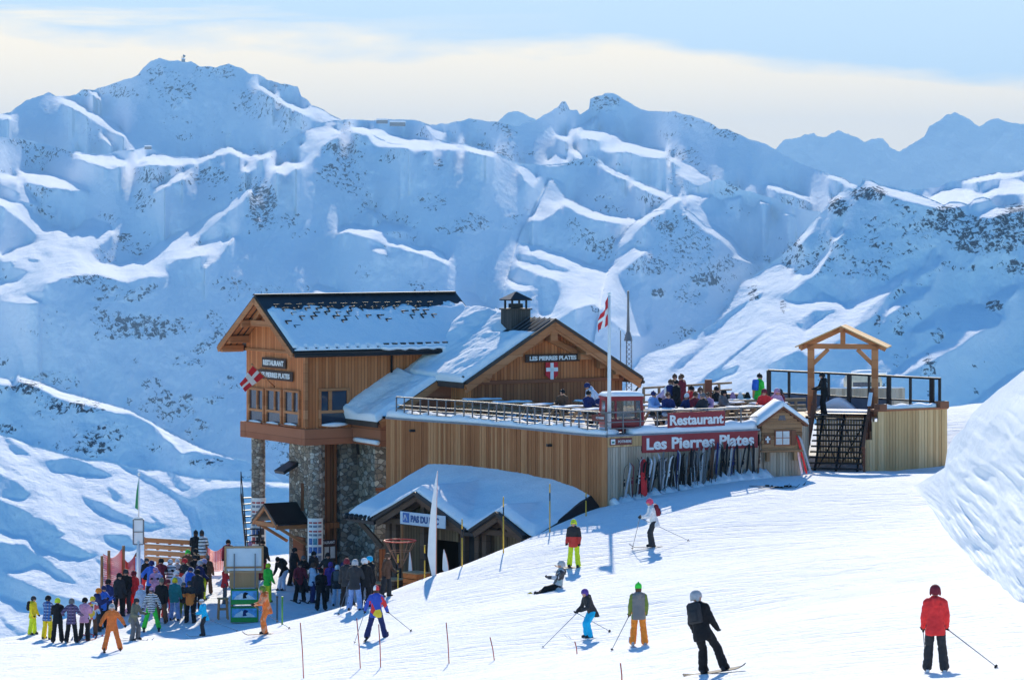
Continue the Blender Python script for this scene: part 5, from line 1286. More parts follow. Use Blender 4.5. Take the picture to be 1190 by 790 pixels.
def fuse(mb, name, vox, smooth=2, fold=0.0):
    me = mb.mesh('raw'); o = bpy.data.objects.new('raw', me); COL.objects.link(o)
    m = o.modifiers.new('r', 'REMESH'); m.mode = 'VOXEL'; m.voxel_size = vox; m.use_smooth_shade = True
    if smooth: s = o.modifiers.new('s', 'SMOOTH'); s.iterations = smooth; s.factor = .5
    out = bpy.data.meshes.new_from_object(o.evaluated_get(DG())); out.name = name
    bpy.data.objects.remove(o); bpy.data.meshes.remove(me); out.materials.append(None)
    if fold:                                   # cloth folds
        n = len(out.vertices); co = np.zeros(n * 3); no = np.zeros(n * 3); out.vertices.foreach_get('co', co); out.vertices.foreach_get('normal', no); co = co.reshape(-1, 3); no = no.reshape(-1, 3)
        w = fbm(co[:, 0] / .11 + co[:, 1] / .2, co[:, 2] / .075 + co[:, 0] * 4, 3, 7); r = 1 - 2.2 * np.abs(w)
        co += no * (fold * np.clip(r, -1, 1))[:, None]; out.vertices.foreach_set('co', co.ravel()); out.update()
    return out
def put(name, me, mat, parent, loc=None, R=None):
    o = bpy.data.objects.new(name, me); COL.objects.link(o); o.parent = parent
    if loc is not None: o.location = loc
    if R is not None: o.rotation_euler = R.to_euler() if isinstance(R, Matrix) else R
    if me.materials and len(o.material_slots): o.material_slots[0].link = 'OBJECT'; o.material_slots[0].material = mat
    return o
# poses: lean, twist, crouch legs (hipL,hipR flex; abd L,R; knee L,R), arms (flex, abd, elbow) L,R, head yaw,pitch
POSES = {
 'stand': dict(lean=3, hip=(4, -2), abd=(5, 6), knee=(6, 4), armL=(8, 12, 22), armR=(4, 12, 30)),
 'relax': dict(lean=5, hip=(10, -4), abd=(4, 8), knee=(16, 4), armL=(18, 14, 45), armR=(-4, 16, 25), head=(25, 8)),
 'poles': dict(lean=8, hip=(12, 10), abd=(7, 7), knee=(20, 20), armL=(22, 22, 62), armR=(24, 22, 60)),
 'wide': dict(lean=4, hip=(6, 6), abd=(15, 15), knee=(12, 12), armL=(12, 30, 20), armR=(10, 26, 26)),
 'ski': dict(lean=26, hip=(36, 26), abd=(6, 8), knee=(46, 38), armL=(48, 26, 50), armR=(30, 26, 50)),
 'glide': dict(lean=14, hip=(26, 14), abd=(3, 3), knee=(34, 24), armL=(40, 16, 60), armR=(26, 16, 64)),
 'fold': dict(lean=4, hip=(2, 6), abd=(6, 5), knee=(4, 14), armL=(30, 8, 95), armR=(34, 6, 90), head=(-20, 10)),
 'talk': dict(lean=6, hip=(4, 2), abd=(8, 4), knee=(6, 6), armL=(45, 14, 80), armR=(6, 14, 20), head=(-30, 5)),
 'out': dict(lean=8, hip=(14, 14), abd=(15, 13), knee=(18, 16), armL=(16, 42, 18), armR=(14, 38, 26)),
 'hips': dict(lean=2, hip=(2, 2), abd=(8, 8), knee=(5, 5), armL=(-14, 42, 78), armR=(-12, 40, 78), head=(10, 0)),
 'bend': dict(lean=48, hip=(30, 20), abd=(6, 6), knee=(24, 14), armL=(50, 10, 30), armR=(56, 10, 36), head=(0, 20)),
 'chair': dict(lean=10, hip=(86, 84), abd=(9, 9), knee=(86, 84), armL=(40, 14, 60), armR=(44, 14, 56)),
 'snow': dict(lean=-14, hip=(82, 74), abd=(6, 8), knee=(40, 26), armL=(36, 20, 48), armR=(-28, 22, 14)),
 'board': dict(lean=12, hip=(22, 20), abd=(12, 10), knee=(30, 26), armL=(10, 16, 24), armR=(14, 12, 30), head=(-40, 4)),
}
_pm = {}
def pose_mesh(key):
    if key in _pm: return _pm[key]
    p = POSES[key]; J = {}
    T = rot('X', p['lean'])                                   # forward is -Y
    J['pel'] = Vector((0, 0, 0)); up = lambda v: T @ Vector(v)
    J['waist'] = up((0, 0, .16)); J['chest'] = up((0, -.01, .36)); J['neck'] = up((0, .01, .52))
    hy, hp = p.get('head', (0, 0)); Hr = rot('Z', hy) @ rot('X', hp + p['lean'] * .25); J['head'] = J['neck'] + rot('X', p['lean'] * .5) @ Vector((0, -.03, .165))
    for s, nm in ((1, 'L'), (-1, 'R')):
        sh = up((s * .172, 0, .45)); fx, ab, el = p['arm' + nm]
        A = T @ rot('Y', -s * ab) @ rot('X', -fx); eb = sh + A @ Vector((0, 0, -.29))
        Fm = A @ rot('X', -el) @ rot('Y', s * 8); wr = eb + Fm @ Vector((0, 0, -.255))
        J['sh' + nm], J['el' + nm], J['wr' + nm], J['fm' + nm] = sh, eb, wr, Fm
        i = 0 if s > 0 else 1
        hj = Vector((s * .095, 0, -.04)); Hh = rot('Y', -s * p['abd'][i]) @ rot('X', -p['hip'][i]); kn = hj + Hh @ Vector((0, 0, -.43))
        Kk = Hh @ rot('X', p['knee'][i]); an = kn + Kk @ Vector((0, 0, -.42))
        J['hp' + nm], J['kn' + nm], J['an' + nm] = hj, kn, an
    if key == 'snow': dz = .13
    elif key == 'chair': dz = .55
    else: dz = -min(J['anL'].z, J['anR'].z) + .115
    for k in J:
        if isinstance(J[k], Vector): J[k] = J[k] + Vector((0, 0, dz))
    M = {'J': J}
    body = MB(); H = J['head']; hv = lambda v: H + Hr @ Vector(v)
    body.ball(H, (.082, .098, .118), 16, 12); capsule(body, hv((0, -.03, -.05)), hv((0, -.045, -.085)), .06, .05)
    capsule(body, hv((0, -.092, .012)), hv((0, -.116, -.022)), .014, .02)                   # nose
    for s in (-1, 1): body.ball(hv((s * .082, .0, -.005)), (.016, .024, .034), 8, 6); body.ball(hv((s * .034, -.082, .012)), (.02, .016, .012), 8, 6)
    capsule(body, hv((-.022, -.09, -.058)), hv((.022, -.09, -.058)), .013, .013)             # lips
    capsule(body, J['neck'] - Vector((0, 0, .05)), J['head'] - Vector((0, 0, .06)), .058, .054)
    capsule(body, J['waist'], J['chest'], .12, .14, sq=.75); capsule(body, J['pel'], J['waist'], .14, .12, sq=.8); capsule(body, J['shL'], J['shR'], .07, .07); capsule(body, J['chest'], J['neck'], .13, .07, sq=.8)
    for n in 'LR':
        capsule(body, J['sh' + n], J['el' + n], .058, .045); capsule(body, J['el' + n], J['wr' + n], .045, .03); capsule(body, J['wr' + n], J['wr' + n] + J['fm' + n] @ Vector((0, 0, -.07)), .028, .024)
        capsule(body, J['hp' + n], J['kn' + n], .085, .06); capsule(body, J['kn' + n], J['an' + n], .06, .042)
    M['body'] = fuse(body, 'body', .019, 2)
    jk = MB(); t = lambda z, y=0: J['pel'] + T @ Vector((0, y, z))
    rings = []
    for z, rx, ry in ((-.22, .205, .165), (-.12, .208, .168), (.02, .19, .15), (.16, .17, .132), (.30, .192, .142), (.40, .2, .14), (.47, .165, .12), (.54, .09, .09), (.59, .078, .082)):
        c = t(z); rings.append([c + (T if z > -.02 else Matrix.Identity(3)) @ Vector((rx * math.cos(a), ry * math.sin(a), 0)) for a in [2 * math.pi * k / 18 for k in range(18)]])
    jk.loft(rings)
    capsule(jk, t(.5, .10), t(.42, .13), .085, .05)                                         # collar / hood
    for n in 'LR':
        capsule(jk, t(.5) + (J['sh' + n] - t(.45)) * .25, J['sh' + n], .09, .085); capsule(jk, J['sh' + n], J['el' + n], .084, .07); capsule(jk, J['el' + n], J['wr' + n], .071, .054)
    M['jacket'] = fuse(jk, 'jacket', .019, 2, .012)
    tr = MB(); capsule(tr, J['hpL'] + Vector((0, 0, .03)), J['hpR'] + Vector((0, 0, .03)), .09, .09); capsule(tr, J['pel'], J['pel'] + (J['waist'] - J['pel']) * .5, .14, .12, sq=.8)
    for n in 'LR':
        capsule(tr, J['hp' + n], J['kn' + n], .108, .086); capsule(tr, J['kn' + n], J['an' + n] + Vector((0, 0, .0)), .09, .098)
    M['trousers'] = fuse(tr, 'trousers', .019, 2, .012)
    M['R'] = Hr
    _pm[key] = M
    return M
# shared small pieces ------------------------------------------------
def _boot():
    mb = MB(); capsule(mb, (0, .0, .17), (0, .01, .03), .062, .062); capsule(mb, (0, .07, -.045), (0, -.15, -.05), .05, .046, sq=1.0); capsule(mb, (0, .05, -.02), (0, -.05, -.0), .055, .055); mb.box((0, -.04, -.088), (.09, .29, .03)); return fuse(mb, 'boot', .016, 1)
def _glove():
    mb = MB(); capsule(mb, (0, 0, .05), (0, 0, -.005), .048, .043); capsule(mb, (-.022, 0, -.03), (.022, 0, -.03), .032, .03); capsule(mb, (-.02, -.004, -.06), (.02, -.004, -.06), .026, .024)
    for i, (x, l) in enumerate(((-.036, .042), (-.012, .052), (.012, .048), (.034, .034))):
        capsule(mb, (x, 0, -.07), (x * 1.1, -.014, -.085 - l * .5), .0125, .0115, 8); capsule(mb, (x * 1.1, -.014, -.085 - l * .5), (x * 1.08, -.046, -.085 - l * .55), .0115, .0105, 8)
    capsule(mb, (.04, -.006, -.035), (.062, -.03, -.066), .0165, .0135, 8); capsule(mb, (.062, -.03, -.066), (.05, -.055, -.085), .0135, .012, 8)
    return fuse(mb, 'glove', .0085, 1)
def _helmet():
    mb = MB(); n = 18; rings = []
    for k in range(9):
        a = math.radians(-12 + 101 * k / 8); rings.append([(.118 * math.cos(a) * math.cos(b), .138 * math.cos(a) * math.sin(b) + .006, .135 * math.sin(a) + .015 - (.055 * max(0, math.sin(b)) if k < 3 else 0) * (1 - k / 3)) for b in [2 * math.pi * i / n for i in range(n)]])
    mb.loft(rings)
    for s in (-1, 1): mb.ball((s * .098, .02, -.03), (.025, .05, .06), 10, 6)
    me = mb.mesh('helmet', True); me.materials.append(None); return me
def _beanie():
    mb = MB(); n = 18; rings = []
    for r, z in ((.103, -.005), (.11, .01), (.108, .05), (.104, .085), (.088, .122), (.055, .15), (.015, .162)): rings.append([(r * .95 * math.cos(b), r * 1.1 * math.sin(b) + .008, z + .012 * math.sin(b)) for b in [2 * math.pi * i / n for i in range(n)]])
    mb.loft(rings); mb.ball((0, .01, .17), .026, 8, 6); me = mb.mesh('hat', True); me.materials.append(None); return me
def _goggles():
    mb = MB(); rings = []
    for k in range(9):
        a = math.radians(-165 + 150 * k / 8); rr = (.108, .122)
        rings.append([(r0 * .93 * math.cos(a), r1 * math.sin(a), z) for r0, r1, z in ((.1, .112, -.03), (.116, .13, -.022), (.116, .13, .026), (.1, .112, .034))])
    mb.loft(rings); me = mb.mesh('goggles', True); me.materials.append(None); return me
def _pack():
    mb = MB(); mb.box((0, 0, 0), (.29, .16, .42)); mb.box((0, .09, -.05), (.22, .06, .24)); mb.box((0, .0, .2), (.25, .13, .07)); me = mb.mesh('backpack', True, .035); me.materials.append(None); return me
def _ski():
    mb = MB(); n = 16; rings = []
    for k in range(n + 1):
        y = -.85 + 1.62 * k / n; u = k / n; w = .036 + .02 * abs(u - .5) * 1.6; w *= min(1, .25 + u * 9) * min(1, .5 + (1 - u) * 12); z = .004 + max(0, .14 - u) ** 2 * 7
        rings.append([(-w, y, z), (w, y, z), (w, y, z + .014), (-w, y, z + .014)])
    mb.loft(rings); mb.box((0, .05, .045), (.065, .16, .05)); mb.box((0, -.14, .04), (.06, .07, .045)); me = mb.mesh('ski', False); me.materials.append(None); return me
def _snowboard():
    mb = MB(); n = 16; rings = []
    for k in range(n + 1):
        x = -.76 + 1.52 * k / n; u = abs(x) / .76; w = (.125 + .02 * u) * math.sqrt(max(.02, 1 - max(0, (u - .82) / .18) ** 2)); z = .004 + max(0, u - .75) ** 2 * 1.1
        rings.append([(x, -w, z), (x, w, z), (x, w, z + .013), (x, -w, z + .013)])
    mb.loft(rings); me = mb.mesh('snowboard'); me.materials.append(None); return me
def _hair():
    mb = MB(); n = 16; rings = []
    for z, k in ((.06, .98), (.02, 1.05), (-.04, 1.06), (-.09, .95), (-.13, .7)): rings.append([((.09 * k) * math.cos(a), .02 + .09 * k * (math.sin(a) if math.sin(a) > 0 else .25 * math.sin(a)), z) for a in [2 * math.pi * i / n for i in range(n)]])
    mb.loft(rings); me = mb.mesh('hair', True); me.materials.append(None); return me
G_HAIR = _hair()
G_BOOT, G_GLOVE, G_HELM, G_BEAN, G_GOG, G_PACK, G_SKI, G_BOARD = _boot(), _glove(), _helmet(), _beanie(), _goggles(), _pack(), _ski(), _snowboard()

C = dict(black=(.012, .012, .014), charcoal=(.035, .036, .04), grey=(.14, .14, .145), silver=(.42, .43, .45), white=(.76, .76, .76), red=(.85, .04, .04), maroon=(.2, .022, .035), pink=(.72, .08, .16), rose=(.55, .3, .45), lilac=(.42, .36, .56), navy=(.02, .03, .12), blue=(.04, .16, .62), sky=(.25, .42, .72), cyan=(.01, .45, .78), teal=(.02, .22, .24), green=(.05, .62, .06), moss=(.13, .2, .03), lime=(.62, .75, .03), yellow=(.85, .6, .02), orange=(.85, .24, .03), rust=(.66, .17, .04), brown=(.12, .06, .035), denim=(.2, .33, .62), ltblue=(.5, .6, .75), purple=(.12, .06, .3), olive=(.17, .17, .12))
def cloth(c):
    if c in _mc: return _mc[c]
    k = 'cloth_' + c
    if k in _mc: return _mc[k]
    t = NT(k); v = t.coord()
    w = t.noise(v, 9, 4, .55, .5)
    if c in C:
        b = C[c]; t.set(t.ramp(w, [(.3, tuple(x * .82 for x in b)), (.7, tuple(min(.85, x * 1.15) for x in b))]), .75, spec=.2)
    else:
        sp = t.node('ShaderNodeSeparateXYZ'); t.l(t.coord(), sp.inputs[0])
        if c.startswith('plaid'):
            a, b2, c3 = {'plaid_blue': ((.03, .06, .2), (.6, .64, .7), (.05, .2, .5)), 'plaid_purple': ((.05, .03, .08), (.35, .28, .38), (.12, .08, .2))}[c]
            fx = t.math('GREATER_THAN', t.math('FRACT', t.math('MULTIPLY', sp.outputs[0], 8)), .55); fz = t.math('GREATER_THAN', t.math('FRACT', t.math('MULTIPLY', sp.outputs[2], 8)), .55)
            t.set(t.mix(t.math('MULTIPLY', t.math('ADD', fx, fz), .5), a, t.mix(fx, b2, c3)), .8)
        elif c == 'zebra':
            q = t.node('ShaderNodeTexWave'); q.inputs['Scale'].default_value = 4.2; q.inputs['Distortion'].default_value = 5; q.bands_direction = 'Z'; t.l(t.coord(), q.inputs[0]); t.set(t.ramp(q.outputs['Fac'], [(.42, (.02, .02, .022)), (.5, (.78, .78, .78))]), .75)
        elif c in ('jester', 'jester_hat', 'mixed', 'flecked', 'orange_print', 'red_black', 'grey_moss', 'orange_black', 'white_black'):
            pal = {'jester': [(.02, .07, .42), (.02, .07, .42), (.02, .07, .42), (.72, .03, .03), (.8, .6, .03), (.02, .07, .42)], 'jester_hat': [(.7, .03, .03), (.8, .8, .78), (.7, .03, .03)], 'mixed': [(.75, .5, .05), (.2, .4, .7), (.7, .7, .7), (.6, .1, .1)], 'flecked': [(.5, .5, .52), (.12, .13, .14), (.3, .4, .42), (.04, .04, .05)], 'orange_print': [(.72, .17, .025), (.72, .17, .025), (.6, .12, .02), (.75, .3, .15)]}
            if c in pal:
                vo = t.node('ShaderNodeTexVoronoi'); vo.inputs['Scale'].default_value = 7 if c != 'jester' else 5; t.l(t.coord((1, 1, .7)), vo.inputs['Vector']); se = t.node('ShaderNodeSeparateColor'); t.l(vo.outputs['Color'], se.inputs[0])
                n = len(pal[c]); t.set(t.ramp(se.outputs[0], [(i / n, q) for i, q in enumerate(pal[c])], 'CONSTANT'), .75)
            elif c == 'grey_moss':
                ax_ = t.math('GREATER_THAN', t.math('ABSOLUTE', sp.outputs[0]), .185); t.set(t.mix(ax_, (.17, .17, .17), (.14, .2, .03)), .8)
            else:
                lo, hi, zz = {'red_black': ((.6, .04, .025), (.014, .014, .016), 1.17), 'orange_black': ((.7, .2, .03), (.02, .02, .022), 1.3), 'white_black': ((.72, .72, .72), (.03, .03, .035), 1.1)}[c]
                t.set(t.mix(t.math('GREATER_THAN', sp.outputs[2], zz) if c != 'white_black' else t.math('LESS_THAN', t.math('FRACT', t.math('MULTIPLY', sp.outputs[2], 7)), .35), lo, hi), .75)
    t.bump(t.noise(v, 14, 4, .6, .8), .5, .02)
    _mc[k] = t.m
    return t.m
SKIN = mat_plain('skin', (.48, .26, .18), .55, 0, .1, 8)
M_LENS = mat_plain('goggle_lens', (.03, .03, .035), .12, 0, .2, 8, spec=.8)
skin_pole = mat_plain('pole_metal', (.3, .3, .31), .35, .7)
def person(label, base, pose, face, jacket, trousers, head='helmet', headc='black', s=1.0, gloves='black', boots='charcoal', goggles=True, pack=None, skis=None, board=None, group=None, tilt=0.0, hair=None, face2=None):
    M = pose_mesh(pose); J = M['J']
    e = empty('person', base, math.radians(face), label, 'person', group); e.scale = (s, s, s)
    if tilt: e.rotation_euler = (0, math.radians(tilt), math.radians(face)) if abs(face) < 1 else (Matrix.Rotation(math.radians(tilt), 3, 'Y') @ Matrix.Rotation(math.radians(face), 3, 'Z')).to_euler()
    put('body', M['body'], SKIN, e); put('jacket', M['jacket'], cloth(jacket), e); put('trousers', M['trousers'], cloth(trousers), e)
    for n in 'LR':
        put('boot', G_BOOT, cloth(boots), e, J['an' + n], Matrix.Identity(3)); put('glove', G_GLOVE, cloth(gloves), e, J['wr' + n], J['fm' + n] @ Matrix.Scale(1 if n == 'L' else 1, 3))
        if skis: o = put('ski', G_SKI, cloth(skis), e, J['an' + n] + Vector((0, 0, -.118)))
    if board: put('snowboard', G_BOARD, cloth(board), e, (J['anL'] + J['anR']) / 2 + Vector((0, 0, -.118)) if pose != 'snow' else (J['anL'] + J['anR']) / 2 + Vector((0, -.1, 0)), Matrix.Identity(3) if pose != 'snow' else rot('X', 62))
    if head == 'helmet': put('helmet', G_HELM, cloth(headc), e, J['head'], M['R'])
    elif head == 'hat': put('hat', G_BEAN, cloth(headc), e, J['head'], M['R'])
    elif head == 'hood':
        h = put('hood', G_BEAN, cloth(headc), e, J['head'] + Vector((0, .02, -.02)), M['R']); h.scale = (1.15, 1.15, 1.1)
    elif head == 'hair': put('hair', G_BEAN, cloth(headc), e, J['head'] + Vector((0, .012, -.025)), M['R']).scale = (1, 1, .92)
    if head == 'hat': put('hair', G_HAIR, cloth(hair or 'brown'), e, J['head'], M['R'])
    if goggles: put('goggles', G_GOG, M_LENS, e, J['head'] + M['R'] @ Vector((0, 0, .02 if head != 'helmet' else .03)), M['R'])
    if pack: put('backpack', G_PACK, cloth(pack), e, J['chest'] + rot('X', POSES[pose]['lean']) @ Vector((0, .2, -.02)), rot('X', POSES[pose]['lean']))
    e['_h'] = 0; del e['_h']
    return e, J
def pole(label, e, J, hand, tip, col='silver'):
    """ski pole held in a hand, tip given in the person's own axes"""
    bpy.context.view_layer.update()
    Mw = Matrix.LocRotScale(e.location, e.rotation_euler, e.scale)
    h = Mw @ (J['wr' + hand] + J['fm' + hand] @ Vector((0, -.02, -.075))); t = tip
    o = empty('ski_pole', h, 0, label, 'ski pole'); d = t - h; L = max(d.length, .3); d = d.normalized()
    mb = MB(); mb.tube([-d * .07, d * .07], .02, 8); mb.build('grip', cloth('black'), o); mb = MB(); mb.tube([d * .05, d * L], [.0115, .009], 6); mb.build('shaft', skin_pole, o)
    mb = MB(); q = d * (L - .07); mb.tube([q, q + d * .012], [.045, .04], 10); mb.build('basket', cloth('black'), o)
    return o
def gpt(base, fwd, side, face):
    """ground point some metres forward and to the right of a person"""
    a = math.radians(face); x = base.x + math.sin(a) * fwd * 1 - math.cos(a) * side * 1; y = base.y - math.cos(a) * fwd - math.sin(a) * side
    return Vector((x, y, ground(x, y)))
G = on_ground
def ppl(px, py, label, pose, face, jacket, trousers, poles=None, poletips=None, **k):
    b = G(px, py); k['s'] = k.get('s', 1.0) * .93; e, J = person(label, b, pose, face, jacket, trousers, **k)
    if poles:
        for hand, (fw, sd), pl in poles:
            pole(pl, e, J, hand, gpt(b, fw, sd, face))
    return e, J
# --- the open slope
ppl(1087, 781, 'skier seen from behind in a bright red jacket, dark trousers and maroon helmet', 'stand', 176, 'red', 'charcoal', head='helmet', headc='maroon', goggles=False, skis='white', s=1.0,
    poles=[('R', (-.75, 1.15), 'black pole reaching out to the right of the red-jacketed skier'), ('L', (.2, -.16), 'pale pole upright beside the left leg of the red-jacketed skier')])
ppl(829, 783, 'snowboarder all in black with a white helmet leaning back on the near slope', 'board', 150, 'black', 'black', headc='silver', board='charcoal', s=1.09, tilt=-15, pack='charcoal', goggles=False, gloves='charcoal')
ppl(742, 751, 'skier from behind in grey jacket with moss sleeves, orange trousers and green hat', 'stand', 184, 'grey_moss', 'orange', head='hat', headc='green', goggles=False, skis='silver', boots='silver', s=.95,
    poles=[('L', (-.3, -.75), 'pole slanting left of the orange-trousered skier')])
ppl(688, 742, 'crouching skier in black jacket, bright blue trousers and purple helmet', 'ski', -62, 'charcoal', 'cyan', headc='purple', skis='white', s=.88,
    poles=[('L', (1.5, .2), 'pole planted ahead of the crouching blue-trousered skier'), ('R', (-.9, .5), 'pole trailing behind the crouching blue-trousered skier')])
ppl(667, 660, 'snowboarder in red and black jacket, lime trousers and lime helmet', 'stand', -14, 'red_black', 'lime', headc='lime', board='brown', s=.98)
b_ = G(648, 684); e_, J_ = person('snowboarder sitting on the snow in flecked jacket and silver helmet', b_, 'snow', -78, 'flecked', 'black', headc='silver', board='mixed', s=.98)
ppl(760, 637, 'skier in white jacket with crimson backpack and pink helmet below the ski rack', 'glide', -80, 'white', 'charcoal', headc='pink', pack='maroon', skis='charcoal', s=1.02,
    poles=[('L', (.75, .15), 'pole in front of the pink-helmeted skier'), ('R', (-1.3, .1), 'pole pointing back from the pink-helmeted skier')])
ppl(437, 743, 'skier from behind in a blue, red and yellow patchwork coat and jester hat', 'wide', 176, 'jester', 'navy', head='hat', headc='jester_hat', goggles=False, skis='charcoal', boots='black', s=.98,
    poles=[('R', (-.25, 1.15), 'pole to the right of the patchwork-coated skier'), ('L', (.15, -.7), 'pole to the left of the patchwork-coated skier')])
ppl(238, 739, 'small skier in turquoise jacket and dark trousers gliding left', 'glide', -66, 'cyan', 'charcoal', headc='white_black', skis='silver', s=.82, poles=[('R', (-1.2, -.3), 'pole trailing behind the small turquoise skier')])
ppl(310, 737, 'skier in a printed orange one-piece suit beside the green picture stand', 'glide', -70, 'orange_print', 'orange_print', headc='moss', skis='brown', s=1.0, poles=[('R', (-.9, .2), 'pole behind the skier in the printed orange suit')])
ppl(130, 757, 'child in a plain orange suit with arms held out, nearest of the crowd', 'out', 8, 'rust', 'rust', headc='silver', boots='brown', skis='brown', s=.99)
ppl(155, 744, 'skier in olive grey jacket bending to the right beside the orange-suited child', 'glide', 60, 'olive', 'grey', headc='charcoal', skis='silver', s=.95)
ppl(176, 733, 'skier in black and white zebra jacket and bright green trousers', 'wide', 6, 'zebra', 'green', head='hat', headc='rose', skis='charcoal', s=.98)
ppl(38, 737, 'skier in yellow suit with black backpack, leftmost of the crowd', 'stand', 72, 'yellow', 'lime', headc='charcoal', pack='black', s=.88)
ppl(55, 743, 'skier in blue checked shirt and golden yellow trousers seen from behind', 'fold', 150, 'plaid_blue', 'yellow', headc='black', goggles=False, s=.98)
ppl(67, 747, 'skier all in black with a lime helmet, seen from behind', 'fold', 190, 'black', 'black', headc='lime', goggles=False, s=.98)
ppl(83, 747, 'skier in purple checked jacket and black trousers standing with legs apart', 'hips', 170, 'plaid_purple', 'black', headc='grey', goggles=False, s=.98, skis='silver')
ppl(98, 745, 'skier in lilac pink jacket, black trousers and black helmet', 'fold', 160, 'rose', 'black', headc='black', goggles=False, s=.96, skis='maroon')
ppl(107, 739, 'child in multicoloured jacket peeping out beside the lilac pink skier', 'relax', 30, 'mixed', 'brown', headc='yellow', s=.9, skis='red')
ppl(119, 731, 'skier in a bulky royal blue jacket near the orange netting', 'talk', 60, 'blue', 'black', headc='navy', s=1.0)
ppl(125, 725, 'skier in dark navy jacket standing behind the royal blue one', 'stand', 150, 'navy', 'black', headc='black', goggles=False, s=1.03)
ppl(147, 713, 'tall skier in black with white markings left of the white sign post', 'relax', -20, 'black', 'charcoal', headc='charcoal', s=1.05)
ppl(155, 712, 'skier in bright red jacket and red trousers half hidden by the one in black', 'stand', 150, 'red', 'red', headc='maroon', goggles=False, s=.98)
ppl(163, 724, 'skier in pale blue jacket half hidden behind the zebra jacket', 'relax', 40, 'ltblue', 'sky', headc='rose', s=.88)
ppl(176, 702, 'skier in a wide bright blue jacket seen from behind by the white post', 'hips', 176, 'blue', 'black', headc='navy', goggles=False, s=1.06)
ppl(187, 698, 'skier in dark red jacket with black shoulders right of the bright blue jacket', 'fold', 172, 'maroon', 'maroon', headc='black', goggles=False, s=1.03)
ppl(198, 697, 'skier in white jacket with black stripes in front of the plank fence', 'fold', 0, 'white_black', 'black', headc='white', s=1.0)
ppl(211, 703, 'skier in plain white jacket with a round white hat, turned right', 'bend', 70, 'white', 'black', headc='white', goggles=False, s=1.0)
ppl(195, 718, 'child in red jacket and red trousers behind the black coat', 'relax', 20, 'red', 'red', headc='maroon', s=.9, skis='charcoal')
ppl(188, 725, 'person in a long black coat and grey hat facing the camera', 'stand', -6, 'black', 'brown', head='hat', headc='olive', goggles=False, s=1.04)
ppl(221, 724, 'skier in orange jacket with black shoulders and black trousers', 'fold', -14, 'orange_black', 'black', headc='charcoal', s=.98)
ppl(213, 719, 'child in moss green trousers beside the orange jacket', 'stand', 30, 'charcoal', 'moss', headc='grey', s=.85)
ppl(220, 705, 'skier in dark blue jacket with pale stripes in the middle of the crowd', 'talk', 50, 'blue', 'navy', headc='navy', s=.95)
ppl(229, 712, 'skier all in dark charcoal at the right edge of the crowd', 'stand', 160, 'charcoal', 'black', headc='black', goggles=False, s=1.02)
ppl(236, 697, 'skier in black jacket and lime trousers with a lilac helmet', 'relax', 120, 'black', 'lime', headc='lilac', goggles=False, s=1.0)
ppl(226, 692, 'person in black jacket standing near the plank fence end', 'fold', 30, 'black', 'charcoal', headc='black', s=1.0)
ppl(160, 688, 'skier in faded blue jacket with skis behind the white sign post', 'hips', 0, 'sky', 'navy', headc='charcoal', s=1.0)
ppl(241, 690, 'person in long brown coat at the back of the crowd', 'stand', 170, 'brown', 'brown', head='hat', headc='grey', goggles=False, s=.95)
ppl(265, 672, 'person in dark red jacket looking over the white notice board', 'talk', 10, 'maroon', 'charcoal', headc='black', goggles=False, s=1.0)
ppl(305, 675, 'person in black jacket right of the notice board by the left column', 'stand', 150, 'black', 'maroon', head='hair', headc='black', goggles=False, s=1.05)
ppl(291, 672, 'person in pale pink top in front of the left stone column', 'relax', 0, 'rose', 'charcoal', head='hat', headc='rose', goggles=False, s=.95)
ppl(311, 700, 'child in bright lime green jacket right behind the picture stand', 'stand', 140, 'green', 'lime', headc='lime', goggles=False, s=.95)
ppl(261, 702, 'person in red and white jacket left of the picture stand', 'talk', 100, 'red', 'grey', headc='white', s=.9)
for px_, py_, jk_, tr_, hd_, ps_, fc_, lab in ((206, 694, 'silver', 'sky', 'white', 'fold', 10, 'skier in silver grey jacket between the striped white and the plain white jackets'), (216, 697, 'red_black', 'black', 'red', 'talk', -40, 'skier in red and black jacket behind the round white hat'), (231, 700, 'navy', 'charcoal', 'silver', 'relax', 60, 'skier in navy jacket with silver helmet left of the lime trousers'), (203, 722, 'teal', 'denim', 'yellow', 'stand', 170, 'skier in teal jacket and blue trousers right of the red child'), (170, 693, 'black', 'red', 'charcoal', 'stand', 30, 'skier in black jacket and red trousers left of the wide blue jacket'), (181, 708, 'lilac', 'grey', 'rose', 'fold', 0, 'skier in lilac jacket below the wide blue jacket'), (229, 684, 'black', 'grey', 'black', 'talk', -50, 'person in black talking at the right end of the plank fence'), (218, 686, 'brown', 'black', 'green', 'stand', 20, 'person in brown with a green cap in front of the plank fence'), (204, 712, 'ltblue', 'black', 'white', 'relax', 40, 'skier in pale blue jacket left of the dark blue striped one'), (352, 688, 'black', 'charcoal', 'grey', 'fold', 30, 'person in black with grey hat between the two columns'), (403, 706, 'charcoal', 'black', 'maroon', 'stand', 190, 'skier in charcoal with maroon helmet between grey backpack and blue jeans'), (431, 700, 'black', 'black', 'cyan', 'talk', -40, 'skier in black with turquoise helmet nearest the shop corner post'), (113, 735, 'navy', 'charcoal', 'orange', 'fold', 100, 'skier in navy with orange helmet between the pink and royal blue jackets'), (138, 717, 'charcoal', 'black', 'black', 'stand', 40, 'skier in charcoal right behind the orange netting')):
    ppl(px_, py_, lab, ps_, fc_, jk_, tr_, headc=hd_, s=rnd.uniform(.93, 1.03), goggles=fc_ < 100)
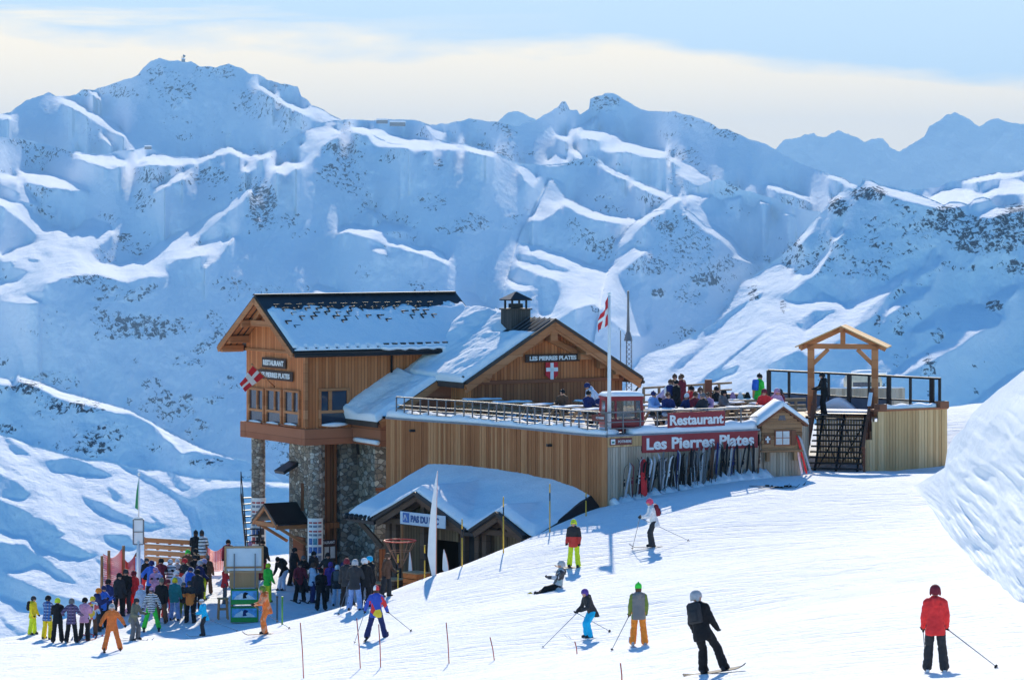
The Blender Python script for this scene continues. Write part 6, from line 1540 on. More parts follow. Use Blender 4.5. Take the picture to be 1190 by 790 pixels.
# --- in the shade at the entrance
ppl(331, 686, 'person in black jacket and light jeans near the steel stairs', 'bend', -40, 'black', 'ltblue', head='hair', headc='black', goggles=False, pack='charcoal', s=1.0)
ppl(341, 680, 'person in charcoal jacket beside the light jeans at the porch', 'relax', 60, 'charcoal', 'black', headc='black', s=.98)
ppl(348, 700, 'skier in maroon jacket and dark trousers under the nearer column', 'poles', 20, 'maroon', 'black', headc='black', skis='charcoal', s=1.0)
ppl(363, 701, 'skier in white and blue jacket between the maroon and the black one', 'fold', 100, 'ltblue', 'navy', headc='brown', goggles=False, s=.98)
ppl(373, 709, 'person all in black standing foremost in the shade of the entrance', 'fold', 10, 'black', 'black', head='hat', headc='black', goggles=False, s=1.0)
ppl(384, 700, 'skier in purple top holding a pink ski in the shade', 'stand', 170, 'purple', 'charcoal', headc='purple', goggles=False, s=.98)
ppl(392, 704, 'skier with grey backpack and pale trousers seen from behind in the shade', 'stand', 176, 'charcoal', 'ltblue', headc='white', goggles=False, pack='grey', s=1.0)
ppl(412, 711, 'skier in dark grey jacket and light blue jeans in the shade before the shop', 'poles', 172, 'charcoal', 'denim', headc='silver', goggles=False, s=1.06, poles=[('L', (-.4, -.5), 'pale pole slanting beside the light blue jeans')])
ppl(424, 707, 'skier all in black right of the light blue jeans', 'relax', 200, 'black', 'black', headc='white', goggles=False, s=1.02, skis='charcoal')
ppl(381, 690, 'person in black jacket with orange red sleeves by the tall wooden door', 'hips', 0, 'red_black', 'black', headc='black', goggles=False, s=1.04)
ppl(364, 686, 'person in dark charcoal clothes beside the nearer column', 'stand', 40, 'charcoal', 'black', headc='black', goggles=False, s=1.0)
ppl(449, 694, 'person in dark brown jacket at the left corner of the shop', 'relax', 60, 'brown', 'charcoal', headc='brown', goggles=False, s=.92)
ppl(402, 693, 'person in navy jacket reading the dark menu board', 'relax', 175, 'navy', 'charcoal', head='hair', headc='brown', goggles=False, s=1.0)
# --- on the terrace
def dpt(px, D): return Vector(((px - CX) / F * D, D, ZD + .05))
def tpl(px, D, *a, z=0.0, **k):
    b = dpt(px, D); b.z += z; return person(a[0], b, *a[1:], **k)
tpl(958, 133.2, 'skier all in black standing at the top of the stairs under the gateway', 'poles', -80, 'black', 'black', headc='black', s=1.0, skis='silver')
tpl(694, 128.5, 'person in pale blue jacket leaning over a table by the gable wall', 'bend', -60, 'ltblue', 'navy', headc='navy', s=1.02)
tpl(768, 129.5, 'person in blue and white jacket standing left of the group on the terrace', 'bend', 60, 'lilac', 'black', head='hair', headc='brown', goggles=False, s=1.0)
tpl(779, 127.5, 'person with dark vest over pale sleeves on the terrace', 'fold', 170, 'white', 'navy', head='hair', headc='brown', goggles=False, pack='navy', s=1.0)
tpl(783, 130.5, 'person in brown jacket with short hair behind the dark vest', 'talk', 30, 'brown', 'charcoal', head='hair', headc='brown', goggles=False, s=1.04)
tpl(786.5, 127.2, 'person all in black between the dark vest and the wine red jacket', 'stand', -60, 'black', 'black', head='hair', headc='black', goggles=False, s=1.0)
tpl(793, 129.0, 'tall person in wine red jacket at the right of the terrace group', 'fold', -60, 'maroon', 'charcoal', head='hair', headc='brown', goggles=False, s=1.08)
tpl(813, 126.5, 'diner in white and lilac jacket sitting upright at a terrace table', 'chair', 10, 'lilac', 'red', head='hair', headc='brown', goggles=False, s=1.15)
tpl(824, 126.5, 'diner in pink top sitting right of the white and lilac jacket', 'chair', -30, 'rose', 'charcoal', head='hair', headc='brown', goggles=False, s=1.0)
tpl(882, 130.5, 'person in blue and bright green jacket standing near the glass railing', 'stand', 120, 'green', 'navy', head='hair', headc='black', goggles=False, pack='blue', s=1.05)
tpl(889, 127.5, 'diner in red jacket sitting behind the kiosk roof', 'chair', -20, 'red', 'charcoal', headc='maroon', s=1.05)
tpl(901, 127.8, 'diner in dark pink jacket sitting next to the red one behind the kiosk', 'chair', 30, 'rose', 'black', headc='rose', s=1.05)
tpl(909, 128.6, 'diner in maroon jacket sitting rightmost behind the kiosk', 'chair', -60, 'maroon', 'black', headc='charcoal', s=1.0)
tpl(838, 128.0, 'diner in grey jacket sitting beside the dark wooden post', 'chair', 60, 'grey', 'black', headc='black', s=1.0)
tpl(800, 126.4, 'diner in navy jacket bending low over a terrace table', 'chair', -40, 'navy', 'navy', head='hat', headc='white', goggles=False, s=.95)
for px_, D_, lab, jk_, tr_, hd_, fc_ in ((757, 126.0, 'diner in sky blue jacket sitting just right of the red cable-car cabin', 'sky', 'black', 'navy', 50), (775, 125.3, 'diner in navy jacket with pale trousers at a front terrace table', 'navy', 'ltblue', 'brown', 20), (806, 125.6, 'diner in maroon top at the table behind the Restaurant sign', 'maroon', 'black', 'brown', 40), (819, 124.9, 'diner in charcoal jacket at the right end of the Restaurant sign', 'charcoal', 'black', 'grey', -50), (830, 129.5, 'diner in black jacket behind the pink top', 'black', 'grey', 'black', 60), (786, 131.5, 'diner in grey jacket at the back of the standing group', 'grey', 'black', 'brown', 170), (801, 130.0, 'diner in red jacket right of the tall wine red one', 'red', 'black', 'black', 60), (682, 126.5, 'diner in navy jacket left of the red cable-car cabin', 'navy', 'black', 'black', 40), (655, 127.5, 'diner in brown jacket behind the curved railing under the shield', 'brown', 'black', 'black', -30)):
    tpl(px_, D_, lab, 'chair', fc_, jk_, tr_, head='hair', headc=hd_, goggles=False, s=1.05)
# two sitting on the top plank of the fence
_fz = P(230, 640, 134.5)
for px_, lab, jk_, hd in ((227, 'person in black jacket sitting on the end of the plank fence', 'black', 'black'), (234, 'person in dark vest with pale sleeves sitting rightmost on the plank fence', 'white_black', 'charcoal')):
    b = P(px_, 640, 134.3); person(lab, b - Vector((0, 0, .50)), 'chair', 176, jk_, 'ltblue' if px_ > 230 else 'black', head='hat', headc=hd, goggles=False)

# ================================================================== SMALLER THINGS
# ---- skis parked against the sign wall
ski_cols = ['charcoal', 'silver', 'black', 'grey', 'maroon', 'charcoal', 'grey', 'black', 'silver', 'brown', 'black', 'grey', 'black', 'navy', 'charcoal', 'black', 'white', 'charcoal', 'olive', 'black']
rr = random.Random(12)
wallp = lambda px_: (lambda k: K + U1 * ((k * K.y - K.x) / (U1.x - k * U1.y)))((px_ - CX) / F)
px_ = 719.0; n_ = 0
while px_ < 878:
    c = rr.choice(ski_cols); q = wallp(px_) - U2 * rr.uniform(.30, .42); gz = max(ground(q.x, q.y), -12) + .02
    c2 = {'sky': 'pale blue', 'silver': 'silver grey', 'charcoal': 'charcoal', 'green': 'bright green'}.get(c, c)
    o = put('ski', G_SKI, cloth(c), None); o.location = q + Vector((0, 0, gz - q.z + .72)); s_ = rr.uniform(.72, 1.06)
    o.rotation_euler = (Matrix.Rotation(ANG, 3, 'Z') @ rot('Y', rr.uniform(-9, 9)) @ rot('X', -90 + 9) @ rot('Y', rr.choice((0, 180)) + rr.uniform(-50, 50))).to_euler(); o.scale = (.95, s_, 1)
    tag(o, '%s ski stuck upright in the snow along the wall below the long red sign' % c2, 'ski', '%s skis parked below the long red sign' % c2)
    px_ += rr.uniform(1.0, 3.6) if 735 < px_ < 850 else rr.uniform(3, 7); n_ += 1
for k_ in range(22):
    px_ = rr.uniform(722, 870); q = wallp(px_) - U2 * rr.uniform(.35, .55); gz = ground(q.x, q.y)
    mb = MB(); mb.tube([(0, 0, 0), (rr.uniform(-.1, .1), .15, 1.15)], [.014, .016], 6); mb.tube([(0, 0, .08), (0, 0, .1)], [.05, .045], 8); o = mb.build('ski_pole', cloth(rr.choice(['black', 'silver'])), loc=(q.x, q.y, gz - .05), rz=ANG); tag(o, 'thin ski pole stuck among the skis below the long red sign', 'ski pole', 'poles among the parked skis')
q = wallp(741) - U2 * .42; o = put('snowboard', G_BOARD, cloth('red'), None); o.location = q + Vector((0, 0, ground(q.x, q.y) + .78)); o.rotation_euler = (Matrix.Rotation(ANG, 3, 'Z') @ rot('X', -9) @ rot('Y', 90 + 4) @ rot('X', 90)).to_euler(); o.scale = (.95, 1, 1); tag(o, 'red snowboard leaning upright among the skis at the wall', 'snowboard')
q = G(672, 663)
kq = G(936, 556)
for i_, (c, dx) in enumerate((('white', 0), ('red', .12), ('silver', .24))):
    q = Vector(((928 + 4 * i_ - CX) / F * 124.2, 124.2 - .1 * i_, 0)); o = put('ski', G_SKI, cloth(c), None); o.location = q + Vector((0, 0, ground(q.x, q.y) + .8)); o.rotation_euler = (rot('Z', 20) @ rot('Y', -14 - 3 * i_) @ rot('X', -90 + 4)).to_euler()
    tag(o, '%s ski leaning on the right side of the notice kiosk' % {'silver': 'silver grey'}.get(c, c), 'ski')
for i_ in range(3):
    q = G(893 + 11 * i_, 566 + 1.2 * (i_ % 2)); o = put('ski', G_SKI, cloth('black'), None); o.location = q + Vector((0, 0, .02)); o.rotation_euler = (0, 0, math.radians(70 + 24 * i_)); tag(o, 'black ski lying flat on the snow in front of the kiosk', 'ski', 'skis lying before the kiosk')
# trodden snow heap along the foot of the wall
hp = []
for i_ in range(60):
    p = K + U1 * (.1 + 7.3 * i_ / 59); k_ = .16 + .14 * math.sin(i_ * 1.9) * math.sin(i_ * .7) + .12 * (i_ > 38) ; z_ = ground(p.x, p.y - .3) - .12
    hp.append([p - U2 * (1.0 + .3 * math.sin(i_ * 1.3)) + Vector((0, 0, z_)), p - U2 * .6 + Vector((0, 0, z_ + .08 + .6 * k_)), p - U2 * .25 + Vector((0, 0, z_ + .15 + k_)), p + Vector((0, 0, z_ + .14 + k_)), p + Vector((0, 0, z_ - .2))])
mb = MB(); mb.loft(hp); tag(mb.build('snow_heap', M_SNOWR, smooth=True), kind='structure')

# ---- terrace tables and benches
M_TABLE = island_wood('table_wood', ((.16, .1, .06), (.26, .17, .1), (.36, .25, .16)))
tb = empty('picnic_table', (0, 0, 0)); first = True
mb = MB()
for k in range(5): mb.box((0, -.3 + .15 * k, .74), (1.7, .14, .045))
mb.build('tabletop', M_TABLE, tb)
for sg in (-1, 1):
    mb = MB(); mb.box((0, sg * .68, .45), (1.7, .27, .05)); mb.build('bench', M_TABLE, tb)
    for sx_ in (-1, 1): mb = MB(); mb.bar((sx_ * .6, sg * .78, 0), (sx_ * .6, sg * .2, .72), .09, .06); mb.build('leg', M_TABLE, tb)
mb = MB(); mb.loft([[(x_, -.3 - .02 * math.sin(5 * x_), .763), (x_, -.2, .80 + .015 * math.sin(9 * x_)), (x_, .2, .81 + .012 * math.sin(7 * x_)), (x_, .31, .763)] for x_ in np.linspace(-.8, .82, 14)]); mb.build('snow', M_ROOFSNOW, tb, smooth=True)
def copy_thing(t, loc, rz):
    r = t.copy(); COL.objects.link(r); r.location = loc; r.rotation_euler = (0, 0, rz)
    for c in list(t.children):
        d = c.copy(); COL.objects.link(d); d.parent = r
    return r
spots = [(560, 131.4), (595, 129.5), (630, 127.8), (662, 126.4), (690, 130.4), (765, 127.6), (772, 124.6), (803, 124.4), (812, 127.4), (836, 124.8), (842, 129.0), (866, 126.2), (893, 128.6), (688, 124.6), (868, 131.0)]
for i_, (px_, D_) in enumerate(spots):
    l_ = dpt(px_, D_); rz_ = ANG + rr.uniform(-.1, .1)
    t_ = tb if i_ == 0 else copy_thing(tb, l_, rz_)
    t_.location = l_; t_.rotation_euler = (0, 0, rz_)
    tag(t_, 'brown picnic table with attached benches standing on the terrace behind the railings', 'picnic table', 'picnic tables on the terrace')
# dark screens, signs and jackets by the terrace bar
bl = dpt(846, 131.5); br = empty('terrace_bar', bl, math.radians(8), 'brown wooden terrace counter with hanging jackets, left of the glass railing', 'counter')
mb = MB(); mb.box((0, 0, .5), (1.5, .5, 1.0)); mb.build('counter', M_TABLE, br, bevel=.02); mb = MB(); mb.box((-.85, 0, .8), (.28, .2, 1.6)); mb.build('post', W_POST, br); mb = MB(); mb.box((1.3, .1, .75), (.42, .1, 1.3)); mb.build('panel', W_LIGHT, br)
for k_, c in enumerate(('purple', 'charcoal', 'rose', 'white', 'black')):
    mb = MB(); x_ = -.5 + .32 * k_; mb.loft([[(x_ - .11, -.3, .55), (x_ + .12, -.3, .5), (x_ + .12, -.38, .52), (x_ - .11, -.38, .5)], [(x_ - .13, -.28, .85), (x_ + .13, -.28, .85), (x_ + .13, -.4, .85), (x_ - .13, -.4, .85)], [(x_ - .05, -.27, 1.08), (x_ + .05, -.27, 1.08), (x_ + .05, -.33, 1.08), (x_ - .05, -.33, 1.08)]]); mb.build('jacket', cloth(c), br, bevel=.02)
bk = [dpt(748, 133.0), dpt(850, 137.2)]
railing('terrace_railing', 'dark wooden railing along the back edge of the terrace', [Vector((bk[0].x, bk[0].y, 0)), Vector((bk[1].x, bk[1].y, 0))], ZD + .05, 1.15, 1.0, (.55, .85, 1.15), M_TABLE, M_TABLE, .09, .07)
railing('terrace_railing', 'dark railing running from the counter to the stairs behind the kiosk', [Vector((dpt(852, 130).x, 130, 0)), Vector((dpt(936, 131.4).x, 131.4, 0))], ZD + .05, .75, 1.0, (.3, .5, .75), M_TABLE, M_TABLE, .09, .1)
dk_ = dpt(576, 133.5); mb = MB(); mb.ball((0, 0, 0), (1.4, .8, .35), 20, 10)
mb2 = [(470, 131.5), (500, 131.0)]
# small table set left near the catslide
# ---- plank fence at the yard edge
f0 = P(168, 650, 136); f1 = P(238, 650, 134.5); zf = ground(f0.x, f0.y); pk = empty('plank_fence', (f0.x, f0.y, zf), math.atan2(f1.y - f0.y, f1.x - f0.x), 'fence of broad brown horizontal planks with snow between, behind the crowd', 'fence')
LF = (f1 - f0).length
for k_ in range(4):
    mb = MB(); mb.box((LF / 2, 0, 1.0 + .27 * k_), (LF, .07, .2)); mb.build('plank', W_LIGHT, pk, bevel=.012)
    mb = MB(); mb.box((LF / 2, -.01, 1.113 + .27 * k_), (LF * .96, .06, .03)); mb.build('snow', M_ROOFSNOW, pk)
for k_ in range(6): mb = MB(); mb.box((LF * k_ / 5, .09, .95), (.1, .1, 1.95)); mb.build('post', W_LIGHT, pk)
# ---- orange safety netting
M_NET = mat_plain('net_orange', (.85, .10, .06), .6, 0, .1)
nets = [((120, 716, 0), (142, 709, 0), 2.45), ((142, 709, 0), (157, 704, 0), 2.1), ((238, 668, 138), (262, 668, 139), 1.3)]
for i_, (a, b, h) in enumerate(nets):
    A_, B_ = G(a[0], a[1]), G(b[0], b[1]); lab = ['orange safety net between wooden stakes at the left of the crowd', 'orange safety net sagging beside the white sign post', 'orange safety net right of the plank fence'][i_]
    n_ = empty('safety_net', A_, 0, lab, 'net'); d = B_ - A_; mb = MB()
    for k_ in range(int(d.length / .07) + 1):
        u = k_ / (d.length / .07); p = d * u; mb.bar(p + Vector((0, .12 * math.sin(u * 9), .2)), p + Vector((0, .12 * math.sin(u * 9), h - .25 * math.sin(math.pi * u))), .02, .02)
    for k_ in range(26):
        z_ = .2 + (h - .2) * k_ / 25
        for j in range(12):
            u, v = j / 12, (j + 1) / 12; mb.bar(d * u + Vector((0, .12 * math.sin(u * 9), z_ - (z_ / h) * .25 * math.sin(math.pi * u))), d * v + Vector((0, .12 * math.sin(v * 9), z_ - (z_ / h) * .25 * math.sin(math.pi * v))), .02, .02)
    mb.build('netting', M_NET, n_)
for px_, py0, py1, lab in ((118, 711, 646, 'brown wooden stake at the left end of the orange net'), (126, 708, 640, 'orange wrapped stake next to the leftmost stake'), (143, 703, 635, 'reddish wooden stake at the middle of the orange net'), (238, 672, 626, 'pinkish wooden stake at the right end of the plank fence')):
    b = G(px_, py0 + 6); mb = MB(); mb.tube([(0, 0, -.2), (.02, 0, (py0 + 6 - py1) / F * b.y)], [.07, .06], 8); o = mb.build('stake', W_LIGHT if px_ != 125 else M_NET, loc=b, smooth=True); tag(o, lab, 'stake')
# ---- white totem sign with pennant
tb_ = G(161, 697); tt = empty('sign_post', tb_, 0, 'white post with tall framed white panel and green pennant on top, in the crowd', 'sign post'); sc_ = tb_.y / F
mb = MB(); mb.tube([(0, 0, 0), (0, 0, (697 - 628) * sc_)], .085, 10); mb.build('post', M_WHITE, tt, smooth=True)
mb = MB(); z0, z1 = (697 - 632) * sc_, (697 - 603) * sc_; mb.box((0, -.03, (z0 + z1) / 2), (.4, .05, z1 - z0)); mb.loft([[(.2 * math.cos(a) * (1), y_, z1 + .12 * math.sin(a)) for a in [math.pi * k / 10 for k in range(11)]] for y_ in (-.055, -.005)]); mb.build('panel', M_WHITE, tt)
mb = MB()
for x_ in (-.21, .21): mb.box((x_, -.03, (z0 + z1) / 2), (.05, .09, z1 - z0))
for z_ in (z0, (z0 + z1) / 2, z1): mb.box((0, -.06, z_), (.38, .03, .04))
mb.build('panel_frame', M_STEEL, tt)
mb = MB(); mb.tube([(0, 0, z1), (.02, 0, (697 - 552) * sc_)], [.03, .02], 8); mb.tube([(.02, 0, (697 - 552) * sc_), (.02, 0, (697 - 549) * sc_)], .05, 8); mb.build('mast', M_WHITE, tt, smooth=True)
mb = MB(); mb.add([(.0, 0, (697 - 556) * sc_), (-.02, 0, (697 - 592) * sc_), (-.16, .1, (697 - 590) * sc_), (-.1, .06, (697 - 572) * sc_)], [(0, 1, 2, 3)]); o = mb.build('pennant', mat_plain('pennant_green', (.02, .22, .08), .7), tt); md = o.modifiers.new('t', 'SOLIDIFY'); md.thickness = .01
# ---- picture stand with white notice board
pb = G(284, 723); ps = empty('notice_stand', pb, math.radians(4), 'stand with raised white notice board over green picture boxes, before the left column', 'notice board'); sc_ = pb.y / F
zz_ = lambda py_: (723 - py_) * sc_
W_ST = island_wood('stand_wood', ((.36, .17, .08), (.5, .26, .12), (.6, .35, .18)))
for j, (pa, pb2) in enumerate(((721, 704), (701, 684))):
    mb = MB(); mb.box((0, .12 * j, (zz_(pa) + zz_(pb2)) / 2), (31 * sc_, .5, zz_(pb2) - zz_(pa))); bx_ = mb.build('green_box', mat_plain('box_green', (.02, .3, .045), .55), ps, bevel=.01)
    mb = MB(); mb.box((0, .12 * j - .262, zz_(pa) + (zz_(pb2) - zz_(pa)) * .64), (29 * sc_, .02, (zz_(pb2) - zz_(pa)) * .6)); t_ = NT('picture_%d' % j) if False else None
    mb.build('picture', mat_plain('picture_sky', (.12, .36, .62), .35, 0, .4, 5), bx_)
    zc_ = zz_(pa) + (zz_(pb2) - zz_(pa)) * .64; hh_ = (zz_(pb2) - zz_(pa)) * .28; y_ = .12 * j - .275
    mb = MB(); mb.prism([(-.42, y_, zc_ - hh_), (.44, y_, zc_ - hh_), (.3, y_, zc_ - hh_ * .3), (.16, y_, zc_ + hh_ * .1), (.04, y_, zc_ - hh_ * .1), (-.1, y_, zc_ + hh_ * .6), (-.2, y_, zc_ + hh_ * .2), (-.32, y_, zc_ - hh_ * .2)], (0, .01, 0)); mb.build('picture_mountain', cloth('white'), bx_)
    mb = MB(); mb.prism([(-.06, y_ - .006, zc_ - hh_ * .8), (.1, y_ - .006, zc_ - hh_ * .7), (.06, y_ - .006, zc_ - .02), (.16, y_ - .006, zc_ + hh_ * .5), (.02, y_ - .006, zc_ + hh_ * .8), (-.05, y_ - .006, zc_ + .05)], (0, .004, 0)); mb.build('picture_figure', cloth('black' if j else 'navy'), bx_)
mb = MB(); mb.box((-.02, .34, (zz_(682) + zz_(664)) / 2), (34 * sc_, .12, zz_(664) - zz_(682) + .06)); mb.build('back_panel', W_ST, ps)
mb = MB(); mb.box((-.02, .28, (zz_(663) + zz_(637)) / 2), (41 * sc_, .05, zz_(637) - zz_(663))); bd = mb.build('white_board', mat_plain('board_white', (.72, .75, .76), .5, 0, .04), ps)
mb = MB(); w_, h0, h1 = 43 * sc_, zz_(664.5), zz_(635.5)
for x_ in (-1, 1): mb.box((-.02 + x_ * w_ / 2, .26, (h0 + h1) / 2), (.08, .12, h1 - h0 + .08))
for z_ in (h0, h1, zz_(659)): mb.box((-.02, .255, z_), (w_ - .08, .11, .07))
mb.build('board_frame', W_ST, bd)
for x_ in (-.4, .42):
    mb = MB(); mb.bar((x_, .1, zz_(690)), (x_, .2, zz_(643)), .045, .03); mb.build('prop', M_STEEL, ps)
for x_ in (-.5, .5): mb = MB(); mb.box((x_, .4, zz_(690)), (.1, .1, zz_(655))); mb.build('leg', W_ST, ps)
cb = G(259, 719); chs = empty('stool', cb, .2, 'small wooden stool left of the green picture boxes', 'stool')
for a in (-1, 1):
    for b in (-1, 1): mb = MB(); mb.bar((a * .19, b * .16, 0), (a * .15, b * .13, .8), .05, .05); mb.build('leg', W_ST, chs)
mb = MB(); mb.box((0, 0, .82), (.42, .36, .05)); mb.build('seat', W_ST, chs); mb = MB(); mb.box((0, -.17, .4), (.36, .04, .05)); mb.box((0, .17, .4), (.36, .04, .05)); mb.build('stretcher', W_ST, chs)
# ---- menu board on the stone wall
ma, mz = at_s(393, 627, 4.38); mbq, _ = at_s(415, 627, 4.38)
mn = sign('menu_board', wpt((ma + mbq) / 2 - .25, 5.9, -14.6), ANG, .95, .95, None, mat_plain('menu_wood', (.07, .03, .03), .7), M_WHITE, 'dark menu board headed RESTAURANT with white sheets on the stone wall', depth=.06)
me = text_mesh('RESTAURANT', .3, .8, .13, .006, .006); me.materials.append(M_WHITE); o = bpy.data.objects.new('lettering', me); COL.objects.link(o); o.parent = mn; o.rotation_euler = (math.pi / 2, 0, 0); o.location = (0, -.045, .36)
for k_ in range(3): mb = MB(); mb.box((-.29 + .29 * k_, -.04, -.08), (.22, .02, .5)); mb.build('menu_sheet', mat_plain('pale_paper', (.6, .6, .58), .4), mn)
# ---- feather banners
def feather(px_, py0, py1, w, D_, label, lean, col=(.78, .76, .74), edge=(.75, .3, .2)):
    b = Vector(((px_ - CX) / F * D_, D_, (HY - py1) / F * D_)); h = (py1 - py0) / F * D_; e = empty('feather_banner', b, 0, label, 'banner')
    mb = MB(); n = 14; L_, R_ = [], []
    for k in range(n + 1):
        u = k / n; x_ = lean * u * u; wd_ = w * (1 - u ** 2.2) * min(1, .35 + u * 3); L_.append((x_ - wd_, .04 * math.sin(5 * u), u * h)); R_.append((x_ + .01, 0, u * h))
    mb.add([q for p_ in zip(L_, R_) for q in p_], [(2 * i, 2 * i + 1, 2 * i + 3, 2 * i + 2) for i in range(n)]); o = mb.build('cloth', mat_plain('banner_cloth', col, .7, 0, .04, 3), e); md = o.modifiers.new('t', 'SOLIDIFY'); md.thickness = .012
    mb = MB(); mb.tube([(lean * (k / n) ** 2 + .02, 0, h * k / n) for k in range(n + 1)], [.02 - .009 * k / n for k in range(n + 1)], 6); mb.build('mast', mat_plain('banner_mast', edge, .5), e)
    return e
feather(506, 547, 672, .30, 113, 'tall white feather banner with an orange rim in front of the shop', .06)
feather(479.5, 641, 688, .17, 119, 'short white feather banner left of the tall one before the shop', -.12, edge=(.1, .15, .3)); feather(521, 638, 668, .22, 117.5, 'short white feather banner with dark writing, right of the tall one', -.18, edge=(.1, .15, .3))
# ---- yellow and black marker poles
M_YEL = mat_plain('pole_yellow', (.6, .36, .03), .5, 0, .08); 
for px_, p0, p1, D_, lab in ((462.5, 644, 692, 117, 'the shop corner'), (493.5, 633, 680, 115.5, 'the small banner'), (537, 603, 660, 112.5, 'the gap between the shop gables'), (585, 577, 636, 113, 'the small shop gable'), (639, 562, 614, 115.8, 'the right end of the snowy shop roof'), (681, 572, 597, 118, 'the curved board wall')):
    b = Vector(((px_ - CX) / F * D_, D_, (HY - p1) / F * D_)); e = empty('marker_pole', b, 0, 'yellow and black marker pole before ' + lab, 'marker pole'); h = (p1 - p0) / F * D_
    mb = MB(); mb.tube([(0, 0, -.3), (0, 0, h * .62)], .024, 8); mb.build('yellow_band', M_YEL, e, smooth=True); mb = MB(); mb.tube([(0, 0, h * .62), (0, 0, h * .8)], .024, 8); mb.build('black_band', M_BLACK, e, smooth=True); mb = MB(); mb.tube([(0, 0, h * .8), (0, 0, h)], .023, 8); mb.build('yellow_tip', M_YEL, e, smooth=True)
# ---- red slalom stakes in the foreground
M_STK = mat_plain('stake_red', (.42, .05, .03), .5, 0, .2)
for i_, (xa, ya, xb, yb) in enumerate(((349, 723, 353, 800), (414.5, 718, 419, 800), (440, 725, 442.5, 800), (518.5, 723, 522, 800), (569.5, 740, 575, 800), (668, 745, 671, 800), (721, 770, 723, 830))):
    D_ = {6: 66}.get(i_, 88 - .02 * abs(xa - 400)); b = Vector(((xb - CX) / F * D_, D_, 0)); b.z = ground(b.x, b.y); t_ = P(xa, ya, D_)
    mb = MB(); mb.tube([Vector((0, 0, -.1)), (t_ - b) * .5 + Vector((.01, 0, 0)), t_ - b], .016, 6); o = mb.build('slalom_stake', M_STK, loc=b, smooth=True)
    tag(o, 'thin red stake in the foreground snow, ' + ['leftmost of the seven', 'just left of the patchwork-coated skier', 'in front of the patchwork-coated skier', 'tallest, right of the patchwork coat', 'leaning left, midway along the bottom edge', 'below the skier in blue trousers', 'shortest one, below the orange trousers'][i_], 'stake')
# ---- rope basket by the shop
qb = Vector(((465 - CX) / F * 120, 120, -15.9)); bs = empty('rope_basket', qb, 0, 'funnel-shaped hanging ring of orange ropes in front of the shop corner', 'rope ring'); zt_ = (HY - 628) / F * 120 + 15.9; zb_ = (HY - 662) / F * 120 + 15.9
mb = MB(); ring = [(.62 * math.cos(2 * math.pi * k / 24), .62 * math.sin(2 * math.pi * k / 24), zt_) for k in range(25)]; mb.tube(ring, .025, 6); mb.build('ring', M_NET, bs)
mb = MB()
for k in range(12): mb.bar(ring[2 * k], (0, 0, zb_), .012, .012)
for f_ in (.35, .65): mb.tube([(x * f_ , y * f_, zb_ + (zt_ - zb_) * f_) for x, y, z in ring], .01, 5)
mb.build('ropes', mat_plain('rope_orange', (.5, .2, .1), .7), bs); mb = MB(); mb.tube([(0, 0, 0), (0, 0, zb_ + .1)], .05, 8); mb.build('pole', M_BLACK, bs)
# crates and barrels at the shop front
for px_, D_, c, lab in ((446, 119.5, 'maroon', 'low maroon crate at the left of the shop front'), (458, 119, 'brown', 'brown wooden crate before the shop corner'), (484, 118.3, 'rust', 'rust brown crate between the small banner and the shop door')):
    b = Vector(((px_ - CX) / F * D_, D_, 0)); b.z = ground(b.x, b.y); e = empty('crate', b, AA, lab, 'crate'); mb = MB()
    for k in range(4): mb.box((0, -.32, .12 + .2 * k), (.8, .04, .17)); mb.box((0, .32, .12 + .2 * k), (.8, .04, .17)); mb.box((-.4, 0, .12 + .2 * k), (.04, .6, .17)); mb.box((.4, 0, .12 + .2 * k), (.04, .6, .17))
    mb.build('slats', cloth(c), e); mb = MB(); mb.box((0, 0, .84), (.84, .7, .04)); mb.build('lid', W_ST, e)
# green rope posts
for px_, p1, lab in ((328, 726, 'green rope post right of the printed orange suit'), (322, 722, 'brown rope post beside the green one')):
    b = G(px_, p1); mb = MB(); mb.tube([(0, 0, -.1), (0, 0, .95)], .03, 8); mb.tube([(0, 0, .95), (0, 0, 1.0)], .045, 8); o = mb.build('rope_post', mat_plain('post_' + lab.split()[0], (.1, .3, .05) if 'green rope' in lab[:11] else (.2, .1, .05), .5), loc=b, smooth=True); tag(o, lab, 'post')
# ---- far off: lift stations on the ridges
def station(px_, py_, D_, w, h, label, dish=False):
    b = P(px_, py_, D_); e = empty('lift_station', b, .2, label, 'lift station'); k = D_ / F
    mb = MB(); mb.box((0, 0, h * k * .3), (w * k, 3 * k, h * k * 1.0)); mb.build('building', mat_plain('station_wall', (.22, .2, .2), .7), e); mb = MB(); mb.prism([(-w * k * .55, -2 * k, h * k * .8), (w * k * .55, -2 * k, h * k * .8), (w * k * .5, 2 * k, h * k * 1.1), (-w * k * .5, 2 * k, h * k * 1.1)], (0, 0, .6 * k)); mb.build('roof', M_ROOFSNOW, e)
    if dish: mb = MB(); mb.bar((0, 0, 0), (0, 0, 8 * k), .7 * k, .7 * k); mb.ball((k, 0, 6 * k), (1.6 * k, .6 * k, 1.6 * k), 8, 6); mb.bar((-1.5 * k, 0, 0), (-1.5 * k, 0, 6 * k), .5 * k, .5 * k); mb.build('antenna', M_STEEL, e)
station(213, 71.5, 6560, 4, 3, 'tiny lift station with antennas on the top of the highest peak', True); station(444, 143, 4690, 13, 4, 'small flat building on the plateau ridge, nearest the highest peak'); station(462, 146, 4660, 18, 4.5, 'longer low building on the plateau ridge'); station(172, 173, 4720, 8, 3, 'small bright hut on the left saddle below the highest peak')
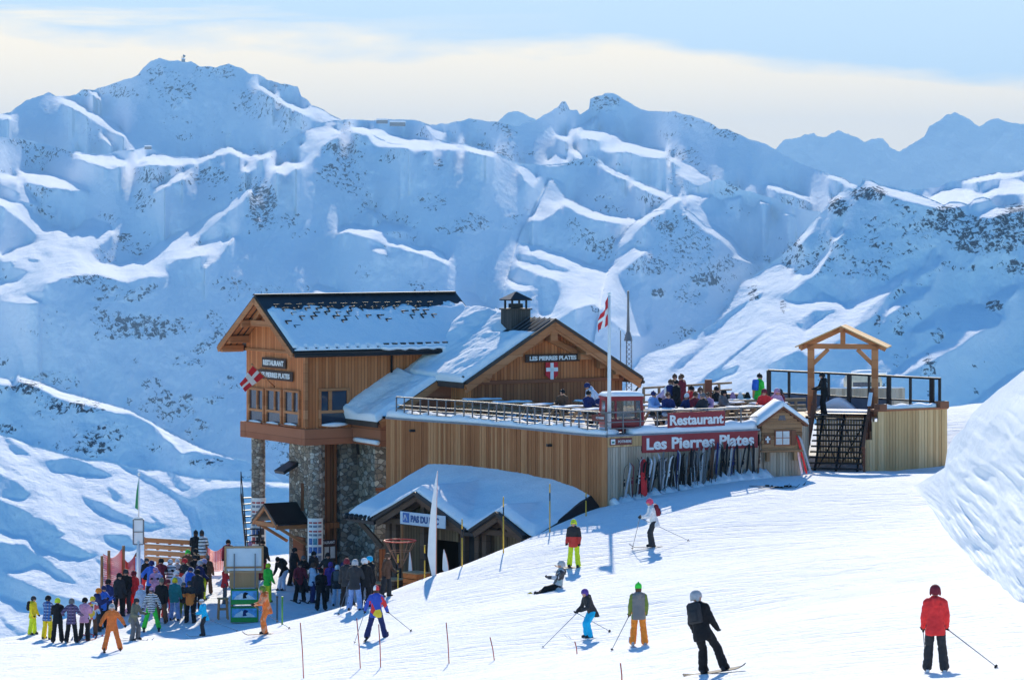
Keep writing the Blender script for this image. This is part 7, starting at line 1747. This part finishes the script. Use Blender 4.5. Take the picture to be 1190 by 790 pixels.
# ================================================================== CAMERA, LIGHT, SKY
cam_d = bpy.data.cameras.new('camera'); cam = bpy.data.objects.new('camera', cam_d); COL.objects.link(cam)
cam.location = (0, 0, 0); cam.rotation_euler = (math.radians(90), 0, 0)
cam_d.sensor_width = 36; cam_d.lens = F * 36 / 1190
cam_d.shift_y = -(395 - HY) / 1190
cam_d.clip_start = .5; cam_d.clip_end = 60000
S.camera = cam
SUN_EL, SUN_AZ = math.radians(27), math.radians(1.5)    # azimuth from +Y towards +X
sl = bpy.data.lights.new('sun', 'SUN'); so = bpy.data.objects.new('sun', sl); COL.objects.link(so)
sl.energy = 5.0; sl.angle = math.radians(.5); sl.color = (1.0, .90, .74)
sd = Vector((math.sin(SUN_AZ) * math.cos(SUN_EL), math.cos(SUN_AZ) * math.cos(SUN_EL), math.sin(SUN_EL)))
so.rotation_euler = sd.to_track_quat('Z', 'Y').to_euler(); so.location = (0, 60, 60)
W = bpy.data.worlds.new('World'); S.world = W; W.use_nodes = True
t = W.node_tree; n = t.nodes; n.clear()
out = n.new('ShaderNodeOutputWorld'); bg = n.new('ShaderNodeBackground'); t.links.new(bg.outputs[0], out.inputs[0])
sky = n.new('ShaderNodeTexSky'); sky.sky_type = 'NISHITA'; sky.sun_disc = False
sky.sun_elevation = SUN_EL; sky.sun_rotation = SUN_AZ; sky.altitude = 2500; sky.air_density = 1.0; sky.dust_density = .6; sky.ozone_density = 2.5
bg.inputs[1].default_value = .136
def wm(op, a, b=0., c=None, clamp=False):
    m = n.new('ShaderNodeMath'); m.operation = op; m.use_clamp = clamp
    for i, q in enumerate((a, b, c)):
        if q is None: continue
        if isinstance(q, bpy.types.NodeSocket): t.links.new(q, m.inputs[i])
        else: m.inputs[i].default_value = q
    return m.outputs[0]
def wmix(f, a, b):
    m = n.new('ShaderNodeMix'); m.data_type = 'RGBA'
    for q, i in ((f, 0), (a, 6), (b, 7)):
        if isinstance(q, bpy.types.NodeSocket): t.links.new(q, m.inputs[i])
        elif isinstance(q, (int, float)): m.inputs[i].default_value = q
        else: m.inputs[i].default_value = (*q, 1)
    return m.outputs[2]
tc = n.new('ShaderNodeTexCoord'); sx = n.new('ShaderNodeSeparateXYZ'); t.links.new(tc.outputs['Generated'], sx.inputs[0])
el = wm('MULTIPLY', sx.outputs[2], 57.3)                       # degrees above the horizon (small angles)
def wnoise(scale, detail, sc, rough=.55):
    mp = n.new('ShaderNodeMapping'); mp.inputs['Scale'].default_value = sc; t.links.new(tc.outputs['Generated'], mp.inputs[0])
    k = n.new('ShaderNodeTexNoise'); k.inputs['Scale'].default_value = scale; k.inputs['Detail'].default_value = detail; k.inputs['Roughness'].default_value = rough
    t.links.new(mp.outputs[0], k.inputs['Vector']); return k.outputs['Fac']
# stratus bank low in front: top edge about 3.2 degrees, ragged; thin veil streaks above on the left
n1 = wnoise(9, 7, (1, 1, 5), .55); n2 = wnoise(4, 3, (1, 1, 3)); n3 = wnoise(7, 6, (1, 1, 14), .6)
top = wm('ADD', wm('MULTIPLY_ADD', wm('SUBTRACT', n1, .5), 2.2, CLOUD_TOP), wm('MULTIPLY', sx.outputs[0], -3.2))
m1 = wm('MULTIPLY', wm('SUBTRACT', top, el), 2.2, clamp=True)
veil = wm('MULTIPLY', wm('MULTIPLY', wm('SUBTRACT', n3, .44), 6.0, clamp=True), wm('MULTIPLY', wm('SUBTRACT', .03, sx.outputs[0]), 6.0, clamp=True))
veil = wm('MULTIPLY', veil, wm('MULTIPLY', wm('SUBTRACT', 6.5, el), .5, clamp=True))
cl = wm('MAXIMUM', m1, wm('MULTIPLY', veil, .85))
front = wm('MULTIPLY', wm('ADD', sx.outputs[1], .3), 3.0, clamp=True)
cl = wm('MULTIPLY', cl, front)
hs = n.new('ShaderNodeHueSaturation'); t.links.new(sky.outputs[0], hs.inputs['Color'])
hs.inputs['Saturation'].default_value = 1.25
tint = n.new('ShaderNodeMix'); tint.data_type = 'RGBA'; tint.blend_type = 'MULTIPLY'; tint.inputs[0].default_value = 1
t.links.new(hs.outputs[0], tint.inputs[6]); tint.inputs[7].default_value = (.76, 1.08, 1.14, 1)      # thin cold high-altitude air
# clear sky just above the bank keeps its pale blue instead of the solar whiteness
lowblue = wm('MULTIPLY', wm('SUBTRACT', 14.0, el), .12, clamp=True)
skyc = wmix(wm('MULTIPLY', lowblue, front), tint.outputs[2], SKY_BLUE)
ccol = wmix(wm('MULTIPLY', el, .35, clamp=True), CLOUD_LOW, CLOUD_COL)
fin = wmix(cl, skyc, ccol)
t.links.new(fin, bg.inputs[0])
S.view_settings.view_transform = 'Standard'; S.view_settings.look = 'None'; S.view_settings.gamma = 1; S.view_settings.use_curve_mapping = False
S.view_settings.exposure = EXPOSURE
# ---- mountain air
if HAZE > 0:
    mb = MB(); x, y0, y1, z0, z1 = 9000, -60, 17500, -702, 545
    mb.add([(-x, y0, z0), (x, y0, z0), (x, y1, z0), (-x, y1, z0), (-x, y0, z1), (x, y0, z1), (x, y1, z1), (-x, y1, z1)],
           [(3, 2, 1, 0), (4, 5, 6, 7), (0, 1, 5, 4), (1, 2, 6, 5), (2, 3, 7, 6), (3, 0, 4, 7)])
    hm = bpy.data.materials.new('mountain_air'); hm.use_nodes = True; hn = hm.node_tree.nodes; hn.clear()
    ho = hn.new('ShaderNodeOutputMaterial'); pv = hn.new('ShaderNodeVolumePrincipled'); hm.node_tree.links.new(pv.outputs[0], ho.inputs['Volume'])
    pv.inputs['Color'].default_value = HAZE_COL; pv.inputs['Density'].default_value = HAZE; pv.inputs['Anisotropy'].default_value = 0.0
    tag(mb.build('haze', hm), kind='stuff')
S.cycles.max_bounces = 8; S.cycles.diffuse_bounces = 3; S.cycles.volume_bounces = 0; S.cycles.volume_step_rate = 1
S.cycles.use_adaptive_sampling = True
